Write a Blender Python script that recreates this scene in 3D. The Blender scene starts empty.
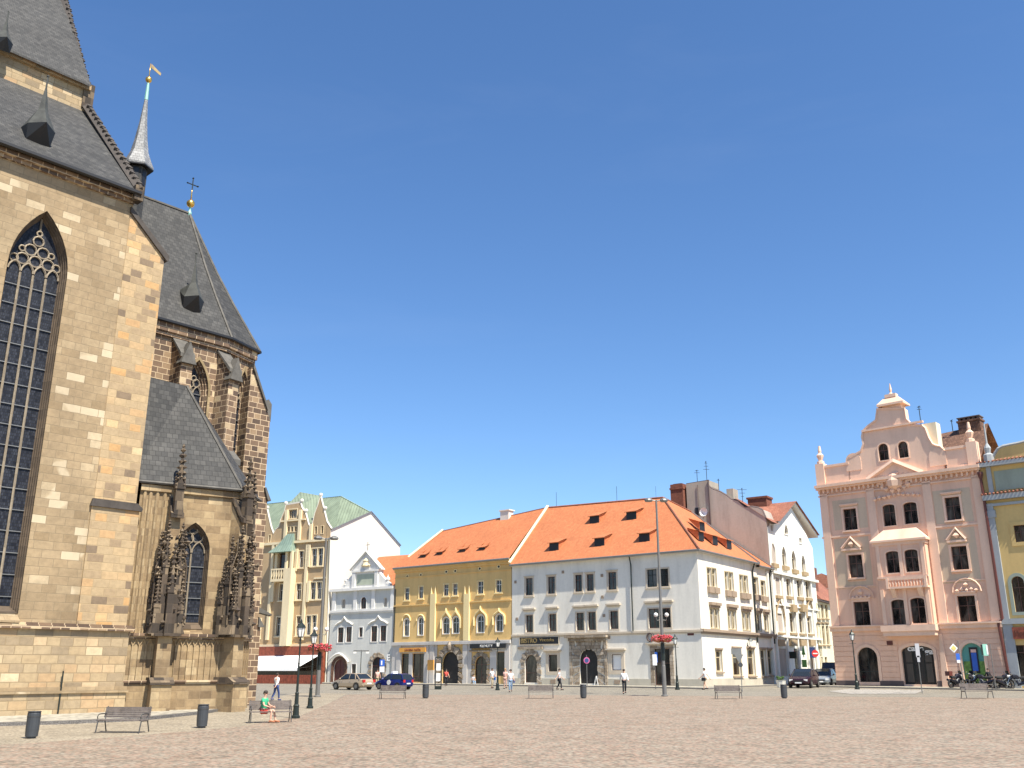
import bpy, bmesh, math, random
from math import sin, cos, pi, atan2, hypot, radians, sqrt, atan
from mathutils import Vector, Matrix
from mathutils.geometry import tessellate_polygon
random.seed(7)
V = Vector
SC = bpy.context.scene
COL = SC.collection
# ------------------------------------------------------------------ camera model (photograph measurements)
FP, TH = 950.0, atan(286 / 950)
EYE = V((0, 0, 2.64))
SUN_AZ = V((.60, -.80)).normalized()
SUN_EL = radians(57)
def gz(x, y):
    return .0096 * min(y, 100) if y > -50 else -.48
def ray(px, py):
    u, v = px - 512, 384 - py
    return V((u, FP * cos(TH) - v * sin(TH), FP * sin(TH) + v * cos(TH)))
def ground(px, py):
    r = ray(px, py); y = 60
    for _ in range(60):
        y = (gz(0, y) - EYE.z) / r.z * r.y
        y = min(max(y, 5), 300)
    return V((r.x / r.y * y, y, gz(0, y)))
def atY(px, py, Y):
    r = ray(px, py)
    return EYE + r * (Y / r.y)
# ------------------------------------------------------------------ frames
class Frame:
    def __init__(s, P0, P1, z0=0):
        s.p = V((P0[0], P0[1])); dd = V((P1[0], P1[1])) - s.p
        s.L = dd.length; s.d = dd.normalized(); s.n = V((s.d.y, -s.d.x)); s.z0 = z0
    def P(s, a, o, z):
        q = s.p + s.d * a + s.n * o
        return V((q.x, q.y, z + s.z0))
    def hit(s, px, py, off=0):
        r = ray(px, py); q = s.p + s.n * off
        k = (q.dot(s.n)) / (r.x * s.n.x + r.y * s.n.y)
        w = V((r.x * k, r.y * k))
        return ((w - s.p).dot(s.d), r.z * k + EYE.z - s.z0)
    def s_at(s, px, py=640, off=0): return s.hit(px, py, off)[0]
    def z_at(s, px, py, off=0): return s.hit(px, py, off)[1]
class LocalFrame(Frame):
    def __init__(s, origin=(0, 0), d=(1, 0), z0=0):
        s.p = V(origin); s.d = V(d).normalized(); s.n = V((s.d.y, -s.d.x)); s.z0 = z0; s.L = 1
LF = LocalFrame()          # s = x, o = -y
# ------------------------------------------------------------------ mesh builder
ORG = {}
AUTOSPLIT = {'wall_panel', 'base_course', 'coping', 'buttress_coping', 'saddle_bar', 'ground_floor_pier', 'kneeler_stone', 'wall_vent', 'ogee_hood', 'pilaster', 'window_hood', 'downpipe', 'hood', 'plinth', 'rustication', 'parapet', 'door_leaf', 'arch_surround', 'dormer_window', 'dormer_cheek', 'oriel_side', 'wall_shaft', 'gutter', 'gable_panel', 'window_surround', 'pediment_moulding', 'dormer_opening', 'verge_flashing', 'eyes', 'cornice', 'string_course'}
class MB:
    def __init__(s): s.v = []; s.f = []; s.mi = []; s.cur = 0; s.calls = []
    def add(s, pts, faces):
        b = len(s.v); s.calls.append((b, len(s.f))); s.v += [V(p) for p in pts]
        for f in faces: s.f.append([b + i for i in f]); s.mi.append(s.cur)
    def quad(s, *p): s.add(p, [list(range(len(p)))])
    def box(s, fr, s0, s1, o0, o1, z0, z1):
        p = [fr.P(a, o, z) for z in (z0, z1) for a, o in ((s0, o0), (s1, o0), (s1, o1), (s0, o1))]
        s.add(p, [(0, 1, 2, 3), (7, 6, 5, 4), (0, 4, 5, 1), (1, 5, 6, 2), (2, 6, 7, 3), (3, 7, 4, 0)])
    def prism(s, fr, pts, o0, o1):
        n = len(pts)
        p = [fr.P(a, o0, z) for a, z in pts] + [fr.P(a, o1, z) for a, z in pts]
        tri = tessellate_polygon([[V((a, z, 0)) for a, z in pts]])
        fs = [tuple(t) for t in tri] + [tuple(n + i for i in t) for t in tri]
        fs += [(i, (i + 1) % n, n + (i + 1) % n, n + i) for i in range(n)]
        s.add(p, fs)
    def hprism(s, pts, z0, z1):           # polygon in world xy
        n = len(pts)
        p = [V((a, b, z0)) for a, b in pts] + [V((a, b, z1)) for a, b in pts]
        s.add(p, [list(range(n)), list(range(n, 2 * n))] + [(i, (i + 1) % n, n + (i + 1) % n, n + i) for i in range(n)])
    def tube(s, pts, r, k=6, cap=True):
        pts = [V(p) for p in pts]; R = r if isinstance(r, (list, tuple)) else [r] * len(pts)
        rings = []; prev = None
        for i, p in enumerate(pts):
            t = (pts[min(i + 1, len(pts) - 1)] - pts[max(i - 1, 0)])
            t = t.normalized() if t.length > 1e-9 else V((0, 0, 1))
            a = prev if prev is not None else (V((1, 0, 0)) if abs(t.x) < .8 else V((0, 1, 0)))
            a = (a - t * a.dot(t)).normalized(); prev = a; b = t.cross(a)
            rings.append([p + (a * cos(2 * pi * j / k + pi / k) + b * sin(2 * pi * j / k + pi / k)) * R[i] for j in range(k)])
        n = len(rings); vv = [q for g in rings for q in g]
        fs = [(i * k + j, i * k + (j + 1) % k, (i + 1) * k + (j + 1) % k, (i + 1) * k + j) for i in range(n - 1) for j in range(k)]
        if cap: fs += [list(range(k)), [(n - 1) * k + j for j in range(k)]]
        s.add(vv, fs)
    def lathe(s, c, prof, k=10, rot=0):
        c = V(c); pts = [c + V((r * cos(2 * pi * j / k + rot), r * sin(2 * pi * j / k + rot), z)) for r, z in prof for j in range(k)]
        n = len(prof)
        fs = [(i * k + j, i * k + (j + 1) % k, (i + 1) * k + (j + 1) % k, (i + 1) * k + j) for i in range(n - 1) for j in range(k)]
        fs += [list(range(k)), [(n - 1) * k + j for j in range(k)]]
        s.add(pts, fs)
    def ball(s, c, r, k=8, sq=1.0):
        s.lathe(c, [(max(r * sin(pi * i / k), .001), -r * sq * cos(pi * i / k)) for i in range(k + 1)], k)
    def blob(s, c, r, rnd=.25):
        c = V(c); pts = []
        for p in ((1, 0, 0), (-1, 0, 0), (0, 1, 0), (0, -1, 0), (0, 0, 1), (0, 0, -1)):
            pts.append(c + V(p) * r * (1 + random.uniform(-rnd, rnd)))
        s.add(pts, [(0, 2, 4), (2, 1, 4), (1, 3, 4), (3, 0, 4), (2, 0, 5), (1, 2, 5), (3, 1, 5), (0, 3, 5)])
    def wall(s, fr, outer, holes, o=0, depth=.25):
        loops = [outer] + holes
        idx = []; vv = []
        for lp in loops:
            idx.append((len(vv), len(lp))); vv += [fr.P(a, o, z) for a, z in lp]
        tri = tessellate_polygon([[V((a, z, 0)) for a, z in lp] for lp in loops])
        s.add(vv, [tuple(t) for t in tri])
        for lp in holes:
            n = len(lp)
            s.add([fr.P(a, o, z) for a, z in lp] + [fr.P(a, o - depth, z) for a, z in lp],
                  [(i, (i + 1) % n, n + (i + 1) % n, n + i) for i in range(n)])
    def ring(s, fr, outer, inner, o0, o1):
        n = len(outer)
        vv = [fr.P(a, o, z) for o in (o0, o1) for lp in (outer, inner) for a, z in lp]
        fs = []
        for i in range(n):
            j = (i + 1) % n
            fs += [(i, j, n + j, n + i), (2 * n + i, 2 * n + j, 3 * n + j, 3 * n + i), (i, j, 2 * n + j, 2 * n + i), (n + i, n + j, 3 * n + j, 3 * n + i)]
        s.add(vv, fs)
    def groups(s):
        cs = s.calls + [(len(s.v), len(s.f))]; bx = []
        for (v0, f0), (v1, f1) in zip(cs[:-1], cs[1:]):
            p = s.v[v0:v1]; bx.append((V([min(q[i] for q in p) - .03 for i in range(3)]), V([max(q[i] for q in p) + .03 for i in range(3)])))
        g = list(range(len(bx)))
        def find(i):
            while g[i] != i: i = g[i]
            return i
        for i in range(len(bx)):
            for j in range(i):
                if all(bx[i][0][k] <= bx[j][1][k] and bx[j][0][k] <= bx[i][1][k] for k in range(3)): g[find(i)] = find(j)
        out = {}
        for i in range(len(bx)): out.setdefault(find(i), []).append(i)
        return cs, list(out.values())
    def build(s, name, mats, parent=None, smooth=False, label=None, fix=True):
        if name in AUTOSPLIT and len(s.calls) > 1:
            cs, gr = s.groups()
            if 1 < len(gr) <= 60:
                o = None
                for g in gr:
                    m = MB()
                    for i in g:
                        (v0, f0), (v1, f1) = cs[i], cs[i + 1]
                        b = len(m.v); m.calls.append((b, len(m.f))); m.v += s.v[v0:v1]
                        m.f += [[x - v0 + b for x in f] for f in s.f[f0:f1]]; m.mi += s.mi[f0:f1]
                    o = m.build1(name, mats, parent, smooth, label, fix)
                return o
        return s.build1(name, mats, parent, smooth, label, fix)
    def build1(s, name, mats, parent=None, smooth=False, label=None, fix=True):
        if not isinstance(mats, (list, tuple)): mats = [mats]
        org = ORG.get(parent.name, V((0, 0, 0))) if parent else V((0, 0, 0))
        me = bpy.data.meshes.new(name)
        me.from_pydata([p - org for p in s.v], [], s.f)
        for m in mats: me.materials.append(M[m] if isinstance(m, str) else m)
        me.polygons.foreach_set('material_index', s.mi)
        if fix:
            bm = bmesh.new(); bm.from_mesh(me)
            bmesh.ops.recalc_face_normals(bm, faces=bm.faces)
            bm.to_mesh(me); bm.free()
        uv = me.uv_layers.new(name='metres'); me.update()
        L = uv.data
        for p in me.polygons:
            nn = p.normal; h = hypot(nn.x, nn.y)
            if h > .15:
                t = V((-nn.y / h, nn.x / h, 0))
                b = nn.cross(t)
                if b.z < 0: b = -b; t = t
                for li in p.loop_indices:
                    w = me.vertices[me.loops[li].vertex_index].co + org
                    L[li].uv = (w.dot(t), w.dot(b) if h < .93 else w.z)
            else:
                for li in p.loop_indices:
                    w = me.vertices[me.loops[li].vertex_index].co + org
                    L[li].uv = (w.x, w.y)
        if smooth: me.polygons.foreach_set('use_smooth', [True] * len(me.polygons))
        o = bpy.data.objects.new(name, me); COL.objects.link(o)
        if parent: o.parent = parent
        ORG[o.name] = org
        if label: o['label'] = label
        return o
def tag(o, label, cat, group=None, kind=None):
    if label: o['label'] = label
    if cat: o['category'] = cat
    if group: o['group'] = group
    if kind: o['kind'] = kind
    return o
def thing(name, label, cat, loc=(0, 0, 0), rz=0, group=None):
    o = bpy.data.objects.new(name, None); COL.objects.link(o); o.empty_display_size = .3
    o.location = loc; o.rotation_euler = (0, 0, rz)
    ORG[o.name] = V(loc)
    return tag(o, label, cat, group)
def local_thing(name, label, cat, group=None):
    return thing(name, label, cat, (0, 0, 0), 0, group)
def children(o): return [c for c in bpy.data.objects if c.parent == o]
def place(o, loc, rz=0, sc=1): o.location = loc; o.rotation_euler = (0, 0, rz); o.scale = (sc, sc, sc); return o
def dup(root, label=None, loc=None, rz=0, sc=1):
    r = root.copy(); COL.objects.link(r)
    if label: r['label'] = label
    for ch in children(root):
        c = ch.copy(); COL.objects.link(c); c.parent = r
        for g in children(ch):
            d = g.copy(); COL.objects.link(d); d.parent = c
    if loc is not None: place(r, loc, rz, sc)
    return r
# ------------------------------------------------------------------ materials
M = {}
class N:
    def __init__(s, name):
        m = bpy.data.materials.new(name); m.use_nodes = True; s.m = m; s.t = m.node_tree; s.b = s.t.nodes['Principled BSDF']; M[name] = m
    def n(s, typ, **kw):
        x = s.t.nodes.new(typ)
        for k, v in kw.items():
            if k in x.inputs.keys() if hasattr(x.inputs, 'keys') else False: x.inputs[k].default_value = v
            else: setattr(x, k, v)
        return x
    def l(s, a, b): s.t.links.new(a, b)
    def ramp(s, fac, stops, interp='LINEAR'):
        r = s.t.nodes.new('ShaderNodeValToRGB'); r.color_ramp.interpolation = interp
        el = r.color_ramp.elements
        while len(el) < len(stops): el.new(.5)
        for e_, (p, c) in zip(el, stops): e_.position = p; e_.color = (*c, 1)
        s.l(fac, r.inputs[0]); return r.outputs[0]
    def mix(s, fac, a, b, mode='MIX'):
        x = s.t.nodes.new('ShaderNodeMix'); x.data_type = 'RGBA'; x.blend_type = mode
        for i, q in ((0, fac), (6, a), (7, b)):
            if hasattr(q, 'links') or hasattr(q, 'is_output'): s.l(q, x.inputs[i])
            elif isinstance(q, (int, float)): x.inputs[i].default_value = q
            else: x.inputs[i].default_value = (*q, 1)
        return x.outputs[2]
    def noise(s, vec, scale, detail=4, rough=.6):
        x = s.t.nodes.new('ShaderNodeTexNoise'); x.inputs['Scale'].default_value = scale; x.inputs['Detail'].default_value = detail
        x.inputs['Roughness'].default_value = rough
        s.l(vec, x.inputs['Vector']); return x.outputs['Fac']
    def mapping(s, vec, scale=(1, 1, 1), loc=(0, 0, 0), rot=(0, 0, 0)):
        x = s.t.nodes.new('ShaderNodeMapping'); x.inputs['Scale'].default_value = scale; x.inputs['Location'].default_value = loc; x.inputs['Rotation'].default_value = rot
        s.l(vec, x.inputs['Vector']); return x.outputs[0]
    def bump(s, h, strength=.5, dist=.02):
        x = s.t.nodes.new('ShaderNodeBump'); x.inputs['Strength'].default_value = strength; x.inputs['Distance'].default_value = dist
        s.l(h, x.inputs['Height']); s.l(x.outputs[0], s.b.inputs['Normal'])
    def col(s, c): s.l(c, s.b.inputs['Base Color'])
    def rough(s, v): s.b.inputs['Roughness'].default_value = v
    def tc(s, w='UV'): return s.t.nodes.new('ShaderNodeTexCoord').outputs[w]
def sh(c, k): return tuple(min(1, x * k) for x in c)
def plain(name, c, r=.6, metal=0, var=.12, sc=1.2, spec=None):
    n = N(name); v = n.tc('Object'); f = n.noise(v, sc, 5, .65)
    n.col(n.ramp(f, [(.3, sh(c, 1 - var)), (.7, sh(c, 1 + var))])); n.rough(r); n.b.inputs['Metallic'].default_value = metal
    if spec is not None: n.b.inputs['Specular IOR Level'].default_value = spec
def stucco(name, c, var=.07, stain=.17):
    n = N(name); v = n.tc('UV')
    a = n.noise(n.mapping(v, (1, .25, 1)), .55, 6, .6); b = n.noise(v, 4, 4, .7)
    base = n.ramp(a, [(.28, sh(c, 1 - stain)), (.5, c), (.75, sh(c, 1 + var))])
    g = n.ramp(b, [(.3, (1 - var,) * 3), (.7, (1, 1, 1))])
    st = n.ramp(n.noise(n.mapping(v, (1.1, .16, 1), (5, 2, 0)), 1.0, 6, .7), [(.32, (1 - stain * .5,) * 3), (.52, (1, 1, 1))])
    n.col(n.mix(1.0, n.mix(1.0, base, g, 'MULTIPLY'), st, 'MULTIPLY')); n.rough(.85)
    n.bump(n.noise(v, 14, 3), .15, .01)
def stone(name, stops, bw=.9, bh=.42, mortar=(.3, .25, .18), mw=.02, big=.25, dirt=(.05, .04, .035), dirt_amt=.0, bumpd=.03, cluster=None):
    n = N(name); v = n.tc('UV')
    wob = n.t.nodes.new('ShaderNodeVectorMath'); wob.operation = 'MULTIPLY_ADD'
    nz = n.t.nodes.new('ShaderNodeTexNoise'); nz.inputs['Scale'].default_value = .8; n.l(v, nz.inputs['Vector'])
    n.l(nz.outputs['Color'], wob.inputs[0]); wob.inputs[1].default_value = (.06, .05, 0); n.l(v, wob.inputs[2])
    b = n.t.nodes.new('ShaderNodeTexBrick'); n.l(wob.outputs[0], b.inputs['Vector'])
    b.inputs['Scale'].default_value = 1; b.inputs['Brick Width'].default_value = bw; b.inputs['Row Height'].default_value = bh
    b.inputs['Mortar Size'].default_value = mw; b.inputs['Mortar Smooth'].default_value = .4; b.inputs['Bias'].default_value = 0
    b.inputs['Color1'].default_value = (0, 0, 0, 1); b.inputs['Color2'].default_value = (1, 1, 1, 1); b.inputs['Mortar'].default_value = (.5, .5, .5, 1)
    b.squash = .75; b.squash_frequency = 3; b.offset_frequency = 2; b.offset = .45
    c = n.ramp(b.outputs['Color'], stops)
    f1 = n.noise(v, .22, 5, .6); f2 = n.noise(v, 3.5, 6, .7)
    c = n.mix(1.0, c, n.ramp(f1, [(.3, (1 - big,) * 3), (.65, (1.0, 1.0, 1.0))]), 'MULTIPLY')
    c = n.mix(1.0, c, n.ramp(f2, [(.25, (.72,) * 3), (.6, (1, 1, 1))]), 'MULTIPLY')
    if cluster:
        nc = n.noise(n.mapping(v, (1, .8, 1), (3.3, 7.7, 0)), .3, 3, .5)
        s1 = n.t.nodes.new('ShaderNodeMath'); s1.operation = 'MULTIPLY_ADD'; n.l(nc, s1.inputs[0]); s1.inputs[1].default_value = 2.6; s1.inputs[2].default_value = -1.45
        sp_ = n.t.nodes.new('ShaderNodeSeparateColor'); n.l(b.outputs['Color'], sp_.inputs[0])
        s2 = n.t.nodes.new('ShaderNodeMath'); s2.operation = 'ADD'; n.l(s1.outputs[0], s2.inputs[0]); n.l(sp_.outputs[0], s2.inputs[1])
        c = n.mix(n.ramp(s2.outputs[0], [(.80, (0, 0, 0)), (.86, (.75,) * 3)]), c, cluster)
    if dirt_amt:
        f3 = n.noise(n.mapping(v, (1, .45, 1)), .6, 8, .75)
        c = n.mix(n.ramp(f3, [(.5 - dirt_amt * .3, (0, 0, 0)), (.72, (dirt_amt,) * 3)]), c, dirt)
    c = n.mix(b.outputs['Fac'], c, mortar)
    n.col(c); n.rough(.9)
    h = n.mix(.35, n.ramp(b.outputs['Fac'], [(0, (1, 1, 1)), (1, (0, 0, 0))]), f2)
    n.bump(h, .7, bumpd)
def tiles(name, c, c2, bw=.2, bh=.3, big=.15, rough=.75, bumpd=.02, lines=.55):
    n = N(name); v = n.tc('UV')
    b = n.t.nodes.new('ShaderNodeTexBrick'); n.l(v, b.inputs['Vector'])
    b.inputs['Scale'].default_value = 1; b.inputs['Brick Width'].default_value = bw; b.inputs['Row Height'].default_value = bh
    b.inputs['Mortar Size'].default_value = .018; b.inputs['Mortar Smooth'].default_value = .6
    b.inputs['Color1'].default_value = (*c, 1); b.inputs['Color2'].default_value = (*c2, 1); b.inputs['Mortar'].default_value = (*sh(c, lines), 1)
    f1 = n.noise(v, .35, 6, .65); f2 = n.noise(v, 2.2, 5, .7)
    k = n.mix(1.0, b.outputs['Color'], n.ramp(f1, [(.3, (1 - big,) * 3), (.7, (1, 1, 1))]), 'MULTIPLY')
    k = n.mix(1.0, k, n.ramp(f2, [(.3, (1 - big * .9,) * 3), (.6, (1, 1, 1))]), 'MULTIPLY')
    n.col(k); n.rough(rough); n.bump(n.ramp(b.outputs['Fac'], [(0, (1, 1, 1)), (1, (0, 0, 0))]), .5, bumpd)
def seam(name, c):
    n = N(name); v = n.tc('UV')
    w = n.t.nodes.new('ShaderNodeTexWave'); w.inputs['Scale'].default_value = .75; n.l(v, w.inputs['Vector'])
    f1 = n.noise(n.mapping(v, (1, .3, 1)), 1.1, 6, .7)
    k = n.ramp(f1, [(.3, sh(c, .7)), (.7, sh(c, 1.25))])
    k = n.mix(n.ramp(w.outputs['Fac'], [(.86, (0, 0, 0)), (.97, (.6,) * 3)]), k, sh(c, .45))
    n.col(k); n.rough(.55); n.bump(n.ramp(w.outputs['Fac'], [(.85, (0,) * 3), (1, (1,) * 3)]), .6, .04)
plain('zinc_stone', (.105, .098, .085), .8, 0, .35, 2); plain('dormer_metal', (.05, .052, .045), .7, 0, .4, 2)
stone('nave_stone', [(0, (0.334, 0.239, 0.132)), (.15, (0.384, 0.281, 0.161)), (.3, (0.412, 0.303, 0.176)), (.5, (0.401, 0.291, 0.166)), (.74, (0.429, 0.317, 0.185)), (.87, (0.452, 0.339, 0.200)), (.94, (0.580, 0.456, 0.288)), (1, (0.635, 0.504, 0.322))], .95, .42, (0.221, 0.170, 0.102), .013, .3, (0.145, 0.106, 0.068), .28, bumpd=.012, cluster=(.56, .46, .31))
stone('buttress_stone', [(0, (0.189, 0.138, 0.093)), (.1, (0.290, 0.207, 0.127)), (.2, (0.401, 0.291, 0.170)), (.5, (0.445, 0.329, 0.191)), (.72, (0.502, 0.366, 0.206)), (.84, (0.524, 0.329, 0.161)), (.92, (0.557, 0.329, 0.136)), (1, (0.669, 0.509, 0.303))], .85, .42, (0.378, 0.276, 0.151), .018, .12, bumpd=.02)
stone('plinth_stone', [(0, (0.279, 0.212, 0.132)), (.2, (0.378, 0.286, 0.176)), (.45, (0.468, 0.355, 0.210)), (.62, (0.423, 0.313, 0.180)), (.78, (0.479, 0.317, 0.170)), (.9, (0.580, 0.446, 0.274)), (1, (0.646, 0.509, 0.322))], .85, .42, (0.279, 0.207, 0.117), .022, .15, bumpd=.03)
stone('presbytery_stone', [(0, (0.095, 0.064, 0.046)), (.4, (0.179, 0.116, 0.075)), (.7, (0.246, 0.160, 0.099)), (.9, (0.358, 0.248, 0.145)), (.95, (0.605, 0.473, 0.290)), (1, (0.672, 0.528, 0.325))], .62, .36, (0.504, 0.380, 0.244), .028, .3, bumpd=.03)
stone('chapel_stone', [(0, (0.277, 0.189, 0.100)), (.4, (0.438, 0.309, 0.165)), (.8, (0.507, 0.369, 0.200)), (1, (0.612, 0.466, 0.269))], .8, .4, (0.300, 0.217, 0.130), .01, .3, (0.052, 0.036, 0.026), .55)
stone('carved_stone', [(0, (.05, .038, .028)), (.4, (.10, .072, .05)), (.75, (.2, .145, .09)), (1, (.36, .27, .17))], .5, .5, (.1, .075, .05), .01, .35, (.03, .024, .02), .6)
stone('moulding_stone', [(0, (0.309, 0.227, 0.120)), (1, (0.474, 0.355, 0.198))], 1.3, .5, (0.258, 0.187, 0.103), .01, .25, (0.124, 0.089, 0.052), .3)
plain('coping_dark', (.06, .05, .042), .8, 0, .35, 2)
stone('moulding_shaded', [(0, (.08, .057, .038)), (1, (.16, .115, .075))], 1.0, .5, (.1, .075, .05), .01, .25)  # shade of the window reveals put into a darker stone colour
stone('portal_stone', [(0, (.3, .23, .16)), (.5, (.42, .34, .25)), (1, (.52, .44, .34))], .6, .35, (.16, .125, .09), .02, .15, bumpd=.03)
tiles('slate', (.042, .042, .040), (.090, .087, .080), .32, .3, .45, .75, .012, .6)
tiles('slate_pale', (.26, .26, .25), (.38, .38, .37), .25, .22, .25, .4, .012, .6)
tiles('roof_orange', (.50, .165, .062), (.60, .205, .08), .2, .3, .16, .8, .012, .8)
tiles('roof_red', (.33, .12, .07), (.42, .17, .1), .25, .32, .3, .8, .02, .6)
tiles('roof_brown', (.16, .08, .05), (.3, .16, .1), .25, .3, .45, .85, .02, .5)
tiles('brick', (.24, .085, .05), (.32, .12, .07), .26, .09, .3, .9, .01, .7)
seam('copper_roof', (.20, .245, .165)); seam('copper_bright', (.22, .30, .235))
plain('copper', (.25, .52, .42), .5); plain('gold', (.8, .5, .12), .3, .9, .1); plain('worn_gold', (.26, .19, .08), .6, .2, .4, 3)
stucco('white_wall', (.80, .76, .665)); stucco('white_trim', (.84, .81, .74)); stucco('beige_trim', (.60, .51, .39))
stucco('sill_stone', (.33, .25, .18)); stucco('base_beige', (.50, .46, .37))
stucco('yellow_wall', (.76, .51, .20)); stucco('yellow_light', (.88, .70, .36)); stucco('grey_stucco', (.56, .53, .49))
stucco('house_grey', (.60, .60, .555)); stucco('house_white', (.76, .74, .69)); stucco('sage', (.44, .48, .37))
stucco('tan_wall', (.47, .335, .19)); stucco('tan_trim', (.78, .65, .42)); stucco('party_white', (.74, .69, .60), .05, .08)
stucco('pink_wall', (.79, .515, .37)); stucco('pink_light', (.82, .565, .415)); stucco('pink_green', (.60, .47, .335)); stucco('plinth_dark', (.12, .09, .085))
stucco('firewall_grey', (.40, .355, .29), .1, .25); stucco('firewall_pink', (.44, .38, .32), .1, .25)
stucco('villa_cream', (.80, .79, .72)); stucco('villa_brown', (.38, .28, .16)); stucco('cream_wall', (.75, .69, .5)); stucco('facade_yellow', (.64, .45, .18)); stucco('facade_blue', (.36, .38, .385)); stucco('facade_teal', (.32, .36, .29))
plain('brown_frame', (.11, .05, .035), .5); plain('white_frame', (.72, .72, .68), .5); plain('red_frame', (.11, .03, .022), .5)
plain('dark_metal', (.02, .028, .024), .45, .3); plain('grey_metal', (.17, .165, .155), .5, .2); plain('zinc', (.22, .22, .21), .5, .5); plain('bin_metal', (.055, .06, .066), .55, .2)
plain('black', (.012, .012, .013), .5); plain('rubber', (.02, .02, .02), .8); plain('white', (.8, .8, .78), .5, 0, .04); plain('red', (.6, .03, .03), .4); plain('blue', (.03, .12, .5), .4)
plain('road_white', (.72, .72, .7), .6); plain('orange', (.7, .34, .06), .55, 0, .15); plain('yellow_paint', (.62, .5, .16), .4); plain('magenta', (.55, .12, .28), .4); plain('teal_panel', (.10, .33, .28), .4, 0, .15, .5)
plain('grass_panel', (.13, .26, .05), .5, 0, .5, 3); plain('red_brown', (.24, .06, .03), .6, 0, .4, 3); plain('awning_white', (.82, .82, .8), .8, 0, .03)
plain('bench_wood', (.15, .125, .11), .7, 0, .35, 6); plain('bench_steel', (.07, .07, .068), .5, .4); plain('shop_dark', (.02, .018, .016), .25, 0, .5, 1)
plain('tinted', (.06, .05, .04), .6); plain('skin', (.62, .36, .25), .6, 0, .04); plain('hair_dark', (.03, .02, .015), .7); plain('hair_fair', (.35, .22, .1), .7)
plain('cloth_white', (.75, .75, .76), .9); plain('cloth_black', (.02, .02, .025), .9); plain('cloth_navy', (.04, .07, .2), .9); plain('cloth_denim', (.25, .36, .5), .9)
plain('cloth_green', (.05, .40, .2), .9); plain('cloth_red', (.55, .08, .06), .9); plain('cloth_pink', (.72, .45, .38), .9); plain('cloth_khaki', (.4, .33, .22), .9); plain('cloth_blue', (.05, .2, .6), .9); plain('cloth_grey', (.4, .4, .42), .9)
plain('car_tan', (.42, .33, .23), .3, .15, .03); plain('car_blue', (.015, .025, .16), .25, .3, .03); plain('car_maroon', (.035, .014, .022), .25, .3, .03); plain('car_silver', (.3, .34, .38), .28, .5, .03); plain('van_navy', (.03, .022, .035), .3, .2, .05)
plain('lamp_glass', (.75, .74, .7), .2); plain('car_glass', (.02, .025, .03), .06, 0, .1); plain('tail_red', (.5, .02, .02), .3); plain('chrome', (.6, .6, .6), .2, 1)
plain('leaf', (.05, .10, .025), .7, 0, .4, 8); plain('flower_red', (.5, .06, .07), .7, 0, .35, 8); plain('flower_pink', (.6, .15, .17), .7, 0, .3, 8); plain('terracotta', (.4, .16, .08), .8)
plain('window_cream', (.46, .38, .24), .5); plain('hedge_green', (.04, .12, .03), .8, 0, .5, 8); plain('moto_paint', (.02, .02, .03), .25, .3, .2)
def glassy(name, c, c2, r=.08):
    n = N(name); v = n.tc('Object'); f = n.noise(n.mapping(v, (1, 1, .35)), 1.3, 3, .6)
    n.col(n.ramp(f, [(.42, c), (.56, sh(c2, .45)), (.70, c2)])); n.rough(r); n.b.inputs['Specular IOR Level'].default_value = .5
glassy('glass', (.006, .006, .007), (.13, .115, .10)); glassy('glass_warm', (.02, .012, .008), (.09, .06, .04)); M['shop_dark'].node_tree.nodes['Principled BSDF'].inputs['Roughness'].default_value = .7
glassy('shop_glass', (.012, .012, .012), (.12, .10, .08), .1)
# church leaded glass: small quarry grid
n = N('leaded_glass'); v = n.tc('UV')
b = n.t.nodes.new('ShaderNodeTexBrick'); n.l(v, b.inputs['Vector']); b.inputs['Scale'].default_value = 1; b.inputs['Brick Width'].default_value = .11; b.inputs['Row Height'].default_value = .16; b.inputs['Mortar Size'].default_value = .012; b.offset = .5
b.inputs['Color1'].default_value = (.006, .008, .016, 1); b.inputs['Color2'].default_value = (.035, .04, .055, 1); b.inputs['Mortar'].default_value = (.012, .012, .012, 1)
n.col(b.outputs['Color']); n.b.inputs['Specular IOR Level'].default_value = .25; n.rough(.5); n.bump(n.noise(v, 9, 2), .4, .02)
# ground materials
def setts(name, ramp_, size=.12, streak=1.0, joint=.6, patch=((.42, (1, 1, 1)), (.62, (.8,) * 3)), stain=0):
    n = N(name); v = n.tc('Object')
    vo = n.t.nodes.new('ShaderNodeTexVoronoi'); vo.inputs['Scale'].default_value = 1 / size; n.l(v, vo.inputs['Vector'])
    sep = n.t.nodes.new('ShaderNodeSeparateColor'); n.l(vo.outputs['Color'], sep.inputs[0])
    big = n.noise(v, .5, 7, .78); mid = n.noise(n.mapping(v, (1, 1, 1), (7, 3, 0), (0, 0, .6)), 1.5, 5, .75)
    s = n.t.nodes.new('ShaderNodeMath'); s.operation = 'MULTIPLY_ADD'; n.l(sep.outputs[0], s.inputs[0]); s.inputs[1].default_value = .42
    m2 = n.t.nodes.new('ShaderNodeMath'); m2.operation = 'MULTIPLY_ADD'; n.l(mid, m2.inputs[0]); m2.inputs[1].default_value = .85; m2.inputs[2].default_value = -.13
    n.l(m2.outputs[0], s.inputs[2])
    c = n.ramp(s.outputs[0], ramp_)
    c = n.mix(1.0, c, n.ramp(big, list(patch)), 'MULTIPLY')
    if stain:
        st = n.noise(n.mapping(v, (1, 1, 1), (31, 12, 0)), .12, 7, .7)
        c = n.mix(n.ramp(st, [(.62, (0, 0, 0)), (.72, (stain,) * 3)]), c, (.16, .12, .1))
    e_ = n.ramp(vo.outputs['Distance'], [(.35, (1, 1, 1)), (.75, (joint,) * 3)])
    c = n.mix(1.0, c, e_, 'MULTIPLY')
    n.col(c); n.rough(.85); n.bump(n.ramp(vo.outputs['Distance'], [(.2, (1,) * 3), (.8, (0,) * 3)]), .5, .015)
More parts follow.
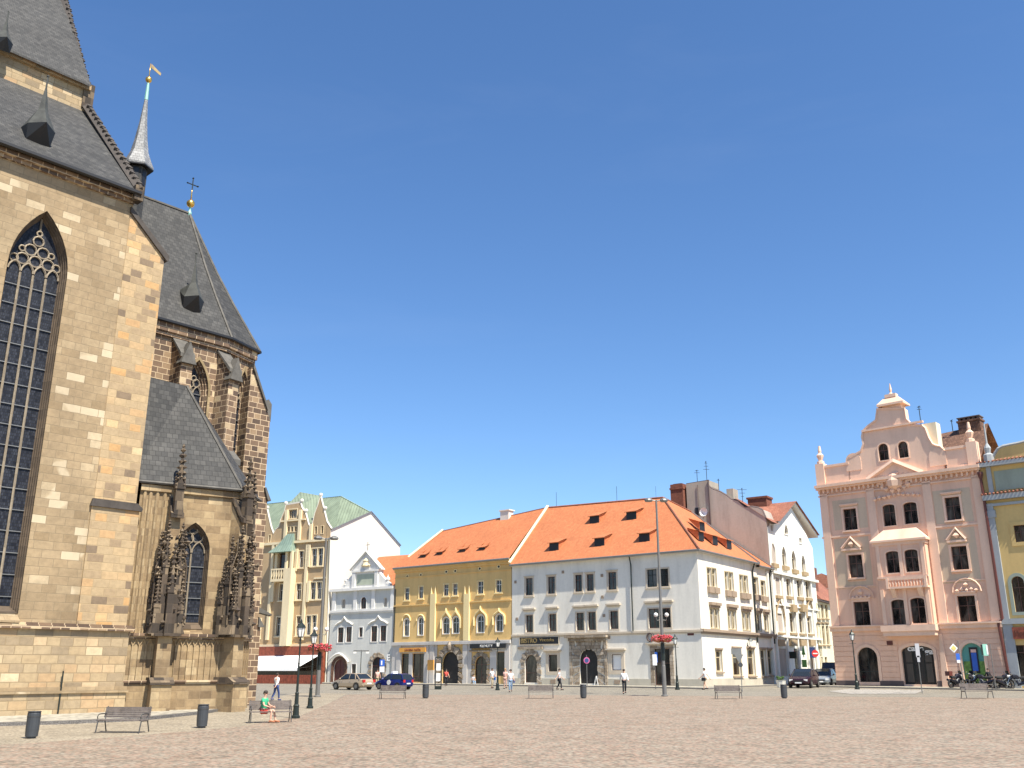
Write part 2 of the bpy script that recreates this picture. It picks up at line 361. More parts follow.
setts('plaza_setts', [(.1, (0.123, 0.095, 0.066)), (.3, (0.219, 0.179, 0.129)), (.45, (0.303, 0.255, 0.189)), (.58, (0.348, 0.232, 0.164)), (.7, (0.326, 0.280, 0.211)), (.95, (0.415, 0.371, 0.296))], .13, patch=((.30, (.72, .67, .62)), (.42, (.92, .88, .85)), (.55, (1, 1, 1)), (.70, (.84, .83, .81))), stain=.55)
setts('road_setts', [(.1, (.18, .155, 0.117)), (.5, (.28, .25, 0.194)), (.9, (.36, .325, 0.252))], .1)
setts('apron_setts', [(.1, (0.243, 0.198, 0.139)), (.5, (0.355, 0.299, 0.213)), (.9, (0.428, 0.367, 0.265))], .1)
setts('walk_setts', [(.1, (0.352, 0.321, 0.251)), (.5, (0.440, 0.405, 0.324)), (.9, (0.493, 0.458, 0.369))], .3)
setts('kerb_granite', [(.1, (.14, .13, .12)), (.9, (.24, .22, .2))], .05)
setts('island_setts', [(.1, (0.352, 0.326, 0.279)), (.9, (0.458, 0.422, 0.369))], .2)
# ------------------------------------------------------------------ ground
def gsheet(name, pts, mat, dz, nsub=1, th=None):
    """sheet following the plaza slope; pts xy polygon, thickness th gives a kerb step"""
    mb = MB()
    if th is None:
        mb.quad(*[V((x, y, gz(x, y) + dz)) for x, y in pts])
    else:
        n_ = len(pts); tp = [V((x, y, gz(x, y) + dz)) for x, y in pts]; bt = [p - V((0, 0, th)) for p in tp]
        mb.add(tp + bt, [list(range(n_))] + [(i, (i + 1) % n_, n_ + (i + 1) % n_, n_ + i) for i in range(n_)])
    return tag(mb.build(name, mat, None), None, None, kind='structure')
mb = MB()
ys = [-80, -50, 100, 140, 200, 1500]
for a, b_ in zip(ys[:-1], ys[1:]):
    za = gz(0, a) if a > -50 else -.48; zb = gz(0, b_)
    mb.quad((-1500, a, za), (1500, a, za), (1500, b_, zb), (-1500, b_, zb))
tag(mb.build('ground', 'road_setts'), None, None, kind='structure')
# plaza of pink setts: far edge at photo row ~695
pe = [ground(347, 694.5), ground(520, 695), ground(700, 696), ground(900, 697), ground(1100, 699)]
near = [(60, -20), (-40, -20)]
lft = [ground(-40, 748), ground(120, 737), ground(240, 727), ground(300, 716), ground(330, 703)]
gsheet('plaza', [(p.x, p.y) for p in lft] + [(p.x, p.y) for p in pe] + near, 'plaza_setts', .008)
# paler apron round the church
ap = [ground(-60, 728), ground(140, 720), ground(240, 709), ground(262, 700), ground(300, 693), ground(347, 693.6)]
gsheet('church_apron', [(p.x, p.y) for p in ap] + [(p.x, p.y) for p in lft[::-1]], 'apron_setts', .004)
# ------------------------------------------------------------------ opening shapes (s, z) counter-clockwise
def rect(a, b, z0, z1): return [(a, z0), (b, z0), (b, z1), (a, z1)]
def rarch(a, b, z0, z1, k=12):
    w = (b - a) / 2; c = (a + b) / 2; sp = z1 - w
    return [(a, z0), (b, z0)] + [(c + w * cos(pi * i / k), sp + w * sin(pi * i / k)) for i in range(k + 1)]
def sarch(a, b, z0, z1, k=8, rise=.18):
    w = (b - a) / 2; c = (a + b) / 2; h = (b - a) * rise
    return [(a, z0), (b, z0)] + [(c + w * cos(pi * i / k), z1 - h + h * sin(pi * i / k)) for i in range(k + 1)]
def parch(a, b, z0, z1, h=None, k=7):
    w = (b - a) / 2; c = (a + b) / 2
    h = h or w * 1.73
    R = (w * w + h * h) / (2 * w); sp = z1 - h; A = math.asin(min(1, h / R))
    r = [(b - R + R * cos(A * i / k), sp + R * sin(A * i / k)) for i in range(k + 1)]
    l = [(a + R - R * cos(A * i / k), sp + R * sin(A * i / k)) for i in range(k - 1, -1, -1)]
    return [(a, z0), (b, z0)] + r + l
def grow(poly, d):
    """offset a simple closed polygon outwards by d (bottom edge too)"""
    n = len(poly); ar = sum(poly[i][0] * poly[(i + 1) % n][1] - poly[(i + 1) % n][0] * poly[i][1] for i in range(n))
    sg = 1 if ar > 0 else -1; out = []
    for i in range(n):
        p0, p1, p2 = V(poly[i - 1]), V(poly[i]), V(poly[(i + 1) % n])
        a = p1 - p0; b = p2 - p1
        if a.length < 1e-6: a = b
        if b.length < 1e-6: b = a
        na = V((a.y, -a.x)).normalized() * sg; nb = V((b.y, -b.x)).normalized() * sg
        m = na + nb
        m = m.normalized() if m.length > 1e-6 else na
        q = p1 + m * d / max(.35, m.dot(na)); out.append((q.x, q.y))
    return out
# ================================================================== CHURCH
ED = V((.68, .733)).normalized(); EN = V((ED.y, -ED.x)); O0 = V((-20.1, 51))
FN = Frame(O0, O0 + ED)
def off_frame(fr, o, a=0):
    q = fr.p + fr.n * o + fr.d * a
    return Frame(q, q + fr.d, fr.z0)
church = thing('church', 'tall Gothic stone church with steep slate roofs and traceried windows at the left', 'church', (-22, 53, 0))
# nave -----------------------------------------------------------------
GB = .35
wc, ww = -6.95, 1.5
wopen = parch(wc - ww, wc + ww, 5.25, 26.1, 3.4)
wall_l, eave = -34, 29.1
mb = MB()
mb.wall(FN, [(wall_l, 0), (-2.4, 0), (-2.4, eave), (wall_l, eave)], [wopen], 0, .05)
FNE = Frame(FN.P(-2.4, 0, 0).xy, FN.P(-2.4, -1, 0).xy)       # east gable wall (runs inwards)
mb.quad(FN.P(-2.4, 0, 0), FN.P(-2.4, -38, 0), FN.P(-2.4, -38, eave), FN.P(-2.4, -28.7, 38.4), FN.P(-2.4, -28.7, 40.3), FN.P(-2.4, -19, 53.5), FN.P(-2.4, -9.3, 40.3), FN.P(-2.4, -9.3, 38.4), FN.P(-2.4, 0, eave))
mb.quad(FN.P(-2.4, -38, 0), FN.P(wall_l, -38, 0), FN.P(wall_l, -38, eave), FN.P(-2.4, -38, eave))
mb.quad(FN.P(wall_l, 0, 0), FN.P(wall_l, -38, 0), FN.P(wall_l, -38, eave), FN.P(wall_l, -19, 53.5), FN.P(wall_l, 0, eave))
mb.build('nave_wall', 'nave_stone', church)
mb = MB(); mb.box(FN, wall_l, -2.45, -9.5, -9.3, 37, 40.3); mb.box(FN, wall_l, -2.3, -9.6, -9.05, 39.95, 40.3); mb.build('clerestory_band', 'plinth_stone', church)
# nave roofs
mb = MB()
mb.quad(FN.P(wall_l, .55, 28.85), FN.P(-2.45, .55, 28.85), FN.P(-2.45, -9.3, 38.35), FN.P(wall_l, -9.3, 38.35))
mb.quad(FN.P(wall_l, .55, 28.7), FN.P(-2.45, .55, 28.7), FN.P(-2.45, .55, 28.85), FN.P(wall_l, .55, 28.85))
mb.build('lower_roof', 'slate', church, fix=False)
mb = MB()
mb.quad(FN.P(wall_l, -8.8, 40.2), FN.P(-2.45, -8.8, 40.2), FN.P(-2.45, -19, 54.4), FN.P(wall_l, -19, 54.4))
mb.quad(FN.P(wall_l, -29.2, 40.2), FN.P(-2.45, -29.2, 40.2), FN.P(-2.45, -19, 54.4), FN.P(wall_l, -19, 54.4))
mb.quad(FN.P(wall_l, -8.8, 40.05), FN.P(-2.45, -8.8, 40.05), FN.P(-2.45, -8.8, 40.2), FN.P(wall_l, -8.8, 40.2))
mb.quad(FN.P(wall_l, -38.5, 29), FN.P(-2.45, -38.5, 29), FN.P(-2.45, -28.8, 38.3), FN.P(wall_l, -28.8, 38.3))
mb.build('upper_roof', 'slate', church, fix=False)
mb = MB(); mb.tube([FN.P(wall_l, .62, 28.72), FN.P(-2.3, .62, 28.72)], .15, 6); mb.build('gutter', 'black', church)
mb = MB()
mb.box(FN, wall_l, -2.4, 0.002, .16, 28.2, 28.4); mb.box(FN, wall_l, -2.2, .0, .34, 28.4, 28.64)
mb.build('cornice', 'presbytery_stone', church)
def verge(z0, n0, z1, n1, nm):
    mb = MB(); a, b = FN.P(-2.35, n0, z0), FN.P(-2.35, n1, z1)
    mb.tube([a, b], .3, 4)
    L = (b - a).length
    for i in range(int(L / .75)):
        p = a.lerp(b, (i + .5) * .75 / L); mb.blob(p + V((0, 0, .34)), .24)
        mb.blob(p + V((.1, 0, .18)), .2)
    mb.build(nm, 'coping_dark', church)
verge(28.9, .5, 38.8, -9.4, 'verge_coping'); verge(40.4, -9.7, 54.8, -19, 'verge_coping')
mb = MB(); mb.box(FN, -2.65, -2.15, .0, .62, 28.3, 29.2); mb.box(FN, -2.7, -2.0, -10.3, -9.2, 38.6, 40.5); mb.build('kneeler_stone', 'carved_stone', church)
# east buttress of the nave, flush with the south wall
mb = MB()
mb.prism(FN, [(-2.5, 11), (-.22, 11), (-.22, 25.7), (-2.5, 27.75)], -1.5, .03)
mb.prism(FN, [(-2.6, 0), (-.02, 0), (-.02, 10.8), (-2.6, 10.8)], -1.6, .08)
mb.build('buttress', 'buttress_stone', church)
mb = MB(); mb.prism(FN, [(-2.7, 10.8), (.08, 10.8), (.12, 10.95), (-.2, 11.2), (-2.6, 11.2)], -1.7, .2)
mb.prism(FN, [(-2.55, 27.65), (-.1, 25.4), (.0, 25.45), (.0, 25.75), (-2.55, 28.0)], -1.7, .16)
mb.build('buttress_coping', 'coping_dark', church)
# plinth
mb = MB(); mb.box(FN, wall_l, .12, -.5, .22, 0, 4.55); mb.build('plinth', 'plinth_stone', church)
mb = MB(); mb.prism(FNE if 0 else FN, [(wall_l, 4.55), (.3, 4.55), (.3, 4.75), (wall_l, 4.75)], -.5, .42)
mb.box(FN, wall_l, .2, -.5, .3, 4.75, 4.85); mb.build('string_course', 'presbytery_stone', church)
mb = MB(); mb.box(FN, wall_l, .22, .0, .36, 0, 1.55); mb.build('footing', 'plinth_stone', church)
mb = MB(); mb.box(FN, wall_l, .3, -.1, .46, 1.55, 1.68); mb.box(FN, wall_l, .24, -.1, .38, 1.68, 1.85); mb.build('water_table', 'nave_stone', church)
mb = MB(); mb.tube([FN.P(-3.1, .42, .3), FN.P(-3.1, .42, 2.6)], .04, 5); mb.build('lightning_rod', 'dark_metal', church)
# nave window: stepped moulding, tracery, glass
def gothic_window(parent, fr, a, b, z0, z1, h, lights, stm='moulding_shaded', depth=.8, steps=4, stepw=.09, glass='leaded_glass', bars=.95, o=0):
    g = MB(); w0 = parch(a + steps * stepw, b - steps * stepw, z0 + .35, z1 - steps * stepw * 1.6, h * .93)
    c = (a + b) / 2; od = o - depth
    m = MB(); outer = parch(a, b, z0, z1, h)
    prev = outer; po = o + .03
    for k in range(1, steps + 1):
        f = k / steps
        cur = parch(a + k * stepw, b - k * stepw, z0 + .35 * f, z1 - k * stepw * 1.6, h * (1 - .07 * f))
        no = o - depth * f
        n_ = len(cur)
        m.add([fr.P(x, po, z) for x, z in prev] + [fr.P(x, no + .06, z) for x, z in prev] + [fr.P(x, no, z) for x, z in cur],
              [(i, (i + 1) % n_, n_ + (i + 1) % n_, n_ + i) for i in range(n_)] + [(n_ + i, n_ + (i + 1) % n_, 2 * n_ + (i + 1) % n_, 2 * n_ + i) for i in range(n_)])
        prev = cur; po = no
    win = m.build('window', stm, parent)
    g.add([fr.P(x, od + .0, z) for x, z in w0], [tuple(t) for t in tessellate_polygon([[V((x, z, 0)) for x, z in w0]])])
    g.build('pane', glass, win)
    t = MB(); ia, ib = a + steps * stepw, b - steps * stepw; W = ib - ia; sp = z1 - h * 1.02
    R = .055 if W > 1.5 else .045
    def tb(pts, r=R): t.tube([fr.P(x, od + .07, z) for x, z in pts], r, 4, False)
    lw = W / lights
    for i in range(1, lights): tb([(ia + i * lw, z0 + .3), (ia + i * lw, sp - .1)], R * 1.1)
    for i in range(lights):
        q = parch(ia + i * lw + .02, ia + (i + 1) * lw - .02, sp - .6, sp + lw * .75, lw * .8, 4)[2:]
        tb(q)
    def circ(cx, cz, r):
        tb([(cx + r * cos(2 * pi * i / 10), cz + r * sin(2 * pi * i / 10)) for i in range(11)], R * .9)
    if lights >= 4:
        r = lw * .46
        for i in range(lights - 1): circ(ia + (i + 1) * lw, sp + lw * 1.05, r)
        circ(c - lw * .5, sp + lw * 1.95, r); circ(c + lw * .5, sp + lw * 1.95, r); circ(c, sp + lw * 2.85, r * .9); circ(c, sp + lw * 3.55, r * .45)
        circ(ia + .34 * lw, sp + lw * .95, r * .7); circ(ib - .34 * lw, sp + lw * .95, r * .7); circ(c - lw * 1.15, sp + lw * 1.9, r * .5); circ(c + lw * 1.15, sp + lw * 1.9, r * .5)
        tb([(c, sp + lw * 3.8), (c, z1 - steps * stepw * 1.6)])
    else:
        circ(c - lw * .33, sp + lw * 1.0, lw * .4); circ(c + lw * .33, sp + lw * 1.15, lw * .42); circ(c, sp + lw * 1.65, lw * .3)
    t.build('tracery', 'tracery_stone', win)
    z = z0 + .8; bb = MB()
    while z < sp: bb.box(fr, ia, ib, od + .03, od + .07, z - .02, z + .02); z += bars
    bb.build('saddle_bar', 'zinc', win)
    return win
stone('tracery_stone', [(0, (.26, .21, .15)), (1, (.42, .35, .25))], 1.5, .6, (.3, .25, .18), .008, .2)
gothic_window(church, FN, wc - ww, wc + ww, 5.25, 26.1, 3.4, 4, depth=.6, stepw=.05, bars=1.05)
mb = MB()
mb.prism(Frame(FN.P(wc, 0, 0).xy, FN.P(wc, 1, 0).xy), [(-.9, 4.8), (.4, 4.8), (.4, 4.9), (-.9, 5.75)], -1.5, 1.5)
mb.build('window_sill', 'nave_stone', church)
# presbytery -----------------------------------------------------------
FPn = off_frame(FN, -3.3)
sK, zK = FPn.hit(226, 337); K1 = FPn.P(sK, 0, 0)
r2 = ray(253.5, 350); Y2 = (zK - 2.64) / r2.z * r2.y
K2 = V((r2.x / r2.y * Y2, Y2, 0))
Q0 = FPn.P(-2.4, 0, 0)
inw = -EN
ctr = FN.P(sK - 3.0, -9.3, 0)
def mirror(p):
    q = p - ctr; return ctr + q - V((EN.x, EN.y, 0)) * 2 * q.dot(V((EN.x, EN.y, 0)))
K1m, K2m, Q0m = mirror(K1), mirror(K2), mirror(Q0)
FK = Frame(K1.xy, K2.xy)
mb = MB()
s1, s2 = FPn.s_at(185.5, 390, -.05), FPn.s_at(208.5, 390)
PW1 = (3.55, 5.15)
mb.wall(FPn, [(-2.4, 0), (sK, 0), (sK, zK), (-2.4, zK)], [parch(PW1[0], PW1[1], 7.5, 21.2, 2.0)], 0, .02)
L2 = FK.L; fa, fb = FK.s_at(233, 430), FK.s_at(245.5, 430)
zt2 = FK.z_at(238, 368)
print('facet2', L2, fa, fb, zt2, sK, zK, K1, K2)
mb.wall(FK, [(0, 0), (L2, 0), (L2, zK), (0, zK)], [parch(fa, fb, 7.5, zt2, 2.0)], 0, .02)
K3 = K2.lerp(K2m, .5) + V((ED.x, ED.y, 0)) * 1.2
for a, b in ((K2, K2m), (K2m, K1m), (K1m, Q0m)):
    mb.quad(V((a.x, a.y, 0)), V((b.x, b.y, 0)), V((b.x, b.y, zK)), V((a.x, a.y, zK)))
mb.build('presbytery_wall', 'presbytery_stone', church)
gothic_window(church, FPn, PW1[0], PW1[1], 7.5, 21.2, 2.0, 2, 'presbytery_stone', .5, 3, .08, bars=.9)
gothic_window(church, FK, fa, fb, 7.5, zt2, 2.0, 2, 'presbytery_stone', .5, 3, .08, bars=.9)
# voussoir bands of pale stone round those windows
mb = MB()
for fr, a, b, zt in ((FPn, PW1[0], PW1[1], 21.2), (FK, fa, fb, zt2)):
    i_ = parch(a, b, 7.5, zt, 2.0); mb.ring(fr, grow(i_, .16), grow(i_, .0), -.01, .05)
mb.build('window_surround', 'moulding_stone', church)
APX = atY(189.5, 214, 60.5)
print('apex', APX)
R0 = APX - V((ED.x, ED.y, 0)) * ((APX - Q0).dot(V((ED.x, ED.y, 0))))
def ov(p, k=.45):
    q = V((p.x, p.y, 0)) - ctr; q.z = 0
    return V((p.x, p.y, zK)) + q.normalized() * k - V((0, 0, .15))
mb = MB()
def roofquad(a, b, c_, d_=None, ns=4):
    # slight concave flare near the eave
    mb.quad(*[p for p in (a, b, c_, d_) if p is not None])
o0, o1, o2 = FPn.P(-2.4, .45, zK - .15), ov(K1), ov(K2)
def fl(a, f, top): q = a.lerp(top, f); return q - V((0, 0, .45 * (1 - abs(2 * f - 1))))
for (a, ta, b, tb) in ((o0, R0, o1, APX), (o1, APX, o2, APX), (o2, APX, ov(K2m), APX), (ov(K2m), APX, ov(K1m), APX), (ov(K1m), APX, ov(Q0m), R0)):
    st = [0, .15, .35, .6, 1]
    for f0, f1 in zip(st[:-1], st[1:]):
        p = [fl(a, f0, ta), fl(b, f0, tb), fl(b, f1, tb), fl(a, f1, ta)]
        if (p[2] - p[3]).length < 1e-5: p = p[:3]
        mb.quad(*p)
mb.build('presbytery_roof', 'slate', church, fix=False)
mb = MB()
for a in (o1, o2): mb.tube([fl(a, f, APX) + V((0, 0, .05)) for f in (0, .15, .35, .6, 1)], .09, 5)
mb.tube([R0 + V((0, 0, .05)), APX + V((0, 0, .05))], .1, 5)
mb.build('ridge_capping', 'zinc_stone', church)
mb = MB(); mb.tube([o0, o1, o2, ov(K2m)], .12, 6); mb.build('gutter', 'black', church)
mb = MB()
for fr, a, b in ((FPn, -2.4, sK), (FK, 0, L2)): mb.box(fr, a, b + .1, 0, .3, zK - .75, zK - .1); mb.box(fr, a, b + .05, 0, .18, zK - 1.0, zK - .75)
mb.build('cornice', 'presbytery_stone', church)
# apex finial
mb = MB(); mb.lathe(APX - V((0, 0, .2)), [(.1, 0), (.15, .25), (.08, .45), (.07, .75)], 8); mb.build('finial_base', 'copper', church)
mb = MB(); mb.ball(APX + V((0, 0, .8)), .29, 10)
mb.tube([APX + V((0, 0, 1.0)), APX + V((0, 0, 2.3))], [.05, .03], 6)
mb.build('finial_ball', 'gold', church, smooth=True)
mb = MB(); c = APX + V((0, 0, 2.3)); d = V((ED.x, ED.y, 0))
mb.tube([c - d * .4, c + d * .4], .04, 5); mb.tube([c - V((0, 0, .5)), c + V((0, 0, .5))], .04, 5)
for q in (c - d * .4, c + d * .4, c + V((0, 0, .5))): mb.blob(q, .09)
mb.build('finial_cross', 'dark_metal', church)
# presbytery buttresses
def buttress(fr_wall, s, prof, w, mat='presbytery_stone', dirv=None, cap=True, name='buttress'):
    p = fr_wall.P(s, 0, 0).xy; dv = dirv or fr_wall.n
    f = Frame(p, p + dv)
    mb = MB(); mb.prism(f, prof, -w / 2, w / 2); ob = mb.build(name, mat, church)
    return f, ob
def cope(f, pts, w, parent, th=.14, mat='zinc_stone'):
    mb = MB(); (a, z0), (b, z1) = pts
    mb.prism(f, [(a, z0), (b, z1), (b + .1, z1 - .1), (b + .1, z1 + th), (a, z0 + th)], -w / 2, w / 2); mb.build('coping', mat, parent)
bx = [FPn.s_at(186, 360, 1.15), FPn.s_at(229, 380, 1.15)]
b1f, b1 = buttress(FPn, bx[0] + .0, [(0, 0), (2.0, 0), (2.0, 9), (1.5, 10), (1.3, 20.9), (0, 22.2)], .75)
cope(b1f, ((-.1, 22.25), (1.25, 20.8)), .95, b1)
mb = MB(); mb.prism(Frame(b1f.P(1.2, 0, 0).xy, b1f.P(1.2, 1, 0).xy), [(-.5, 20.3), (.5, 20.3), (0, 21.7)], -.35, .28); mb.build('gablet', 'zinc_stone', b1)
bis = (FPn.n + FK.n).normalized()
b2f, b2 = buttress(FPn, sK - .05, [(0, 0), (2.0, 0), (2.0, 12.5), (1.2, 13.8), (1.2, 20.6), (0, 22.0)], .8, dirv=bis)
cope(b2f, ((-.1, 22.1), (1.2, 20.6)), 1.0, b2); cope(b2f, ((1.1, 15.4), (1.75, 14.7)), 1.0, b2, .25)
mb = MB(); mb.prism(Frame(b2f.P(1.1, 0, 0).xy, b2f.P(1.1, 1, 0).xy), [(-.5, 20.0), (.5, 20.0), (0, 21.5)], -.35, .28); mb.build('gablet', 'zinc_stone', b2)
d3 = V((K2.x - ctr.x, K2.y - ctr.y)).normalized(); d3 = (FK.n + V((ED.x, ED.y)) * .35).normalized()
b3p = FK.P(L2, -.1, 0).xy
f3 = Frame(b3p, b3p + (FK.n * .35 + FK.d * .94).normalized())
mb = MB(); mb.prism(f3, [(-.4, 0), (1.75, 0), (1.75, 5), (1.55, 5.5), (1.55, 13.2), (1.3, 13.9), (1.3, 18.3), (.9, 19.4), (-.2, 21.7), (-.4, 21.7)], -.5, .75)
b3 = mb.build('buttress', 'presbytery_stone', church)
mb = MB(); mb.prism(f3, [(-.3, 21.65), (1.0, 19.0), (1.05, 19.15), (-.3, 22.0)], -.6, .9); mb.prism(f3, [(1.5, 13.1), (1.75, 13.1), (1.3, 13.95), (1.2, 13.9)], -.6, .9)
mb.prism(f3, [(1.5, 5.2), (1.95, 5.2), (1.5, 5.8)], -.6, .9); mb.prism(f3, [(.85, 18.4), (1.5, 18.4), (1.5, 19.6), (1.25, 19.9), (.85, 19.7)], -.45, .5)
mb.build('coping', 'zinc_stone', b3)
# slender turret and spire at the nave corner
TP = atY(139.5, 178, 55.0)
TU = church
def zAt(px, py): return atY(px, py, 55.0).z
tx, ty = atY(138.5, 160, 55.0).xy
mb = MB(); mb.lathe((tx, ty, 0), [(.62, 27), (.62, zAt(140, 162))], 6, .3); tur = mb.build('turret', 'slate', church)
mb = MB()
for k in range(6):
    a = 2 * pi * (k + .5) / 6 + .3; p = V((tx, ty)); dv = V((cos(a), sin(a))); q = p + dv * .5
    f = Frame(q - V((-dv.y, dv.x)) * .3, q + V((-dv.y, dv.x)) * .3)
    if f.n.dot(dv) < 0: f = Frame(q + V((-dv.y, dv.x)) * .3, q - V((-dv.y, dv.x)) * .3)
    mb.prism(f, rarch(.14, .46, zAt(140, 186), zAt(140, 170), 6), .03, .06)
mb.build('louvre', 'black', tur)
zb = zAt(140, 165); z1 = zAt(146, 96)
mb = MB(); Hh = z1 - zb
mb.lathe((tx, ty, zb), [(.98, -.25), (.98, -.1), (.78, .35), (.56, Hh * .18), (.4, Hh * .36), (.24, Hh * .62), (.08, Hh)], 6, .3); mb.build('spire', 'slate_pale', church)
mb = MB(); mb.lathe((tx, ty, zb), [(.99, -.32), (.99, -.22)], 6, .3); mb.build('spire_eave', 'black', church)
mb = MB(); mb.tube([(tx, ty, z1 - .3), (tx, ty, z1 + 1.0)], [.12, .08], 6); mb.build('spire_tip', 'copper', church)
mb = MB(); mb.ball((tx, ty, z1 + 1.25), .22, 8); mb.tube([(tx, ty, z1 + 1.3), (tx, ty, z1 + 2.5)], .03, 4); mb.build('spire_ball', 'gold', church, smooth=True)
mb = MB(); f = Frame((tx, ty), (tx + .8, ty + .35)); mb.prism(f, [(.05, z1 + 2.2), (.7, z1 + 1.75), (.72, z1 + 1.95), (.5, z1 + 2.1), (.05, z1 + 2.5)], -.02, .02); mb.build('weather_vane', 'worn_gold', church)
# roof dormers with tall pointed hoods
def spike_dormer(fr, s, o, z, k, hgt, up):
    """fr: roof frame, up: (do, dz) per metre up the slope"""
    mb = MB(); w = .75 * k
    b = [fr.P(s - w, o, z), fr.P(s + w, o, z)]
    e1, e2, ef = fr.P(s - w * 1.15, o + .25 * k, z + 1.0 * k), fr.P(s + w * 1.15, o + .25 * k, z + 1.0 * k), fr.P(s, o + .95 * k, z + 1.15 * k)
    back = 2.2 * k
    b1_, b2_ = fr.P(s - w * .9, o + up[0] * back, z + up[1] * back), fr.P(s + w * .9, o + up[0] * back, z + up[1] * back)
    top = fr.P(s, o - .15 * k, z + hgt)
    m1, m2, mf = e1.lerp(top, .3), e2.lerp(top, .3), ef.lerp(top, .3)
    cx = fr.P(s, o - .1, z + 1.3 * k)
    m1 = m1.lerp(cx + V((0, 0, .3 * hgt)), .5); m2 = m2.lerp(cx + V((0, 0, .3 * hgt)), .5); mf = mf.lerp(cx + V((0, 0, .3 * hgt)), .5)
    for a, b_, c_, d_ in ((e1, ef, mf, m1), (ef, e2, m2, mf)): mb.quad(a, b_, c_, d_)
    for a, b_ in ((m1, mf), (mf, m2), (m2, m1)): mb.quad(a, b_, top)
    mb.quad(e1, m1, b1_); mb.quad(e2, m2, b2_); mb.quad(m1, m2, b2_, b1_)
    dm = mb.build('dormer', 'dormer_metal', church)
    m = MB(); m.quad(b[0], e1, ef, fr.P(s, o + .1, z - .1)); m.quad(b[1], e2, ef, fr.P(s, o + .1, z - .1)); m.build('dormer_opening', 'black', dm)
    m = MB(); m.quad(b[0] , e1, b1_); m.quad(b[1], e2, b2_); m.tube([fr.P(s, o + .75 * k, z + 1.0 * k), fr.P(s - .05, o + .12, z + .1)], .09 * k, 4); m.build('dormer_cheek', 'slate', dm)
    m = MB(); m.tube([top - V((0, 0, .3)), top + V((0, 0, .5 * k))], .05, 5); m.ball(top + V((0, 0, .45 * k)), .1 * k, 6); m.build('dormer_finial', 'dormer_metal', dm)
def roof_point(px, py, fr, o0, z0, o1, z1):
    # intersect pixel ray with sloping roof plane through (o0,z0),(o1,z1)
    for_ = ray(px, py); nrm = None
    A, B, C = fr.P(0, o0, z0), fr.P(1, o0, z0), fr.P(0, o1, z1)
    nr = (B - A).cross(C - A); t = (A - EYE).dot(nr) / for_.dot(nr); w = EYE + for_ * t
    q = w.xy - fr.p; return q.dot(fr.d), q.dot(fr.n), w.z
s_, o_, z_ = roof_point(38, 143, FN, .55, 28.85, -9.3, 38.35)
spike_dormer(FN, s_, o_, z_, .85, 3.9, (-.72, .69))
s_, o_, z_ = roof_point(2, 50, FN, -8.8, 40.2, -19, 54.4)
spike_dormer(FN, s_, o_, z_, .6, 2.6, (-.58, .81))
slope_o = (R0.xy - FPn.p).dot(FPn.n)
s_, o_, z_ = roof_point(193, 311, FPn, .45, zK - .15, slope_o, R0.z)
spike_dormer(FPn, s_, o_ - .2, z_, .8, 3.7, (-.5, .87))
# Sternberk-style side chapel -----------------------------------------
CS = V((-20.25, 51.27)); CA, CB = V((-18.64, 52.23)), V((-15.7, 54.0)); CC = V((-15.55, 57.3)); CD = V((-17.4, 59.2))
FL, FC, FR_ = Frame(CS, CA), Frame(CA, CB), Frame(CB, CC); FD = Frame(CC, CD)
ceil = FC.z_at(195, 487)
print('chapel eave', ceil)
cw0, cw1 = FC.s_at(172, 590), FC.s_at(206, 590); czt, czb = FC.z_at(188, 522), FC.z_at(188, 629)
print('chapel window', cw0, cw1, czt, czb, FC.L)
mb = MB()
mb.wall(FC, [(0, 0), (FC.L, 0), (FC.L, ceil), (0, ceil)], [parch(cw0, cw1, czb, czt)], 0, .02)
for f in (FL, FR_, FD): mb.wall(f, [(0, 0), (f.L, 0), (f.L, ceil), (0, ceil)], [])
mb.build('chapel_wall', 'chapel_stone', church)
gothic_window(church, FC, cw0, cw1, czb, czt, (cw1 - cw0) / 2 * 1.73, 2, 'moulding_shaded', .4, 3, .055, bars=.85)
# chapel roof
RO = 1.42
top = FPn.hit(152, 379, RO); TL_ = FPn.P(-2.4, RO, top[1] + .1); tr_ = FPn.hit(187, 386, RO); TOPR = FPn.P(tr_[0], RO, tr_[1])
mb = MB()
ea = [V((*(CS + FC.n * .22 - FC.d * .6), ceil)), V((*(CA + FC.n * .22), ceil)), V((*(CB + (FC.n + FR_.n) * .22), ceil)), V((*(CC + FR_.n * .3), ceil)), V((*CD, ceil))]
mb.quad(ea[0], ea[2], TOPR, TL_); mb.quad(ea[2], ea[3], TOPR); mb.quad(ea[3], ea[4], TOPR)
mb.quad(TL_, TOPR, FPn.P(tr_[0], .0, tr_[1]), FPn.P(-2.4, 0, top[1])); mb.quad(TOPR, ea[4], FPn.P(tr_[0], .0, tr_[1]))
mb.build('chapel_roof', 'slate', church, fix=False)
mb = MB(); mb.tube([ea[2], TOPR], .09, 5); mb.tube([ea[0], ea[2], ea[3]], .09, 5); mb.build('ridge_capping', 'zinc_stone', church)
mb = MB()
for f in (FL, FC, FR_): mb.box(f, 0, f.L, 0, .15, ceil - .45, ceil - .12)
mb.build('cornice', 'chapel_stone', church)
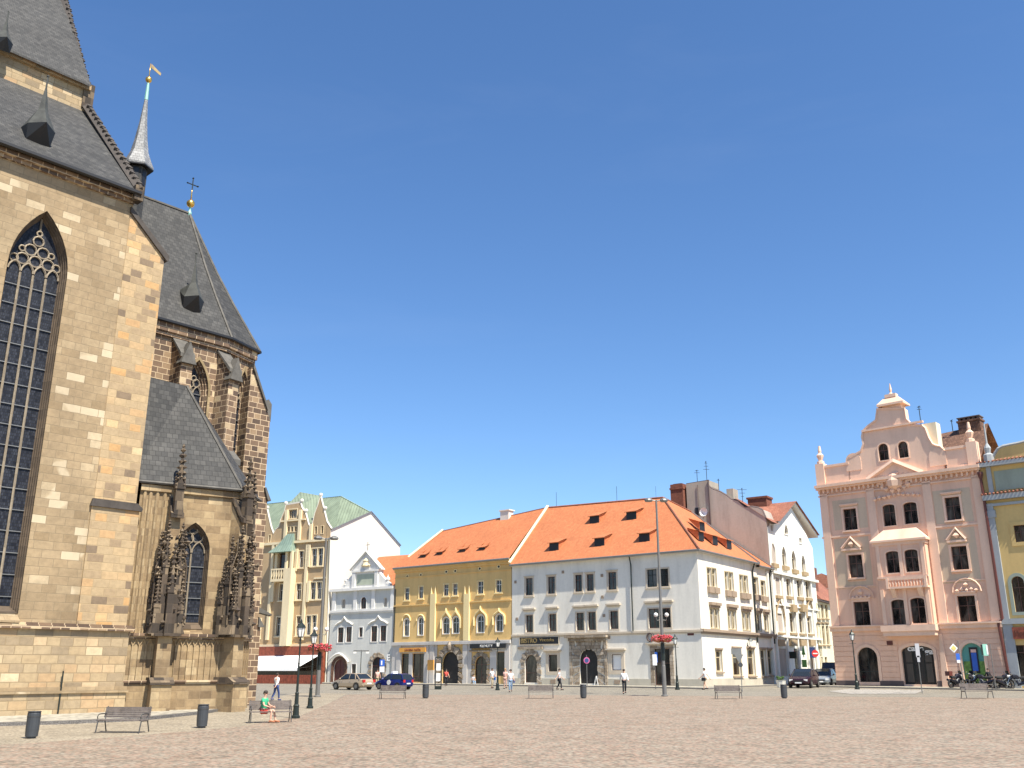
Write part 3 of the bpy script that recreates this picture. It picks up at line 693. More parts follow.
# chapel string courses, sill, blind tracery ribs
zs, zl = FC.z_at(195, 637), FC.z_at(195, 682)
mb = MB()
for f in (FL, FC, FR_, FD):
    mb.box(f, -.1, f.L + .15, -.2, .5, zs, zs + .14); mb.box(f, -.05, f.L + .1, -.2, .36, zs - .14, zs)
    mb.box(f, -.1, f.L + .2, -.2, .5, zl, zl + .1); mb.box(f, -.1, f.L + .18, -.2, .42, zl - .1, zl)
mb.build('string_course', 'presbytery_stone', church)
mb = MB()
for f in (FL, FC, FR_, FD):
    mb.box(f, -.05, f.L + .12, -.2, .38, 0, zl - .1); mb.box(f, 0, f.L + .05, -.2, .22, zl + .1, zs - .14)
    k = int(f.L / .34)
    for i in range(k + 1):
        s = .1 + i * (f.L - .2) / k
        mb.box(f, s - .045, s + .045, .2, .31, zl + .1, zs - .5)
        if i < k:
            s2_ = .1 + (i + 1) * (f.L - .2) / k; m_ = (s + s2_) / 2
            for q in ((s, zs - .55, m_, zs - .2), (m_, zs - .2, s2_, zs - .55)):
                mb.prism(f, [(q[0], q[1]), (q[2], q[3]), (q[2], q[3] + .12), (q[0], q[1] + .12)], .2, .3)
mb.build('panelled_plinth', 'chapel_stone', church)
mb = MB(); mb.prism(Frame(FC.P((cw0 + cw1) / 2, 0, 0).xy, FC.P((cw0 + cw1) / 2, 1, 0).xy), [(-.5, zs), (.4, zs), (.4, zs + .15), (-.5, czb + .1)], -.85, .85); mb.build('window_sill', 'chapel_stone', church)
def pinnacle(p, dv, z0, z1, w, parent, shaft=.45, nm='pinnacle', croc=True):
    """square crocketed pinnacle: shaft, four gablets, tapering spirelet, finial"""
    w *= 1.3; mb = MB(); p = V((p[0], p[1])); a0 = atan2(dv.y, dv.x) + pi / 4; H = z1 - z0; zs_ = z0 + H * shaft; r = w * .707
    mb.lathe((p.x, p.y, 0), [(r, z0), (r, zs_)], 4, a0); mb.lathe((p.x, p.y, 0), [(r * 1.25, zs_ - .04), (r * 1.25, zs_ + .08), (r * .9, zs_ + .12)], 4, a0)
    g = w * 1.3
    for k in range(4):
        a = a0 - pi / 4 + k * pi / 2; d_ = V((cos(a), sin(a))); f = Frame(p, p + V((-d_.y, d_.x)))
        mb.prism(f, [(-w * .6, zs_), (w * .6, zs_), (0, zs_ + g)], w * .35, w * .62); mb.blob(f.P(0, w * .5, zs_ + g + .03), w * .22)
    mb.lathe((p.x, p.y, 0), [(r * .8, zs_), (r * .12, z1)], 4, a0)
    if croc:
        nn = max(3, int((z1 - zs_) / (w * .75)))
        for i in range(nn):
            f_ = (i + .5) / nn; zz = zs_ + (z1 - zs_) * f_; rr = r * (.8 - .68 * f_) + w * .1
            for k in range(4):
                a = a0 + k * pi / 2; mb.blob((p.x + cos(a) * rr, p.y + sin(a) * rr, zz), w * .27, .4)
    mb.lathe((p.x, p.y, 0), [(w * .1, z1), (w * .38, z1 + w * .3), (w * .12, z1 + w * .55), (w * .22, z1 + w * .8), (.01, z1 + w * 1.1)], 6)
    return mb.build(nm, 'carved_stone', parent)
def ornate_buttress(corner, dv, zplus, pyt, sgn):
    dv = V(dv).normalized(); f = Frame(corner, corner + dv); tv = f.n
    mb = MB()
    mb.prism(f, [(-.3, 0), (1.35, 0), (1.35, zl - .1), (1.15, zl + .1), (-.3, zl + .1)], -.5, .5)
    mb.prism(f, [(-.3, zl), (1.0, zl), (1.0, zs), (-.3, zs)], -.36, .36)
    mb.prism(f, [(-.3, zs), (.75, zs), (.75, 9.0), (.55, 10.6), (-.3, 12.0)], -.26, .26)
    b = mb.build('chapel_buttress', 'chapel_stone', church)
    mb = MB(); mb.prism(f, [(-.1, 11.9), (.85, 10.55), (1.0, 10.55), (1.0, 10.8), (.75, 10.9), (-.1, 12.2)], -.34, .34)
    mb.prism(f, [(-.3, zl - .12), (1.45, zl - .12), (1.45, zl), (1.0, zl + .25), (-.3, zl + .25)], -.6, .6)
    mb.prism(f, [(-.3, zs - .02), (1.25, zs - .02), (1.25, zs + .12), (-.3, zs + .12)], -.58, .58)
    for o in (-.62, 0.0, .62):
        mb.prism(Frame(f.P(.6, o, 0).xy, f.P(.6, o + 1, 0).xy), [(-.3, zs + .1), (.3, zs + .1), (0, zs + 1.0)], -.55, .25 if abs(o) > .1 else .6)
    mb.build('coping', 'carved_stone', b)
    c2 = f.P(.8, 0, 0).xy
    pinnacle(c2, dv, 10.7, pyt, .34, b, .42)                         # tall slim top pinnacle
    pinnacle(f.P(.55, .62, 0).xy, dv, zs, 9.5, .24, b, .55); pinnacle(f.P(.55, -.62, 0).xy, dv, zs, 9.6, .24, b, .55)
    pinnacle(f.P(1.0, .36, 0).xy, dv, zs, 10.1, .22, b, .62); pinnacle(f.P(1.0, -.36, 0).xy, dv, zs, 10.0, .22, b, .62)
    pinnacle(f.P(1.25, 0, 0).xy, dv, zs, 8.8, .26, b, .5)
    pinnacle(f.P(1.05, .62, 0).xy, dv, zs, 7.6, .2, b, .45); pinnacle(f.P(1.05, -.62, 0).xy, dv, zs, 7.4, .2, b, .45)
    pinnacle(f.P(.2, .75, 0).xy, dv, zs, 7.9, .2, b, .5); pinnacle(f.P(.2, -.75, 0).xy, dv, zs, 8.1, .2, b, .5)
    m = MB()                                                            # traceried canopy gables, figures and foliage bosses
    for o in (-.45, .45):
        g = Frame(f.P(.9, o, 0).xy, f.P(.9, o + 1, 0).xy)
        m.tube([g.P(-.34, .1, zs + 3.6), g.P(0, .1, zs + 4.6), g.P(.34, .1, zs + 3.6)], .05, 4, False)
        m.tube([g.P(-.34, .1, zs + 3.6), g.P(-.34, .1, zs + .6)], .045, 4); m.tube([g.P(.34, .1, zs + 3.6), g.P(.34, .1, zs + .6)], .045, 4)
        m.tube([g.P(0, .1, zs + 4.6), g.P(0, .1, zs + 5.3)], .05, 4)
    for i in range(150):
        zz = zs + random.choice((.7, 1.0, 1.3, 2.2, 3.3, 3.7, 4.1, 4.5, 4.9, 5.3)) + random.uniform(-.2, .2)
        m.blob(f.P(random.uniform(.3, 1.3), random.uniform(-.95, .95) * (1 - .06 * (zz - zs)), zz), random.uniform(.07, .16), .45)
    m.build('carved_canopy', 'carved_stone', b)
ornate_buttress(CA, (FL.n + FC.n), 0, atY(173, 452, 51.4).z, -1)
ornate_buttress(CB, (FC.n + FR_.n), 0, atY(233, 464, 53.2).z, 1)
pinnacle(FR_.P(.6, .7, 0).xy, FR_.n, 10.0, 13.4, .26, church, .4); pinnacle(FR_.P(1.2, .5, 0).xy, FR_.n, zs, 9.6, .25, church, .5)
# attached shafts beside the nave corner
mb = MB()
for i, s in enumerate((.25, .55, .9, 1.3, 1.7, 2.1)):
    mb.lathe(FL.P(s, .0, 0), [(.11, zs), (.11, ceil - .4)], 8)
mb.build('wall_shaft', 'chapel_stone', church)
# small lean-to hood on the far corner of the presbytery
hp = atY(262, 612, 61.5)
mb = MB(); f = Frame(hp.xy, hp.xy + V((.9, .35))); mb.prism(f, [(-.9, hp.z + .1), (.55, hp.z - .25), (.55, hp.z - .15), (-.9, hp.z + .6)], -.5, .5); mb.build('lean_to_hood', 'zinc_stone', church)
# kerbed pavement beside the church
kp = [ground(-60, 728), ground(60, 724.5), ground(140, 721), ground(205, 714), ground(232, 709.5), ground(246, 705)]
bk = [V((-30, 70, 0)), V((-60, 60, 0))]
gsheet('church_kerb', [(p.x, p.y) for p in kp] + [(p.x, p.y) for p in bk], 'kerb_granite', .14, th=.2)
c_ = [p + V((-.2, .25, 0)) for p in kp]
gsheet('church_pavement', [(p.x, p.y) for p in c_] + [(p.x, p.y) for p in bk], 'walk_setts', .144)
# ================================================================== TOWN HOUSES
def bldg(name, label, fr, back=14, loc_s=None):
    p = fr.P(fr.L / 2 if loc_s is None else loc_s, 0, 0)
    return thing(name, label, 'building', (p.x, p.y, gz(p.x, p.y)))
class Fac:
    def __init__(s, root, fr, o=0, reveal=.22):
        s.root, s.fr, s.o, s.rv, s.holes, s.todo = root, fr, o, reveal, [], []
        s.offs = 0
    def px(s, x0, y0, x1, y1, off=None):
        off = s.o if off is None else off
        ym, xm = (y0 + y1) / 2, (x0 + x1) / 2
        a, b = s.fr.hit(x0, ym, off)[0], s.fr.hit(x1, ym, off)[0]
        return a, b, s.fr.hit(xm, y1, off)[1], s.fr.hit(xm, y0, off)[1]
    def hole(s, shp): s.holes.append(shp); return shp
    def win(s, x0, y0, x1, y1, kind='rect', frame='brown_frame', glass='glass', nx=2, bars=(.68,), surr=None, sw=.18, so=.05, hood=None, hw=.3, hp=.28, hh=.16, hgap=.3, sill=None, sp=.2, sillh=.14, name='window', o=None, wood=.06, lab=None):
        a, b, z0, z1 = s.px(x0, y0, x1, y1)
        fn = {'rect': rect, 'round': rarch, 'seg': sarch, 'point': parch}[kind]
        shp = fn(a, b, z0, z1); s.holes.append(shp)
        s.todo.append((shp, (a, b, z0, z1), kind, frame, glass, nx, bars, surr, sw, so, hood, hw, hp, hh, hgap, sill, sp, sillh, name, wood, lab))
        return a, b, z0, z1
    def finish(s, outer, mat, name='wall'):
        mb = MB(); mb.wall(s.fr, outer, s.holes, s.o, s.rv)
        w = mb.build(name, mat, s.root)
        for (shp, (a, b, z0, z1), kind, frame, glass, nx, bars, surr, sw, so, hood, hw, hp, hh, hgap, sill, sp, sillh, name_, wood, lab) in s.todo:
            fr = s.fr; ob = s.o - s.rv + .02
            m = MB(); inner = grow(shp, -wood); m.ring(fr, shp, inner, ob, ob + .06)
            for i in range(1, nx):
                c = a + (b - a) * i / nx; m.box(fr, c - wood * .5, c + wood * .5, ob, ob + .05, z0 + .02, z1 - .03 - (0 if kind == 'rect' else .04))
            for bb in bars:
                zz = z0 + (z1 - z0) * bb; m.box(fr, a + .03, b - .03, ob, ob + .055, zz - wood * .5, zz + wood * .5)
            wn = m.build(name_, frame, s.root, label=lab)
            g = MB(); g.add([fr.P(x, ob + .015, z) for x, z in shp], [tuple(t) for t in tessellate_polygon([[V((x, z, 0)) for x, z in shp]])])
            g.build('pane', glass, wn)
            if surr:
                m = MB(); m.ring(fr, grow(shp, sw), grow(shp, -.004), s.o - .02, s.o + so); m.build('surround', surr, wn)
            if hood:
                m = MB(); zt = z1 + hgap
                m.box(fr, a - hw, b + hw, s.o - .02, s.o + hp, zt, zt + hh); m.box(fr, a - hw * .7, b + hw * .7, s.o - .02, s.o + hp * .6, zt - hh * .8, zt)
                m.build('hood', hood, wn)
            if sill:
                m = MB(); m.box(fr, a - .2, b + .2, s.o - .02, s.o + sp, z0 - sillh - .06, z0 - .06); m.build('sill', sill, wn)
        return w
def zspan(fr, x0, y0, x1, y1, off=0):
    return fr.hit(x0, y0, off), fr.hit(x1, y1, off)
def strip(mb, fr, s0, s1, z, h, p, o=0): mb.box(fr, s0, s1, o - .02, o + p, z, z + h)
def rustic(mb, fr, shp, w, bl, o, so):
    """ring of alternating blocks round an arch"""
    out = grow(shp, w); n = len(shp)
    for i in range(1, n):
        j = (i + 1) % n
        if i == n - 1: j = 0
        p0, p1, q0, q1 = V(shp[i]), V(shp[j]), V(out[i]), V(out[j])
        L = (p1 - p0).length; k = max(1, int(L / bl))
        for t in range(k):
            a, b = t / k + .03, (t + 1) / k - .03
            pr = so * (1.0 if (t + i) % 2 else .55)
            ex = 1.0 if (t + i) % 2 else .85
            A, B = p0.lerp(p1, a), p0.lerp(p1, b); C, D = q0.lerp(q1, b), q0.lerp(q1, a)
            C = B + (C - B) * ex; D = A + (D - A) * ex
            mb.prism(fr, [tuple(A), tuple(B), tuple(C), tuple(D)], o - .02, o + pr)
def text(fr, s, o, z, txt, h, mat, parent, name='lettering', ext=.02, width=None, bold=False):
    cu = bpy.data.curves.new(name, 'FONT'); cu.body = txt; cu.size = h; cu.extrude = ext
    if bold: cu.offset = h * .03
    t = bpy.data.objects.new('tmp_text', cu); COL.objects.link(t)
    dg = bpy.context.evaluated_depsgraph_get(); me = bpy.data.meshes.new_from_object(t.evaluated_get(dg))
    bpy.data.objects.remove(t)
    xs = [v.co.x for v in me.vertices]; k = width / (max(xs) - min(xs)) if width else 1
    org = ORG.get(parent.name, V((0, 0, 0)))
    for v in me.vertices:
        q = fr.P(s + v.co.x * k, o + v.co.z, z + v.co.y); v.co = q - org
    me.name = name; me.materials.clear(); me.materials.append(M[mat])
    ob = bpy.data.objects.new(name, me); COL.objects.link(ob); ob.parent = parent; ORG[ob.name] = org
    return ob
def sidebox(mb, fr, s0, s1, dep, z0, z1):
    mb.box(fr, s0, s1, -dep, -.36, z0, z1)
# ------------------------------------------------------------------ white corner house
WC = (19.3, 100)
WL, WR = Frame((0, 115), WC), Frame(WC, (31.4, 117))
house = bldg('corner_house', 'long white three-storey corner house with steep orange tiled roof and small dormers', WL)
ez = WL.z_at(697, 549); cz = WL.z_at(600, 633.0)
fL = Fac(house, WL)
kw = dict(surr='beige_trim', sw=.16, so=.04, sill='beige_trim', sp=.16)
for b in ((525.5, 578, 532.8, 595.3), (547.7, 576.6, 555, 593.8), (575, 574.7, 582, 591.7), (586.5, 574, 593.8, 591), (608, 572, 616.4, 589.7)):
    fL.win(*b, hood='beige_trim', hw=.22, hp=.12, hh=.08, hgap=.16, **kw)
for b in ((646.9, 569.3, 657, 587), (659.2, 568.6, 668.5, 586.4)): fL.win(*b, frame='dark_metal', **kw)
for b in ((525.8, 615.2, 533.1, 632.2), (549, 614, 556.3, 631.2), (576.3, 612.7, 584, 630.4), (588, 612, 596, 630), (610, 611, 618.3, 629), (648.6, 608.6, 659.3, 628.2), (661, 608, 670.8, 627.6)):
    fL.win(*b, surr='beige_trim', sw=.13, so=.04, hood='beige_trim', hw=.38, hp=.3, hh=.17, hgap=.62)
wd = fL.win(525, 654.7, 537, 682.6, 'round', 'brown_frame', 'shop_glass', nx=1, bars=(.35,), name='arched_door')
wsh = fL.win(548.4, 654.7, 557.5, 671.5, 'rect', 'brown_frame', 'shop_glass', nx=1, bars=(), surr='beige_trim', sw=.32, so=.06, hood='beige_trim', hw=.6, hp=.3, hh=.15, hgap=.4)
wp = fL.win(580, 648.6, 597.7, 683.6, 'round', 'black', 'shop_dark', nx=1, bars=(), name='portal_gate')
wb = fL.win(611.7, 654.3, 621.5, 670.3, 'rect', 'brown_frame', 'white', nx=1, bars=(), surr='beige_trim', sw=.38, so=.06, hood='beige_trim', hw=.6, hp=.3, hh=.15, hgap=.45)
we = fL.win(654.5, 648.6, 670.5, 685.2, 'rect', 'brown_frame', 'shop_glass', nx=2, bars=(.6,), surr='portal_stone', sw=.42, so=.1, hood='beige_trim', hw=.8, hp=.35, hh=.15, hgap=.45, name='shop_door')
zbL = -.3
fL.finish([(0, zbL), (WL.L, zbL), (WL.L, ez), (0, ez)], 'white_wall')
# little square plaques and vents
mb = MB(); strip(mb, WL, 0, WL.L + .2, cz - .12, .2, .17); strip(mb, WL, 0, WL.L + .1, cz - .26, .14, .09)
mb.build('string_course', 'beige_trim', house)
# cut for doors by building separate base pieces
mb = MB(); cuts = [(wd[0] - .7, wd[1] + .7), (wp[0] - 1.1, wp[1] + 1.1), (we[0] - .45, we[1] + .45)]; a = 0
for c0, c1 in cuts + [(WL.L + .1, 0)]:
    mb.box(WL, a, c0, -.02, .1, -.3, 1.75); a = c1
mb.build('base_course', 'base_beige', house)
mb = MB(); rustic(mb, WL, rarch(wd[0] - .02, wd[1] + .02, wd[2], wd[3]), .62, .5, 0, .12); strip(mb, WL, wd[0] - .9, wd[1] + .9, wd[3] + .62, .3, .22); mb.build('door_surround', 'portal_stone', house)
mb = MB(); rustic(mb, WL, rarch(wp[0] - .02, wp[1] + .02, wp[2], wp[3]), 1.0, .55, 0, .12)
z_ = WL.z_at(586, 640.5); strip(mb, WL, wp[0] - 1.35, wp[1] + 1.2, z_ - .05, .35, .3); strip(mb, WL, wp[0] - 1.7, wp[1] + 1.5, z_ + .3, .25, .6)
for e_ in (wp[0] - 1.3, wp[1] + 1.0): mb.box(WL, e_, e_ + .3, -.02, .16, .9, z_)
for i_ in range(-3, 4): mb.prism(WL, [((wp[0] + wp[1]) / 2 + i_ * .62 - .1, z_ - 1.0 + abs(i_) * -.12), ((wp[0] + wp[1]) / 2 + i_ * .62 + .25, z_ - 1.0 + abs(i_) * -.12), ((wp[0] + wp[1]) / 2 + i_ * .72 + .28, z_ - .05), ((wp[0] + wp[1]) / 2 + i_ * .72 - .15, z_ - .05)], 0, .1)
mb.build('portal_surround', 'portal_stone', house)
# roof
BK = V((.613, .79)).normalized()
def up_(p, z): return V((p[0], p[1], z))
RZ = 22.0
A0, A1 = V((0, 115)), V(WC)
RL = A0 + BK * 7.5; AP = A1 + BK * 7.5 - WL.d * 7.8
RB = WR.P(16.1, -7.8, 0).xy; RB2 = WR.P(20.6, -7.8, 0).xy
ovh = .5
mb = MB()
EL, EC = A0 + WL.n * ovh, A1 + WL.n * ovh + WR.n * ovh
ER, ER2 = WR.P(16.1, ovh, 0).xy, WR.P(20.7, ovh, 0).xy
mb.quad(up_(EL, ez - .1), up_(EC, ez - .1), up_(AP, RZ), up_(RL, RZ + .5))
mb.quad(up_(EC, ez - .1), up_(ER, ez - .1), up_(RB, RZ - .6), up_(AP, RZ))
ez2 = ez - .25
mb.quad(up_(ER, ez2 - .1), up_(ER2, ez2 - .1), up_(RB2, RZ - 1.6), up_(RB, RZ - 1.3))
# back slopes
BL_ = A0 + BK * 15; BC_ = AP + BK * 7.5 - WL.d * .1
mb.quad(up_(RL, RZ + .5), up_(AP, RZ), up_(AP + BK * 7 - WL.d * 7, ez), up_(BL_, ez))
mb.quad(up_(AP, RZ), up_(RB, RZ - .6), up_(RB - WR.n * 7.8, ez), up_(AP + BK * 7 - WL.d * 7, ez))
mb.quad(up_(RB, RZ - 1.3), up_(RB2, RZ - 1.6), up_(RB2 - WR.n * 7.8, ez), up_(RB - WR.n * 7.8, ez))
roof = mb.build('roof', 'roof_orange', house, fix=False)
mb = MB()
for p, q in (((EL, ez - .28), (EC, ez - .28)), ((EC, ez - .28), (ER, ez - .28)), ((ER, ez2 - .28), (ER2, ez2 - .28))):
    a, b = up_(*p), up_(*q); mb.quad(a, b, b + V((0, 0, .2)), a + V((0, 0, .2)))
mb.quad(up_(EL, ez - .28), up_(EC, ez - .28), up_(A1, ez - .28), up_(A0, ez - .28)); mb.quad(up_(EC, ez - .28), up_(ER, ez - .28), up_(WR.P(16.1, 0, 0).xy, ez - .28), up_(A1, ez - .28))
mb.quad(up_(ER, ez2 - .28), up_(ER2, ez2 - .28), up_(WR.P(20.7, 0, 0).xy, ez2 - .28), up_(WR.P(16.1, 0, 0).xy, ez2 - .28))
mb.build('soffit', 'grey_stucco', house, fix=False)
mb = MB(); mb.tube([up_(EL, ez - .15), up_(EC, ez - .15), up_(ER, ez - .15)], .11, 6); mb.tube([up_(ER, ez2 - .15), up_(ER2, ez2 - .15)], .1, 6); mb.build('gutter', 'zinc', house)
mb = MB(); mb.tube([up_(EC, ez - .02), up_(AP, RZ + .06)], .11, 5); mb.tube([up_(AP, RZ + .06), up_(RB, RZ - .5)], .1, 5); mb.tube([up_(RL, RZ + .55), up_(AP, RZ + .06)], .1, 5); mb.build('ridge_tiles', 'roof_red', house)
mb = MB()
for a, b in (((ER, ez - .05), (RB, RZ - .55)),): mb.tube([up_(*a), up_(*b)], .13, 4)
mb.tube([up_(ER2, ez2 - .05), up_(RB2, RZ - 1.55)], .15, 4); mb.build('verge_flashing', 'plinth_dark', house)
mb = MB()
a, b = up_(EL, ez + .1), up_(RL, RZ + .7)
for k in (0,): mb.tube([a, b], .22, 4)
mb.build('party_wall_coping', 'tan_trim', house)
for n_i in range(2):   # lightning rods
    mb = MB(); p = up_(RL, RZ + .5).lerp(up_(AP, RZ), (.08, .62)[n_i]); mb.tube([p, p + V((0, 0, 1.9))], .03, 4); mb.build('lightning_rod', 'dark_metal', house)
def dormer(P, d, n, w, h, L, parent, mat='roof_orange'):
    """P foot point on roof (3d), d along eave, n outward; shallow lean-to dormer"""
    mb = MB(); d3, n3 = V((*d, 0)), V((*n, 0))
    b0, b1 = P - d3 * w / 2, P + d3 * w / 2
    t0, t1 = b0 + V((0, 0, h)), b1 + V((0, 0, h)); r = V((0, 0, 0)) - n3 * L + V((0, 0, L * .36))
    ovx = d3 * .16; ovf = n3 * .22 - V((0, 0, .07))
    mb.quad(t0 - ovx + ovf, t1 + ovx + ovf, t1 + ovx + r, t0 - ovx + r)
    mb.quad(*[q + V((0, 0, .09)) for q in (t0 - ovx + ovf, t1 + ovx + ovf, t1 + ovx + r, t0 - ovx + r)])
    mb.quad(t0 - ovx + ovf, t1 + ovx + ovf, t1 + ovx + ovf + V((0, 0, .09)), t0 - ovx + ovf + V((0, 0, .09)))
    dm = mb.build('dormer', mat, parent, fix=False)
    mb = MB(); mb.quad(b0, b1, t1, t0); mb.build('dormer_window', 'black', dm)
    mb = MB(); dn = -n3 * L * 1.0
    for bq, tq in ((b0, t0), (b1, t1)): mb.quad(bq, tq, tq + r, bq + dn * .9 + V((0, 0, .9 * L)))
    mb.build('dormer_cheek', mat, dm, fix=False)
    return dm
def roof_hit(px, py, A, B, C):
    r = ray(px, py); nr = (B - A).cross(C - A); t = (A - EYE).dot(nr) / r.dot(nr); return EYE + r * t
RA, RBq, RC = up_(EL, ez - .1), up_(EC, ez - .1), up_(AP, RZ)
for px, py in ((554, 550.5), (599.5, 546), (644.5, 541.5), (594.5, 523.5), (631.5, 519.5)):
    dormer(roof_hit(px, py, RA, RBq, RC) + V((0, 0, -.05)), WL.d, WL.n, 1.35, .98, 1.6, roof)
RA, RBq, RC = up_(EC, ez - .1), up_(ER, ez - .1), up_(AP, RZ)
for px, py in ((702.5, 530.5), (701.5, 540.5), (715.5, 544.5), (729.5, 548.5)):
    dormer(roof_hit(px, py, RA, RBq, RC) + V((0, 0, -.05)), WR.d, WR.n, 1.35, 1.0, 1.35, roof)
# right face
fR = Fac(house, WR, reveal=.3)
def rk(sl=True): return dict(surr='window_cream', sw=.1, so=.05, frame='window_cream', glass='glass_warm', nx=1, wood=.1)
for b in ((707.2, 568, 711.3, 586.3), (712.2, 568.6, 716.2, 587), (725, 572, 728.5, 590), (729.3, 572.6, 733, 590.6), (739.7, 575.2, 743, 592.6), (744, 576, 747.6, 593), (753.6, 577.6, 758, 594.4), (761, 581, 765.2, 596)):
    fR.win(*b, sill='sill_stone', sp=.3, sillh=.62, **rk())
for b in ((710.3, 608.2, 714.2, 628), (715.1, 608.7, 718.9, 628.4), (728, 610, 731.5, 628.8), (732.3, 610.6, 735.8, 629.2), (742.3, 612, 745.7, 629.8), (746.5, 612.4, 749.9, 630.2), (757, 613.8, 761, 630.8), (764.2, 615, 768, 631.3)):
    fR.win(*b, hood='sill_stone', hw=.22, hp=.35, hh=.3, hgap=.3, **rk())
for b in ((716, 650.8, 721.8, 671.5), (732.8, 649.2, 741, 675.6), (747.7, 649.2, 754.6, 675.4), (761, 650, 766, 675.6), (768, 650.2, 772.6, 674.8)):
    fR.win(*b, hood='sill_stone', hw=.14, hp=.2, hh=.16, hgap=.12, sill='sill_stone', sp=.2, **rk())
fR.finish([(0, -.3), (20.6, -.3), (20.6, ez2), (16.1, ez2), (16.1, ez), (0, ez)], 'white_wall')
mb = MB(); z2 = WR.z_at(735, 632.3); strip(mb, WR, -.15, 20.6, cz - .1, .26, .35); strip(mb, WR, -.1, 20.5, cz - .32, .22, .2); mb.build('string_course', 'sill_stone', house)
mb = MB(); strip(mb, WR, -.1, 20.6, -.3, 1.2 + .9, .07); mb.build('base_course', 'base_beige', house)
mb = MB()
for px_, par in ((754.6, WR), (771.5, WR)):
    s = WR.s_at(px_, 600, .15); mb.tube([WR.P(s, ovh - .05, ez - .2), WR.P(s, .14, ez - 1.1), WR.P(s, .14, 5.6)], .09, 6)
mb.build('downpipe', 'dark_metal', house)
mb = MB(); s = WL.s_at(632, 600, .15); s2 = WL.s_at(630, 560, .15)
mb.tube([WL.P(s, ovh - .05, ez - .2), WL.P(s, .16, ez - 1.1), WL.P(s, .16, cz + .1)], .075, 6)
mb.build('downpipe', 'dark_metal', house)
mb = MB()
for px, py in ((515.5, 582), (563, 572), (602, 575.5), (602.5, 597), (604, 615.5), (609, 637.5), (578, 637.8), (517, 619)):
    s, z = WL.hit(px, py); mb.box(WL, s - .16, s + .16, -.02, .05, z - .16, z + .16)
s, z = WL.hit(605, 668); mb.box(WL, s - .1, s + .15, 0, .1, z - .4, z + .3)
for px, py in ((553.5, 681.5), (617.5, 682)):
    s, z = WL.hit(px, py); mb.box(WL, s - .35, s + .35, .0, .13, z - .2, z + .2)
mb.build('wall_vent', 'sill_stone', house)
bd = [o for o in children(house) if o.name.startswith('window') and any(c.name.startswith('pane') and c.data.materials[0].name == 'white' for c in children(o))]
# side/back walls
mb = MB(); mb.quad(up_(A0, -.3), up_(BL_, -.3), up_(BL_, ez), up_(RL, RZ + .4), up_(A0, ez))
e3 = WR.P(20.6, 0, 0).xy; e4 = WR.P(20.6, -15.6, 0).xy; mb.quad(up_(BL_, -.3), up_(AP + BK * 7 - WL.d * 7, -.3), up_(AP + BK * 7 - WL.d * 7, ez), up_(BL_, ez))
mb.build('side_wall', 'white_wall', house)
# lit reflections are real light only; signs on the corner house
def board(name, label, cat, fr, x0, y0, x1, y1, mat, th=.1, o=0, group=None, frame=None, fw=.06):
    ym, xm = (y0 + y1) / 2, (x0 + x1) / 2
    a, b = fr.s_at(x0, ym, o), fr.s_at(x1, ym, o); z0, z1 = fr.z_at(xm, y1, o), fr.z_at(xm, y0, o)
    t = thing(name, label, cat, fr.P((a + b) / 2, o, z0), 0, group)
    mb = MB(); mb.box(fr, a, b, o + .003, o + th, z0, z1); mb.build('board', mat, t)
    if frame:
        mb = MB(); mb.ring(fr, rect(a - fw, b + fw, z0 - fw, z1 + fw), rect(a, b, z0, z1), o + .003, o + th + .03); mb.build('board_frame', frame, t)
    return t, a, b, z0, z1
t, a, b, z0, z1 = board('shop_sign', 'long black shop sign with worn gold letters left of the big portal', 'sign', WL, 520.2, 637.2, 559, 644.2, 'black', frame='beige_trim')
text(WL, a + .15, .12, z0 + .16, 'BISTRO', (z1 - z0) * .95, 'worn_gold', t, width=(b - a) * .42, bold=True)
text(WL, a + (b - a) * .52, .12, z0 + .3, 'Vinoteka', (z1 - z0) * .62, 'worn_gold', t, width=(b - a) * .36)
s, z = WL.hit(650.5, 637.2); mb = MB(); pts = [WL.P(s + .34 * cos(2 * pi * i / 14), .12, z + .42 * sin(2 * pi * i / 14)) for i in range(15)]
mb.tube(pts, .1, 5, False); mb.tube([WL.P(s, 0, z + .42), WL.P(s, .14, z + .42)], .03, 4)
tag(mb.build('letter_sign', 'plinth_dark'), 'dark ring-shaped letter O fixed to the white wall left of the flower basket', 'sign')
t, a, b, z0, z1 = board('street_plaque', 'small brown street name plaque near the corner of the white house', 'sign', WL, 687.6, 632.4, 693.9, 635.4, 'red_frame', .05)
t, a, b, z0, z1 = board('notice_board', 'blue and white notice panel hung left of the shop door on the white house', 'sign', WL, 654.6, 652, 657.6, 662.5, 'blue', .1, .12)
mb = MB(); mb.box(WL, a, b, .23, .235, z0, z0 + (z1 - z0) * .45); mb.build('notice_paper', 'road_white', t)
# wall lantern on right face
def wall_lamp(fr, px, py, label, group=None):
    s, z = fr.hit(px, py, .4); t = thing('wall_lantern', label, 'lamp', fr.P(s, 0, z), 0, group)
    mb = MB(); mb.tube([fr.P(s, 0, z - .2), fr.P(s, .4, z - .5), fr.P(s, .4, z - .3)], .035, 5); mb.lathe(fr.P(s, .4, z), [(.3, .32), (.22, .45), (.06, .6), (.02, .75)], 6); mb.build('bracket', 'dark_metal', t)
    mb = MB(); mb.lathe(fr.P(s, .4, z), [(.13, -.28), (.25, .32)], 6); mb.build('lantern_glass', 'lamp_glass', t)
wall_lamp(WR, 750.5, 643.5, 'small lantern on a bracket on the sunlit side of the white corner house')
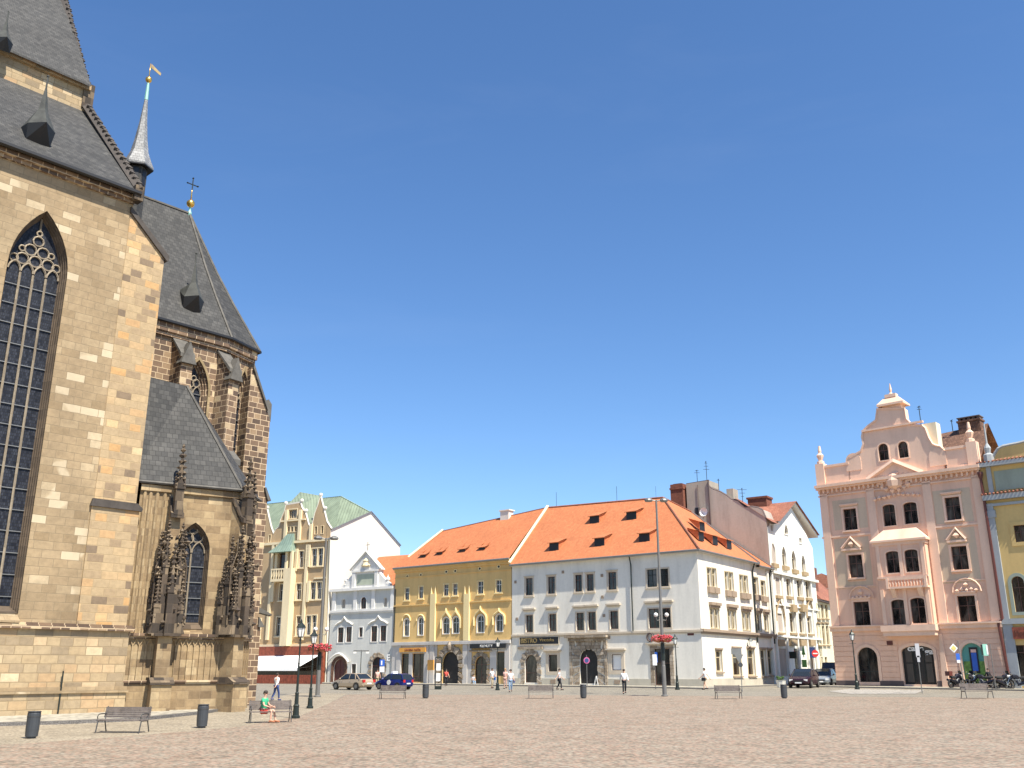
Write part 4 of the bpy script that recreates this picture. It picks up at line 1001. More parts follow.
# ------------------------------------------------------------------ yellow house
YF = Frame((-15.35, 126.95), (-.06, 115.06))
yh = bldg('yellow_house', 'yellow house with arched windows and orange roof between grey and white houses', YF)
yez = YF.z_at(455, 563.8)
fy = Fac(yh, YF, reveal=.2)
yk = dict(frame='white_frame', surr='yellow_light', sw=.09, so=.05)
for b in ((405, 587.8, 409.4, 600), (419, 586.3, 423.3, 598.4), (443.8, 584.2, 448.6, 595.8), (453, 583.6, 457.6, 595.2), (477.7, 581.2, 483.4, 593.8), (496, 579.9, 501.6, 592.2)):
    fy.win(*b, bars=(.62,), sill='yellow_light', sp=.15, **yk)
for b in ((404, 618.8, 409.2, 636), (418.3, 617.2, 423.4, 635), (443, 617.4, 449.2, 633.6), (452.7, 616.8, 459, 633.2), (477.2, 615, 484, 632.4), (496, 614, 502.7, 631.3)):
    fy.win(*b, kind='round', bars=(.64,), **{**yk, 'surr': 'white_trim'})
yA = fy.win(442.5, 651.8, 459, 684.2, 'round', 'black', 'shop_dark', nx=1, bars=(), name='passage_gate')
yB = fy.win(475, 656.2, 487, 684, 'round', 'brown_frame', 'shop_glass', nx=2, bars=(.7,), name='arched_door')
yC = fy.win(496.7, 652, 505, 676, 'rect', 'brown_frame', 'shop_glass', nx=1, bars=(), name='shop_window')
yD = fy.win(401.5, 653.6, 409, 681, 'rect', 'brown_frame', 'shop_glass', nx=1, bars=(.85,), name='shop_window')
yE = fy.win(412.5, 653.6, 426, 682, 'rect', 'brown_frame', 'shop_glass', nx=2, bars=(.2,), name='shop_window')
ygz = YF.z_at(455, 642.5)
fy.finish([(0, -.3), (YF.L, -.3), (YF.L, yez), (0, yez)], 'yellow_wall')
mb = MB()   # grey ground floor piers, proud of the wall
cuts = [(yD[0], yD[1]), (yE[0], yE[1]), (yA[0] - .9, yA[1] + .9), (yB[0] - .5, yB[1] + .5), (yC[0], yC[1])]
a = 0
for c0, c1 in cuts + [(YF.L, 0)]:
    mb.box(YF, a, c0, -.02, .1, -.3, ygz - .2); a = c1
for c0, c1, zt in ((yD[0], yD[1], yD[3]), (yE[0], yE[1], yE[3]), (yC[0], yC[1], yC[3])): mb.box(YF, c0, c1, -.02, .1, zt + .05, ygz - .2)
for px_ in (400, 427.5, 433, 466, 508): s = YF.s_at(px_); mb.box(YF, s - .35, s + .35, .1, .2, -.3, ygz - .25)
mb.build('ground_floor_pier', 'grey_stucco', yh)
mb = MB(); strip(mb, YF, 0, YF.L, ygz - .22, .3, .34); strip(mb, YF, 0, YF.L, ygz + .08, .1, .22); mb.build('string_course', 'grey_stucco', yh)
mb = MB(); rustic(mb, YF, rarch(yA[0] - .02, yA[1] + .02, yA[2], yA[3]), .85, .45, .02, .2); mb.lathe(YF.P((yA[0] + yA[1]) / 2, .25, yA[3] + .75), [(.2, -.5), (.34, 0), (.2, .45)], 6); mb.build('portal_surround', 'portal_stone', yh)
mb = MB(); rustic(mb, YF, rarch(yB[0] - .02, yB[1] + .02, yB[2], yB[3]), .5, .45, .02, .13); strip(mb, YF, yB[0] - .8, yB[1] + .8, yB[3] + .5, .2, .2); mb.build('door_surround', 'portal_stone', yh)
mb = MB()
z = YF.z_at(455, 603.5); strip(mb, YF, 0, YF.L, z, .16, .14); z = YF.z_at(455, 574); strip(mb, YF, 0, YF.L, z, .12, .1)
strip(mb, YF, 0, YF.L, yez - .55, .3, .2); strip(mb, YF, 0, YF.L, yez - .25, .25, .42)
mb.build('cornice', 'yellow_wall', yh)
mb = MB()
for x0, x1 in ((431, 436), (464.5, 470)):   # pilasters with pinnacle tops
    a, b = YF.s_at(x0, 615), YF.s_at(x1, 615); zt = YF.z_at(x0, 594)
    mb.box(YF, a, b, -.02, .22, ygz + .2, zt)
    for k in (a + .1, b - .1): mb.lathe(YF.P(k, .12, zt), [(.13, 0), (.1, .3), (.02, 1.0)], 4)
mb.build('pilaster', 'yellow_light', yh)
mb = MB()   # ogee hoods
for x0, x1, y1, yt in ((441.5, 461, 622, 609), (474.5, 487, 619, 607), (493.5, 505.2, 618, 609)):
    a, b = YF.s_at(x0, y1), YF.s_at(x1, y1); zb, zt = YF.z_at(x0, y1), YF.z_at(x0, yt); c = (a + b) / 2; w = (b - a) / 2
    nn = 2 if x1 - x0 > 15 else 1
    for q in range(nn):
        a_, b_ = a + (b - a) * q / nn, a + (b - a) * (q + 1) / nn; c = (a_ + b_) / 2; w = (b_ - a_) / 2
        pts = [(a_, zb - .8)] + [(c - w * cos(t_), zb + (zt - zb) * .6 * sin(t_)) for t_ in [pi * i / 12 for i in range(0, 5)]] + [(c - w * .12, zb + (zt - zb) * .72), (c, zt), (c + w * .12, zb + (zt - zb) * .72)] + [(c - w * cos(t_), zb + (zt - zb) * .6 * sin(t_)) for t_ in [pi * i / 12 for i in range(8, 13)]] + [(b_, zb - .8)]
        mb.tube([YF.P(x, .1, zz) for x, zz in pts], .13, 4)
for x0, x1 in ((402.5, 410.6), (416.8, 424.8)):
    a, b = YF.s_at(x0, 622), YF.s_at(x1, 622); zb = YF.z_at(x0, 621)
    mb.tube([YF.P((a + b) / 2 - (b - a) / 2 * cos(pi * i / 8), .06, zb + (b - a) / 2 * 1.1 * sin(pi * i / 8)) for i in range(9)], .09, 4)
mb.build('ogee_hood', 'yellow_light', yh)
mb = MB()
for px_, py_ in ((407.5, 576.5), (421, 575), (446.5, 571.8), (455.5, 571), (480, 568.6), (499, 566.6)):
    s, z = YF.hit(px_, py_); mb.ring(YF, [(s + .3 * cos(t * pi / 4), z + .26 * sin(t * pi / 4)) for t in range(8)], [(s + .18 * cos(t * pi / 4), z + .15 * sin(t * pi / 4)) for t in range(8)], -.02, .07)
    mb.cur = 1; mb.box(YF, s - .17, s + .17, -.01, .015, z - .14, z + .14); mb.cur = 0
mb.build('attic_vent', ['yellow_light', 'black'], yh)
# roof: ridge from (442,530) to (548,507)-ish
mb = MB(); YB = V((YF.n.x, YF.n.y)) * -1
yR = [YF.P(0, .5, yez), YF.P(YF.L, .5, yez)]
rgl = YF.P(3.6, -6.9, yez + 6.7); rgr = YF.P(YF.L, -6.9, yez + 7.0)
r_ = roof_hit(443, 531, yR[0], yR[1], rgr); rgl = r_
mb.quad(yR[0], yR[1], rgr, rgl); mb.quad(YF.P(0, -13, yez), YF.P(YF.L, -13, yez), rgr, rgl); mb.quad(yR[0], rgl, YF.P(0, -13, yez))
yroof = mb.build('roof', 'roof_orange', yh, fix=False)
mb = MB(); mb.tube([yR[0], yR[1]], .12, 6); mb.build('gutter', 'zinc', yh)
mb = MB(); mb.tube([rgl, rgr], .1, 4); mb.build('ridge_tiles', 'roof_red', yh)
mb = MB(); mb.tube([yR[0].lerp(rgl, .3) + YF.P(0, 0, 0) * 0, rgl + V((0, 0, .15))], .16, 4); mb.build('verge_coping', 'tan_trim', yh)
for px_, py_ in ((423, 557), (439.5, 554.3), (462.5, 551.4), (482, 549.6)):
    dormer(roof_hit(px_, py_, yR[0], yR[1], rgr) - V((0, 0, .05)), YF.d, YF.n, 1.0, .35, 1.3, yroof)
mb = MB(); p = roof_hit(504, 524, yR[0], yR[1], rgr); p = rgl.lerp(rgr, .64); mb.box(Frame(p.xy, p.xy + YF.d), -.7, .7, -.5, .5, p.z - .6, p.z + .7); mb.box(Frame(p.xy, p.xy + YF.d), -.85, .85, -.6, .6, p.z + .7, p.z + .85)
mb.build('chimney', 'party_white', yroof)
mb = MB(); sidebox(mb, YF, 0, YF.L, 13, -.3, yez); mb.build('side_wall', 'yellow_wall', yh)
t, a, b, z0, z1 = board('shop_sign', 'orange shop sign band over the left shop windows of the yellow house', 'sign', YF, 400, 647.6, 426.2, 652, 'orange', .16, .2)
text(YF, a + 1.0, .37, z0 + .12, 'KAVARNA  MARTIN', .42, 'red_brown', t, width=(b - a) * .6)
t, a, b, z0, z1 = board('shop_sign', 'long black shop sign with small pale letters on the yellow house', 'sign', YF, 470.6, 643.6, 505.8, 648.2, 'black', .16, .35)
text(YF, a + 1.6, .52, z0 + .12, 'KLENOTY', .42, 'road_white', t, width=(b - a) * .35)
s, z = YF.hit(429.5, 665, .9); t = thing('projecting_sign', 'square orange sign sticking out of the pillar beside the passage', 'sign', YF.P(s, .2, z))
mb = MB(); pf = Frame(YF.P(s - 1.0, .25, 0).xy, YF.P(s + .7, .9, 0).xy); mb.box(pf, .2, pf.L, -.06, .06, z - .6, z + .6); mb.build('sign_box', 'orange', t)
mb = MB(); mb.tube([pf.P(-.1, 0, z), pf.P(.25, 0, z)], .05, 4); mb.build('bracket', 'dark_metal', t)
# ------------------------------------------------------------------ grey house with little pediment
GF = Frame((-24.75, 133.1), (-15.4, 127.1))
gh = bldg('grey_house', 'small pale grey baroque house with white pediment and niches beside the yellow house', GF)
gc = GF.z_at(364, 589.5)
fg = Fac(gh, GF, reveal=.2)
gk = dict(frame='red_frame', surr='house_white', sw=.1, so=.05)
for b in ((337.8, 627.4, 343.6, 642.4), (346.2, 627, 351.8, 642), (371.2, 626, 377.2, 641.6), (380.4, 625.6, 386.4, 641)): fg.win(*b, bars=(.6,), **gk)
fg.win(359.2, 627.4, 362.8, 636.8, **gk, nx=1, bars=())
fg.win(361, 597, 366.4, 608.8, 'round', **gk); g1 = fg.win(341.2, 599, 345.4, 608.5, 'round', nx=1, bars=(), frame='house_white', glass='firewall_grey', name='niche'); fg.win(383.2, 597.5, 387, 607, 'round', nx=1, bars=(), frame='house_white', glass='firewall_grey', name='niche')
gA = fg.win(333.8, 659.5, 344.4, 684, 'round', 'red_frame', 'red_frame', nx=2, bars=(.66,), name='arched_door')
fg.win(351.6, 664, 356, 675.6, **{**gk, 'surr': 'house_white'}, nx=1, bars=())
gB = fg.win(371.6, 656.8, 382.8, 683.6, 'round', 'red_frame', 'shop_dark', nx=2, bars=(.66,), name='arched_door')
fg.finish([(0, -.3), (GF.L, -.3), (GF.L, gc), (0, gc)], 'house_grey')
mb = MB(); strip(mb, GF, -.1, GF.L, gc - .1, .35, .4); z = GF.z_at(364, 611.5); strip(mb, GF, 0, GF.L, z, .3, .22); strip(mb, GF, 0, GF.L, z - .2, .2, .12)
for x_ in (334.5, 355.5, 373.5, 392.5):
    s = GF.s_at(x_, 600); mb.box(GF, s - .28, s + .28, -.02, .13, z + .3, gc)
mb.build('cornice', 'house_white', gh)
mb = MB(); zb = gc + .25
def gpt(x, y): return GF.hit(x, y)
a, b = GF.s_at(352.8, 578), GF.s_at(378.4, 578); zp = GF.z_at(365.5, 570)
mb.box(GF, a, b, -1, .0, zb, zp); mb.box(GF, a, a + .55, 0, .2, zb, zp - .2); mb.box(GF, b - .55, b, 0, .2, zb, zp - .2); strip(mb, GF, a - .1, b + .1, zp - .25, .25, .25)
apx = GF.hit(367, 551.5)
mb.prism(GF, [(a - .3, zp), (b + .3, zp), (apx[0], apx[1] - .15)], -1, .05)
# scrolls
l0, r0 = GF.s_at(341, 585), GF.s_at(390, 582)
mb.prism(GF, [(a, zb), (a, zb + 2.0)] + [(a - (a - l0) * sin(t * pi / 12), zb + .35 + 1.65 * (1 - sin(t * pi / 12)) ** 1.2 if t < 6 else zb + .35) for t in range(1, 7)] + [(l0, zb)], -.5, 0)
mb.prism(GF, [(b, zb), (b, zb + 2.0)] + [(b + (r0 - b) * sin(t * pi / 12), zb + .35 + 1.65 * (1 - sin(t * pi / 12)) ** 1.2 if t < 6 else zb + .35) for t in range(1, 7)] + [(r0, zb)], -.5, 0)
gp = mb.build('gable', 'house_white', gh)
mb = MB(); mb.box(GF, a + .75, b - .75, 0, .03, zb + .35, zp - .55); mb.build('gable_panel', 'sage', gp)
mb = MB()
for sx in (a - .45, b + .45): mb.tube([GF.P(sx, .1, zp + .1), GF.P(apx[0], .1, apx[1])], .17, 4)
mb.build('pediment_moulding', 'house_grey', gp)
mb = MB(); mb.lathe(GF.P(apx[0], .1, zp + .9), [(.05, -.5), (.5, -.35), (.35, .1), (.45, .3), (.05, .7)], 8); mb.blob(GF.P(apx[0] - .6, .1, zp + .6), .25); mb.blob(GF.P(apx[0] + .6, .1, zp + .6), .25); mb.build('relief', 'tan_trim', gp)
mb = MB(); mb.tube([GF.P(apx[0], -.1, apx[1]), GF.P(apx[0], -.1, apx[1] + 1.3)], .04, 4); mb.tube([GF.P(apx[0] - .35, -.1, apx[1] + .9), GF.P(apx[0] + .35, -.1, apx[1] + .9)], .04, 4); mb.build('cross', 'dark_metal', gp)
for x_, y_ in ((345.2, 581), (387, 579.5)):
    mb = MB(); s, z = GF.hit(x_, y_); mb.lathe(GF.P(s, -.2, z - .5), [(.3, 0), (.12, .15), (.3, .5), (.25, .75), (.08, .9), (.02, 1.2)], 8); mb.build('urn', 'house_white', gp)
mb = MB()
for x0, x1, y_ in ((336, 353.5, 621), (369, 388.5, 620)):
    a_, b_ = GF.s_at(x0, y_), GF.s_at(x1, y_); zz = GF.z_at(x0, y_ + 2); c = (a_ + b_) / 2
    mb.tube([GF.P(q[0], .1, q[1]) for q in ((a_, zz - .3), (a_ + .5, zz), (c - .5, zz + .2), (c, zz + .75), (c + .5, zz + .2), (b_ - .5, zz), (b_, zz - .3))], .12, 4)
mb.build('hood', 'house_white', gh)
mb = MB(); rustic(mb, GF, rarch(gB[0] - .02, gB[1] + .02, gB[2], gB[3]), .55, .4, 0, .1); mb.build('door_surround', 'portal_stone', gh)
mb = MB(); a_, b_ = gA[0] - .5, gA[1] + .6; zt = gA[3]; c = (a_ + b_) / 2
mb.ring(GF, grow(rarch(gA[0], gA[1], gA[2], gA[3]), .45), rarch(gA[0] - .01, gA[1] + .01, gA[2] - .01, gA[3] + .01), -.02, .1); mb.build('door_surround', 'roof_brown', gh)
mb = MB(); mb.tube([GF.P(c + (b_ - a_) * .62 * q, .3, zt + .75 - abs(q) ** 1.7 * 1.1) for q in (-1, -.75, -.5, -.25, 0, .25, .5, .75, 1)], .16, 4); mb.build('hood', 'house_white', gh)
mb = MB(); s = GF.s_at(394.5, 640); mb.tube([GF.P(s, .12, gc - .2), GF.P(s, .12, .3)], .08, 5); mb.build('downpipe', 'dark_metal', gh)
mb = MB(); mb.quad(GF.P(2.2, -.3, gc), GF.P(GF.L, -.3, gc), GF.P(GF.L + 0, -7, gc + 5.2), GF.P(2.2, -7, gc + 5.2)); mb.quad(GF.P(0, -14, gc), GF.P(GF.L, -14, gc), GF.P(GF.L, -7, gc + 5.2), GF.P(2.2, -7, gc + 5.2)); mb.build('roof', 'roof_orange', gh, fix=False)
mb = MB(); sidebox(mb, GF, 0, GF.L, 14, -.3, gc); mb.build('side_wall', 'house_grey', gh)
s, z = GF.hit(388, 657, .3); t = thing('letter_sign', 'white letter E sign fixed to the grey house beside the downpipe', 'sign', GF.P(s, 0, z))
text(GF, s - .25, .3, z - .45, 'E', 1.1, 'white', t, bold=True)
mb = MB(); mb.tube([GF.P(s, -.05, z), GF.P(s, .3, z)], .04, 4); mb.build('bracket', 'dark_metal', t)
# ------------------------------------------------------------------ tan house with green roof
TF = Frame((-42.5, 142.6), (-25.0, 133.2))
th = bldg('tan_house', 'tall tan house with curved gables, green metal roof and a white side wall', TF, loc_s=TF.L - 3)
tz = TF.z_at(320, 538.5)
ft = Fac(th, TF, reveal=.25)
tk = dict(frame='white_frame', surr='tan_trim', sw=.12, so=.1, sill='tan_trim', bars=(.62,))
for b in ((311.9, 548.5, 317, 566), (318, 548, 323.2, 565.6), (299.2, 551, 303.8, 567.5), (279.6, 584, 284, 600.4), (296.4, 583.5, 301.6, 599.6), (310.6, 582.2, 315.8, 599.4), (316.8, 581.8, 322, 599), (276.4, 617, 281.6, 636), (296.5, 616, 302.5, 635.4), (306.3, 615.6, 311, 635), (312, 615.2, 316.6, 634.6)):
    ft.win(*b, **tk)
for b in ((268.8, 535, 270.8, 542), (287.6, 526.6, 290, 532), (291, 526.4, 293.4, 531.8), (294.4, 526.2, 296.8, 531.6), (314.9, 526.4, 317.2, 534), (321.2, 525.8, 323.5, 533.6)):
    ft.win(*b, nx=1, bars=(), frame='tan_trim', surr='tan_trim', sw=.06)
ft.win(289, 509.4, 297, 518.2, frame='tan_trim', surr='tan_trim', nx=4, bars=(), sw=.12)
for x_ in (236, 246, 256):
    for y0_, y1_ in ((550, 568), (586, 602), (618, 637)): ft.win(x_, y0_ + (266 - x_) * .1, x_ + 4.6, y1_ + (266 - x_) * .08, **tk)
tb = ft.win(279.6, 552.5, 288.5, 569.5, frame='red_frame', glass='glass_warm', nx=2, bars=(.7,), name='balcony_door')
def tp(x, y): return TF.hit(x, y)
out = [(0, -.3), (TF.L, -.3), (TF.L, tz)]
gpts = [(331.5, 529), (327, 522), (324.5, 512), (322.5, 504), (320.5, 496), (318, 505), (315, 513), (313, 521), (311.5, 530), (308.5, 524), (305.5, 513), (302, 508), (300.5, 502.5), (286, 504.8), (284.5, 511), (281, 519), (279, 527), (275.5, 530), (273.5, 534), (271, 527), (268.5, 516), (267, 509), (264, 514), (260, 525)]
out += [tp(*q) for q in gpts] + [(0, tz + 2)]
tw = ft.finish(out, 'tan_wall')
mb = MB()
prev = None
for q in gpts:
    s, z = tp(*q); c = TF.P(s, -.1, z + .06)
    if prev is not None: mb.tube([prev, c], .15, 4)
    prev = c
for q in ((320.5, 494.8), (301.5, 500.5), (285.5, 503), (267, 507.5), (324.8, 508), (305.8, 510.5), (311.5, 528)):
    s, z = tp(*q); mb.ball(TF.P(s, -.1, z), .28, 6)
mb.build('gable_coping', 'party_white', th)
mb = MB(); strip(mb, TF, 0, TF.L, TF.z_at(320, 541.5), .35, .3); strip(mb, TF, 0, TF.L, TF.z_at(320, 646), .3, .3); strip(mb, TF, TF.s_at(311), TF.s_at(324), TF.z_at(317, 579), .2, .2); strip(mb, TF, TF.s_at(281, 520), TF.s_at(306, 520), TF.z_at(295, 521), .2, .25)
for x_, y0, y1 in ((277, 545, 583), (297, 549, 571), (305.6, 545, 640), (309.5, 545, 567), (309, 581, 602), (327.8, 538, 646), (271, 545, 640), (286.5, 510, 540), (300.5, 510, 540), (311.5, 524, 541), (273.5, 583, 602)):
    s = TF.s_at(x_, (y0 + y1) / 2); mb.box(TF, s - .22, s + .22, -.02, .28, TF.z_at(x_, y1), TF.z_at(x_, y0))
mb.build('pilaster', 'tan_trim', th)
# bay tower beside balcony, with pyramid copper roof
a, b = TF.s_at(287.6, 600), TF.s_at(294.5, 600); za, zb_ = TF.z_at(290, 552), TF.z_at(290, 646)
mb = MB(); mb.box(TF, a, b, -.02, 1.1, zb_, za - 2.4)
mb.box(TF, a, a + .35, .7, 1.1, za - 2.4, za); mb.box(TF, b - .35, b, .7, 1.1, za - 2.4, za); mb.build('bay', 'tan_trim', th)
a2, b2 = TF.s_at(275, 551), TF.s_at(297, 549); mb = MB(); zt = TF.z_at(290, 534)
q = [TF.P(a2, 1.5, za - .1), TF.P(b2, 1.5, za - .1), TF.P(b2, -.05, za - .1), TF.P(a2, -.05, za - .1)]; c1, c2 = TF.P(TF.s_at(288, 535), .2, zt), TF.P(TF.s_at(294.5, 535), .2, zt)
c3, c4 = TF.P(TF.s_at(294.5, 535), -.05, zt), TF.P(TF.s_at(288, 535), -.05, zt)
m1, m2 = q[0].lerp(c1, .5) - V((0, 0, .35)), q[1].lerp(c2, .5) - V((0, 0, .35)); m3, m4 = q[2].lerp(c3, .5) - V((0, 0, .35)), q[3].lerp(c4, .5) - V((0, 0, .35))
for A_, B_, C_, D_ in ((q[0], q[1], m2, m1), (q[1], q[2], m3, m2), (q[3], q[0], m1, m4), (m1, m2, c2, c1), (m2, m3, c3, c2), (m4, m1, c1, c4), (c1, c2, c3, c4), (q[0], q[1], q[2], q[3])): mb.quad(A_, B_, C_, D_)
mb.build('bay_roof', 'copper_bright', th)
mb = MB(); zb1 = TF.z_at(283, 579.5); a3 = TF.s_at(276, 575)
mb.box(TF, a3, a, -.02, 1.1, zb1 - .35, zb1); mb.box(TF, a3, a, 1.0, 1.1, zb1 + 1.25, zb1 + 1.45)
for i in range(6):
    s = a3 + .1 + i * (a - a3 - .2) / 5; s2 = a3 + .1 + (i + 1) * (a - a3 - .2) / 5
    mb.box(TF, s - .06, s + .06, 1.0, 1.1, zb1, zb1 + 1.25)
    if i < 5: mb.tube([TF.P(s, 1.05, zb1), TF.P(s2, 1.05, zb1 + 1.25)], .05, 4)
mb.build('balcony', 'tan_trim', th)
# roof + side wall
SF = Frame((-25.0, 133.2), V((-25.0, 133.2)) - V((TF.n.x, TF.n.y)))
def sp_(x, y): return SF.hit(x, y)
so_ = [(0, -.3), (sp_(400, 544)[0], -.3), sp_(400, 546), sp_(370.5, 512), (sp_(330.5, 530)[0], sp_(330.5, 530)[1])]
mb = MB(); mb.wall(SF, so_, [], .02, .1); mb.build('side_wall', 'party_white', th)
mb = MB(); pr = [SF.P(s, .15, z + .06) for s, z in so_[2:]]; mb.tube(pr, .1, 4); mb.build('side_wall_coping', 'zinc', th)
mb = MB(); pk = SF.P(*[(so_[3][0]), -.1, so_[3][1]]); D_ = so_[1][0]
A_ = SF.P(.3, 0, so_[4][1]); B_ = SF.P(D_, 0, so_[2][1]); E_ = TF.P(TF.L - 3.0, -9.5, 0); E_.z = TF.z_at(335, 497, -9.5)
dl = V((*TF.d, 0)); zr1 = atY(337, 496, 143).z
r1 = atY(341, 496.5, 145); r2_ = r1 - dl * 16; f1 = TF.P(TF.L - .1, -.4, tz - .2); f2 = TF.P(TF.L - 17, -.4, tz - .2)
mb.quad(f1, f2, r2_, r1); mb.quad(f1, r1, pk); mb.quad(r1, B_, pk); mb.quad(r1, r2_, B_ - dl * 16, B_)
mb.build('roof', 'copper_roof', th, fix=False)
mb = MB(); mb.tube([r1, r2_], .12, 4); mb.tube([r1, pk], .12, 4); mb.build('ridge_capping', 'copper_bright', th)
# second block: cross-roof behind left gable
r3 = atY(300, 492, 142); r4 = atY(320, 495.5, 140); l1 = atY(288, 503.5, 140); mb = MB()
e1, e2 = TF.P(TF.s_at(284, 510, -.3), -.3, TF.z_at(284, 520)), TF.P(TF.s_at(318, 505, -.3), -.3, TF.z_at(318, 530))
mb.quad(TF.P(TF.s_at(286, 505), -.2, TF.z_at(286, 505)), TF.P(TF.s_at(301, 503), -.2, TF.z_at(301, 504)), TF.P(TF.s_at(312, 520), -.3, TF.z_at(312, 528)), r4, r3)
mb.quad(TF.P(TF.s_at(278, 528), -.3, TF.z_at(278, 529)), TF.P(TF.s_at(286, 505), -.3, TF.z_at(286, 505)), r3); mb.build('cross_roof', 'copper_roof', th, fix=False)
# terrace: brown fascia, awning, counter
zf0, zf1 = TF.z_at(295, 656.5), TF.z_at(295, 646.5); aL, aR = TF.s_at(250, 655), TF.s_at(325.5, 655)
mb = MB(); mb.box(TF, aL, aR, 0, .5, zf0, zf1); mb.box(TF, aR - .5, aR, 0, .45, -.3, zf0); mb.build('terrace_fascia', 'red_brown', th)
mb = MB(); mb.box(TF, aL, aR - .6, -.02, .04, -.3, zf0); mb.build('shopfront', 'glass_warm', th)
aw = thing('awning', 'white awning over the restaurant terrace of the tan house', 'awning', TF.P((aL + aR) / 2, 1, 4))
zA, zB = TF.z_at(300, 656), TF.z_at(295, 668.5, 3.2)
mb = MB(); mb.quad(TF.P(aL, .5, zA), TF.P(aR - .6, .5, zA + .1), TF.P(aR - 2.0, 3.2, zB + .1), TF.P(aL, 3.2, zB)); mb.quad(TF.P(aL, 3.2, zB), TF.P(aR - 2.0, 3.2, zB + .1), TF.P(aR - 2.0, 3.22, zB - .3), TF.P(aL, 3.22, zB - .3))
mb.build('canopy', 'awning_white', aw, fix=False)
for sx in (aR - 2.1, aR - 6, aR - 10): mb = MB(); mb.tube([TF.P(sx, 3.1, zB), TF.P(sx, .4, zB + .3)], .04, 4); mb.build('awning_arm', 'grey_metal', aw)
mb = MB(); zt = TF.z_at(295, 675, 8.5); n_ = 40
a4, b4 = TF.s_at(250, 680, 8.5), TF.s_at(321, 680, 8.5)
for i in range(n_):
    s = a4 + (b4 - a4) * i / n_; mb.box(TF, s + .02, s + (b4 - a4) / n_ - .03, 8.3, 8.36, gz(0, 130) + .02, zt)
mb.box(TF, a4, b4, 8.22, 8.3, zt - .2, zt - .1); mb.box(TF, a4, b4, 8.22, 8.3, gz(0, 130) + .2, gz(0, 130) + .3)
tag(mb.build('terrace_fence', 'red_brown'), 'reddish brown plank fence round the terrace under the white awning', 'fence')
# ------------------------------------------------------------------ tall house with firewall and white gabled villa front
JF = Frame((31.4, 117), (40.9, 130.3))
jh = bldg('gabled_villa', 'tall white gabled town house with bare grey firewall and brick chimney behind the corner house', JF)
jz = JF.z_at(790, 576.5); jt = JF.z_at(762, 522)
fj = Fac(jh, JF, reveal=.3)
jk = dict(frame='window_cream', surr='villa_cream', sw=.12, so=.08, nx=1, wood=.09, glass='glass_warm')
for b in ((771, 543, 775, 563), (781.6, 546.5, 785.6, 565.5), (791.3, 550.5, 795.3, 569.2), (801.2, 555, 804.8, 571.5)): fj.win(*b, kind='point', sill='villa_brown', sp=.35, sillh=.5, bars=(.6,), **jk)
fj.win(784, 524.5, 787.4, 534, kind='point', bars=(), **jk); fj.win(770, 525, 772.6, 531, bars=(), **jk); fj.win(798.8, 538, 801.2, 543, bars=(), **jk)
for x in (775.2, 786, 796.6, 805.2): fj.win(x, 577.5 + (x - 775) * .12, x + 4.2, 595 + (x - 775) * .08, sill='villa_brown', sp=.3, sillh=.35, **jk)
for b in ((777.6, 613.5, 782, 632), (789.3, 613, 794, 632.3), (798.7, 613.5, 803.2, 633), (807, 616, 811.2, 633.4)): fj.win(*b, sill='villa_brown', sp=.3, sillh=.25, **jk)
for b in ((779.4, 648.6, 787, 676.4), (794.8, 648.6, 801, 675), (809.5, 649, 814.6, 674)): fj.win(*b, frame='brown_frame', glass='shop_glass', name='shop_door')
pk = lambda x, y: JF.hit(x, y)
fj.finish([(0, -.3), (JF.L, -.3), (JF.L, pk(813, 548)[1]), pk(806, 534), pk(790, 505.5), pk(773, 524), (0, pk(764, 526)[1])], 'villa_cream')
mb = MB(); strip(mb, JF, 0, JF.L, jz - .1, .3, .45); strip(mb, JF, 0, JF.L, JF.z_at(790, 607), .15, .2); strip(mb, JF, 0, JF.L, JF.z_at(790, 638), .2, .3)
for x in (769.5, 774, 784.2, 794.8, 804.2, 812.5): s = JF.s_at(x, 620); mb.box(JF, s - .18, s + .18, -.02, .25, -.3, jz)
mb.build('pilaster', 'villa_cream', jh)
mb = MB()
for x0, x1 in ((775, 783.5), (805.8, 812.6)):
    a, b = JF.s_at(x0, 615), JF.s_at(x1, 615); zz = JF.z_at(x0, 617); zt = JF.z_at(x0, 600)
    pp = [(x, z) for x, z in parch(a, b, zz - 1, zt)][1:]; mb.tube([JF.P(x, .15, z) for x, z in pp], .12, 4)
for x in (791.5, 801): s, z = JF.hit(x, 608); mb.box(JF, s - .8, s + .8, 0, .5, z - .5, z + .4)
for x in (779, 791.5, 801, 810.5): s, z = JF.hit(x, 642.5); mb.box(JF, s - 1.0, s + 1.0, 0, .4, z - .4, z + .35)
mb.build('window_hood', 'villa_brown', jh)
# gable eaves + tiled roof
mb = MB(); P1_, P2_, P3_, P4_ = pk(764, 521), pk(773.5, 524), pk(790, 504), pk(813.5, 538)
for (a, za), (b, zb) in ((P2_, P3_), (P3_, P4_)):
    q = [JF.P(a, .65, za), JF.P(b, .65, zb), JF.P(b, -2, zb), JF.P(a, -2, za)]; mb.quad(*q); mb.quad(*[v + V((0, 0, .25)) for v in q]); mb.quad(q[0], q[1], q[1] + V((0, 0, .25)), q[0] + V((0, 0, .25)))
mb.build('gable_eave', 'villa_cream', jh, fix=False)
mb = MB(); a, za = P3_; za += .3
mb.quad(JF.P(a, .9, za), JF.P(a, -12, za), JF.P(P2_[0], -12, P2_[1] + .3), JF.P(P2_[0], .9, P2_[1] + .3)); mb.quad(JF.P(a, .9, za), JF.P(a, -12, za), JF.P(P4_[0], -12, P4_[1] + .3), JF.P(P4_[0], .9, P4_[1] + .3))
mb.quad(JF.P(-.1, .8, P2_[1] - .1), JF.P(P2_[0], .8, P2_[1] - .1), JF.P(P2_[0], -4, P2_[1] + 3.4), JF.P(-.1, -4, P2_[1] + 3.4)); mb.build('roof', 'roof_red', jh, fix=False)
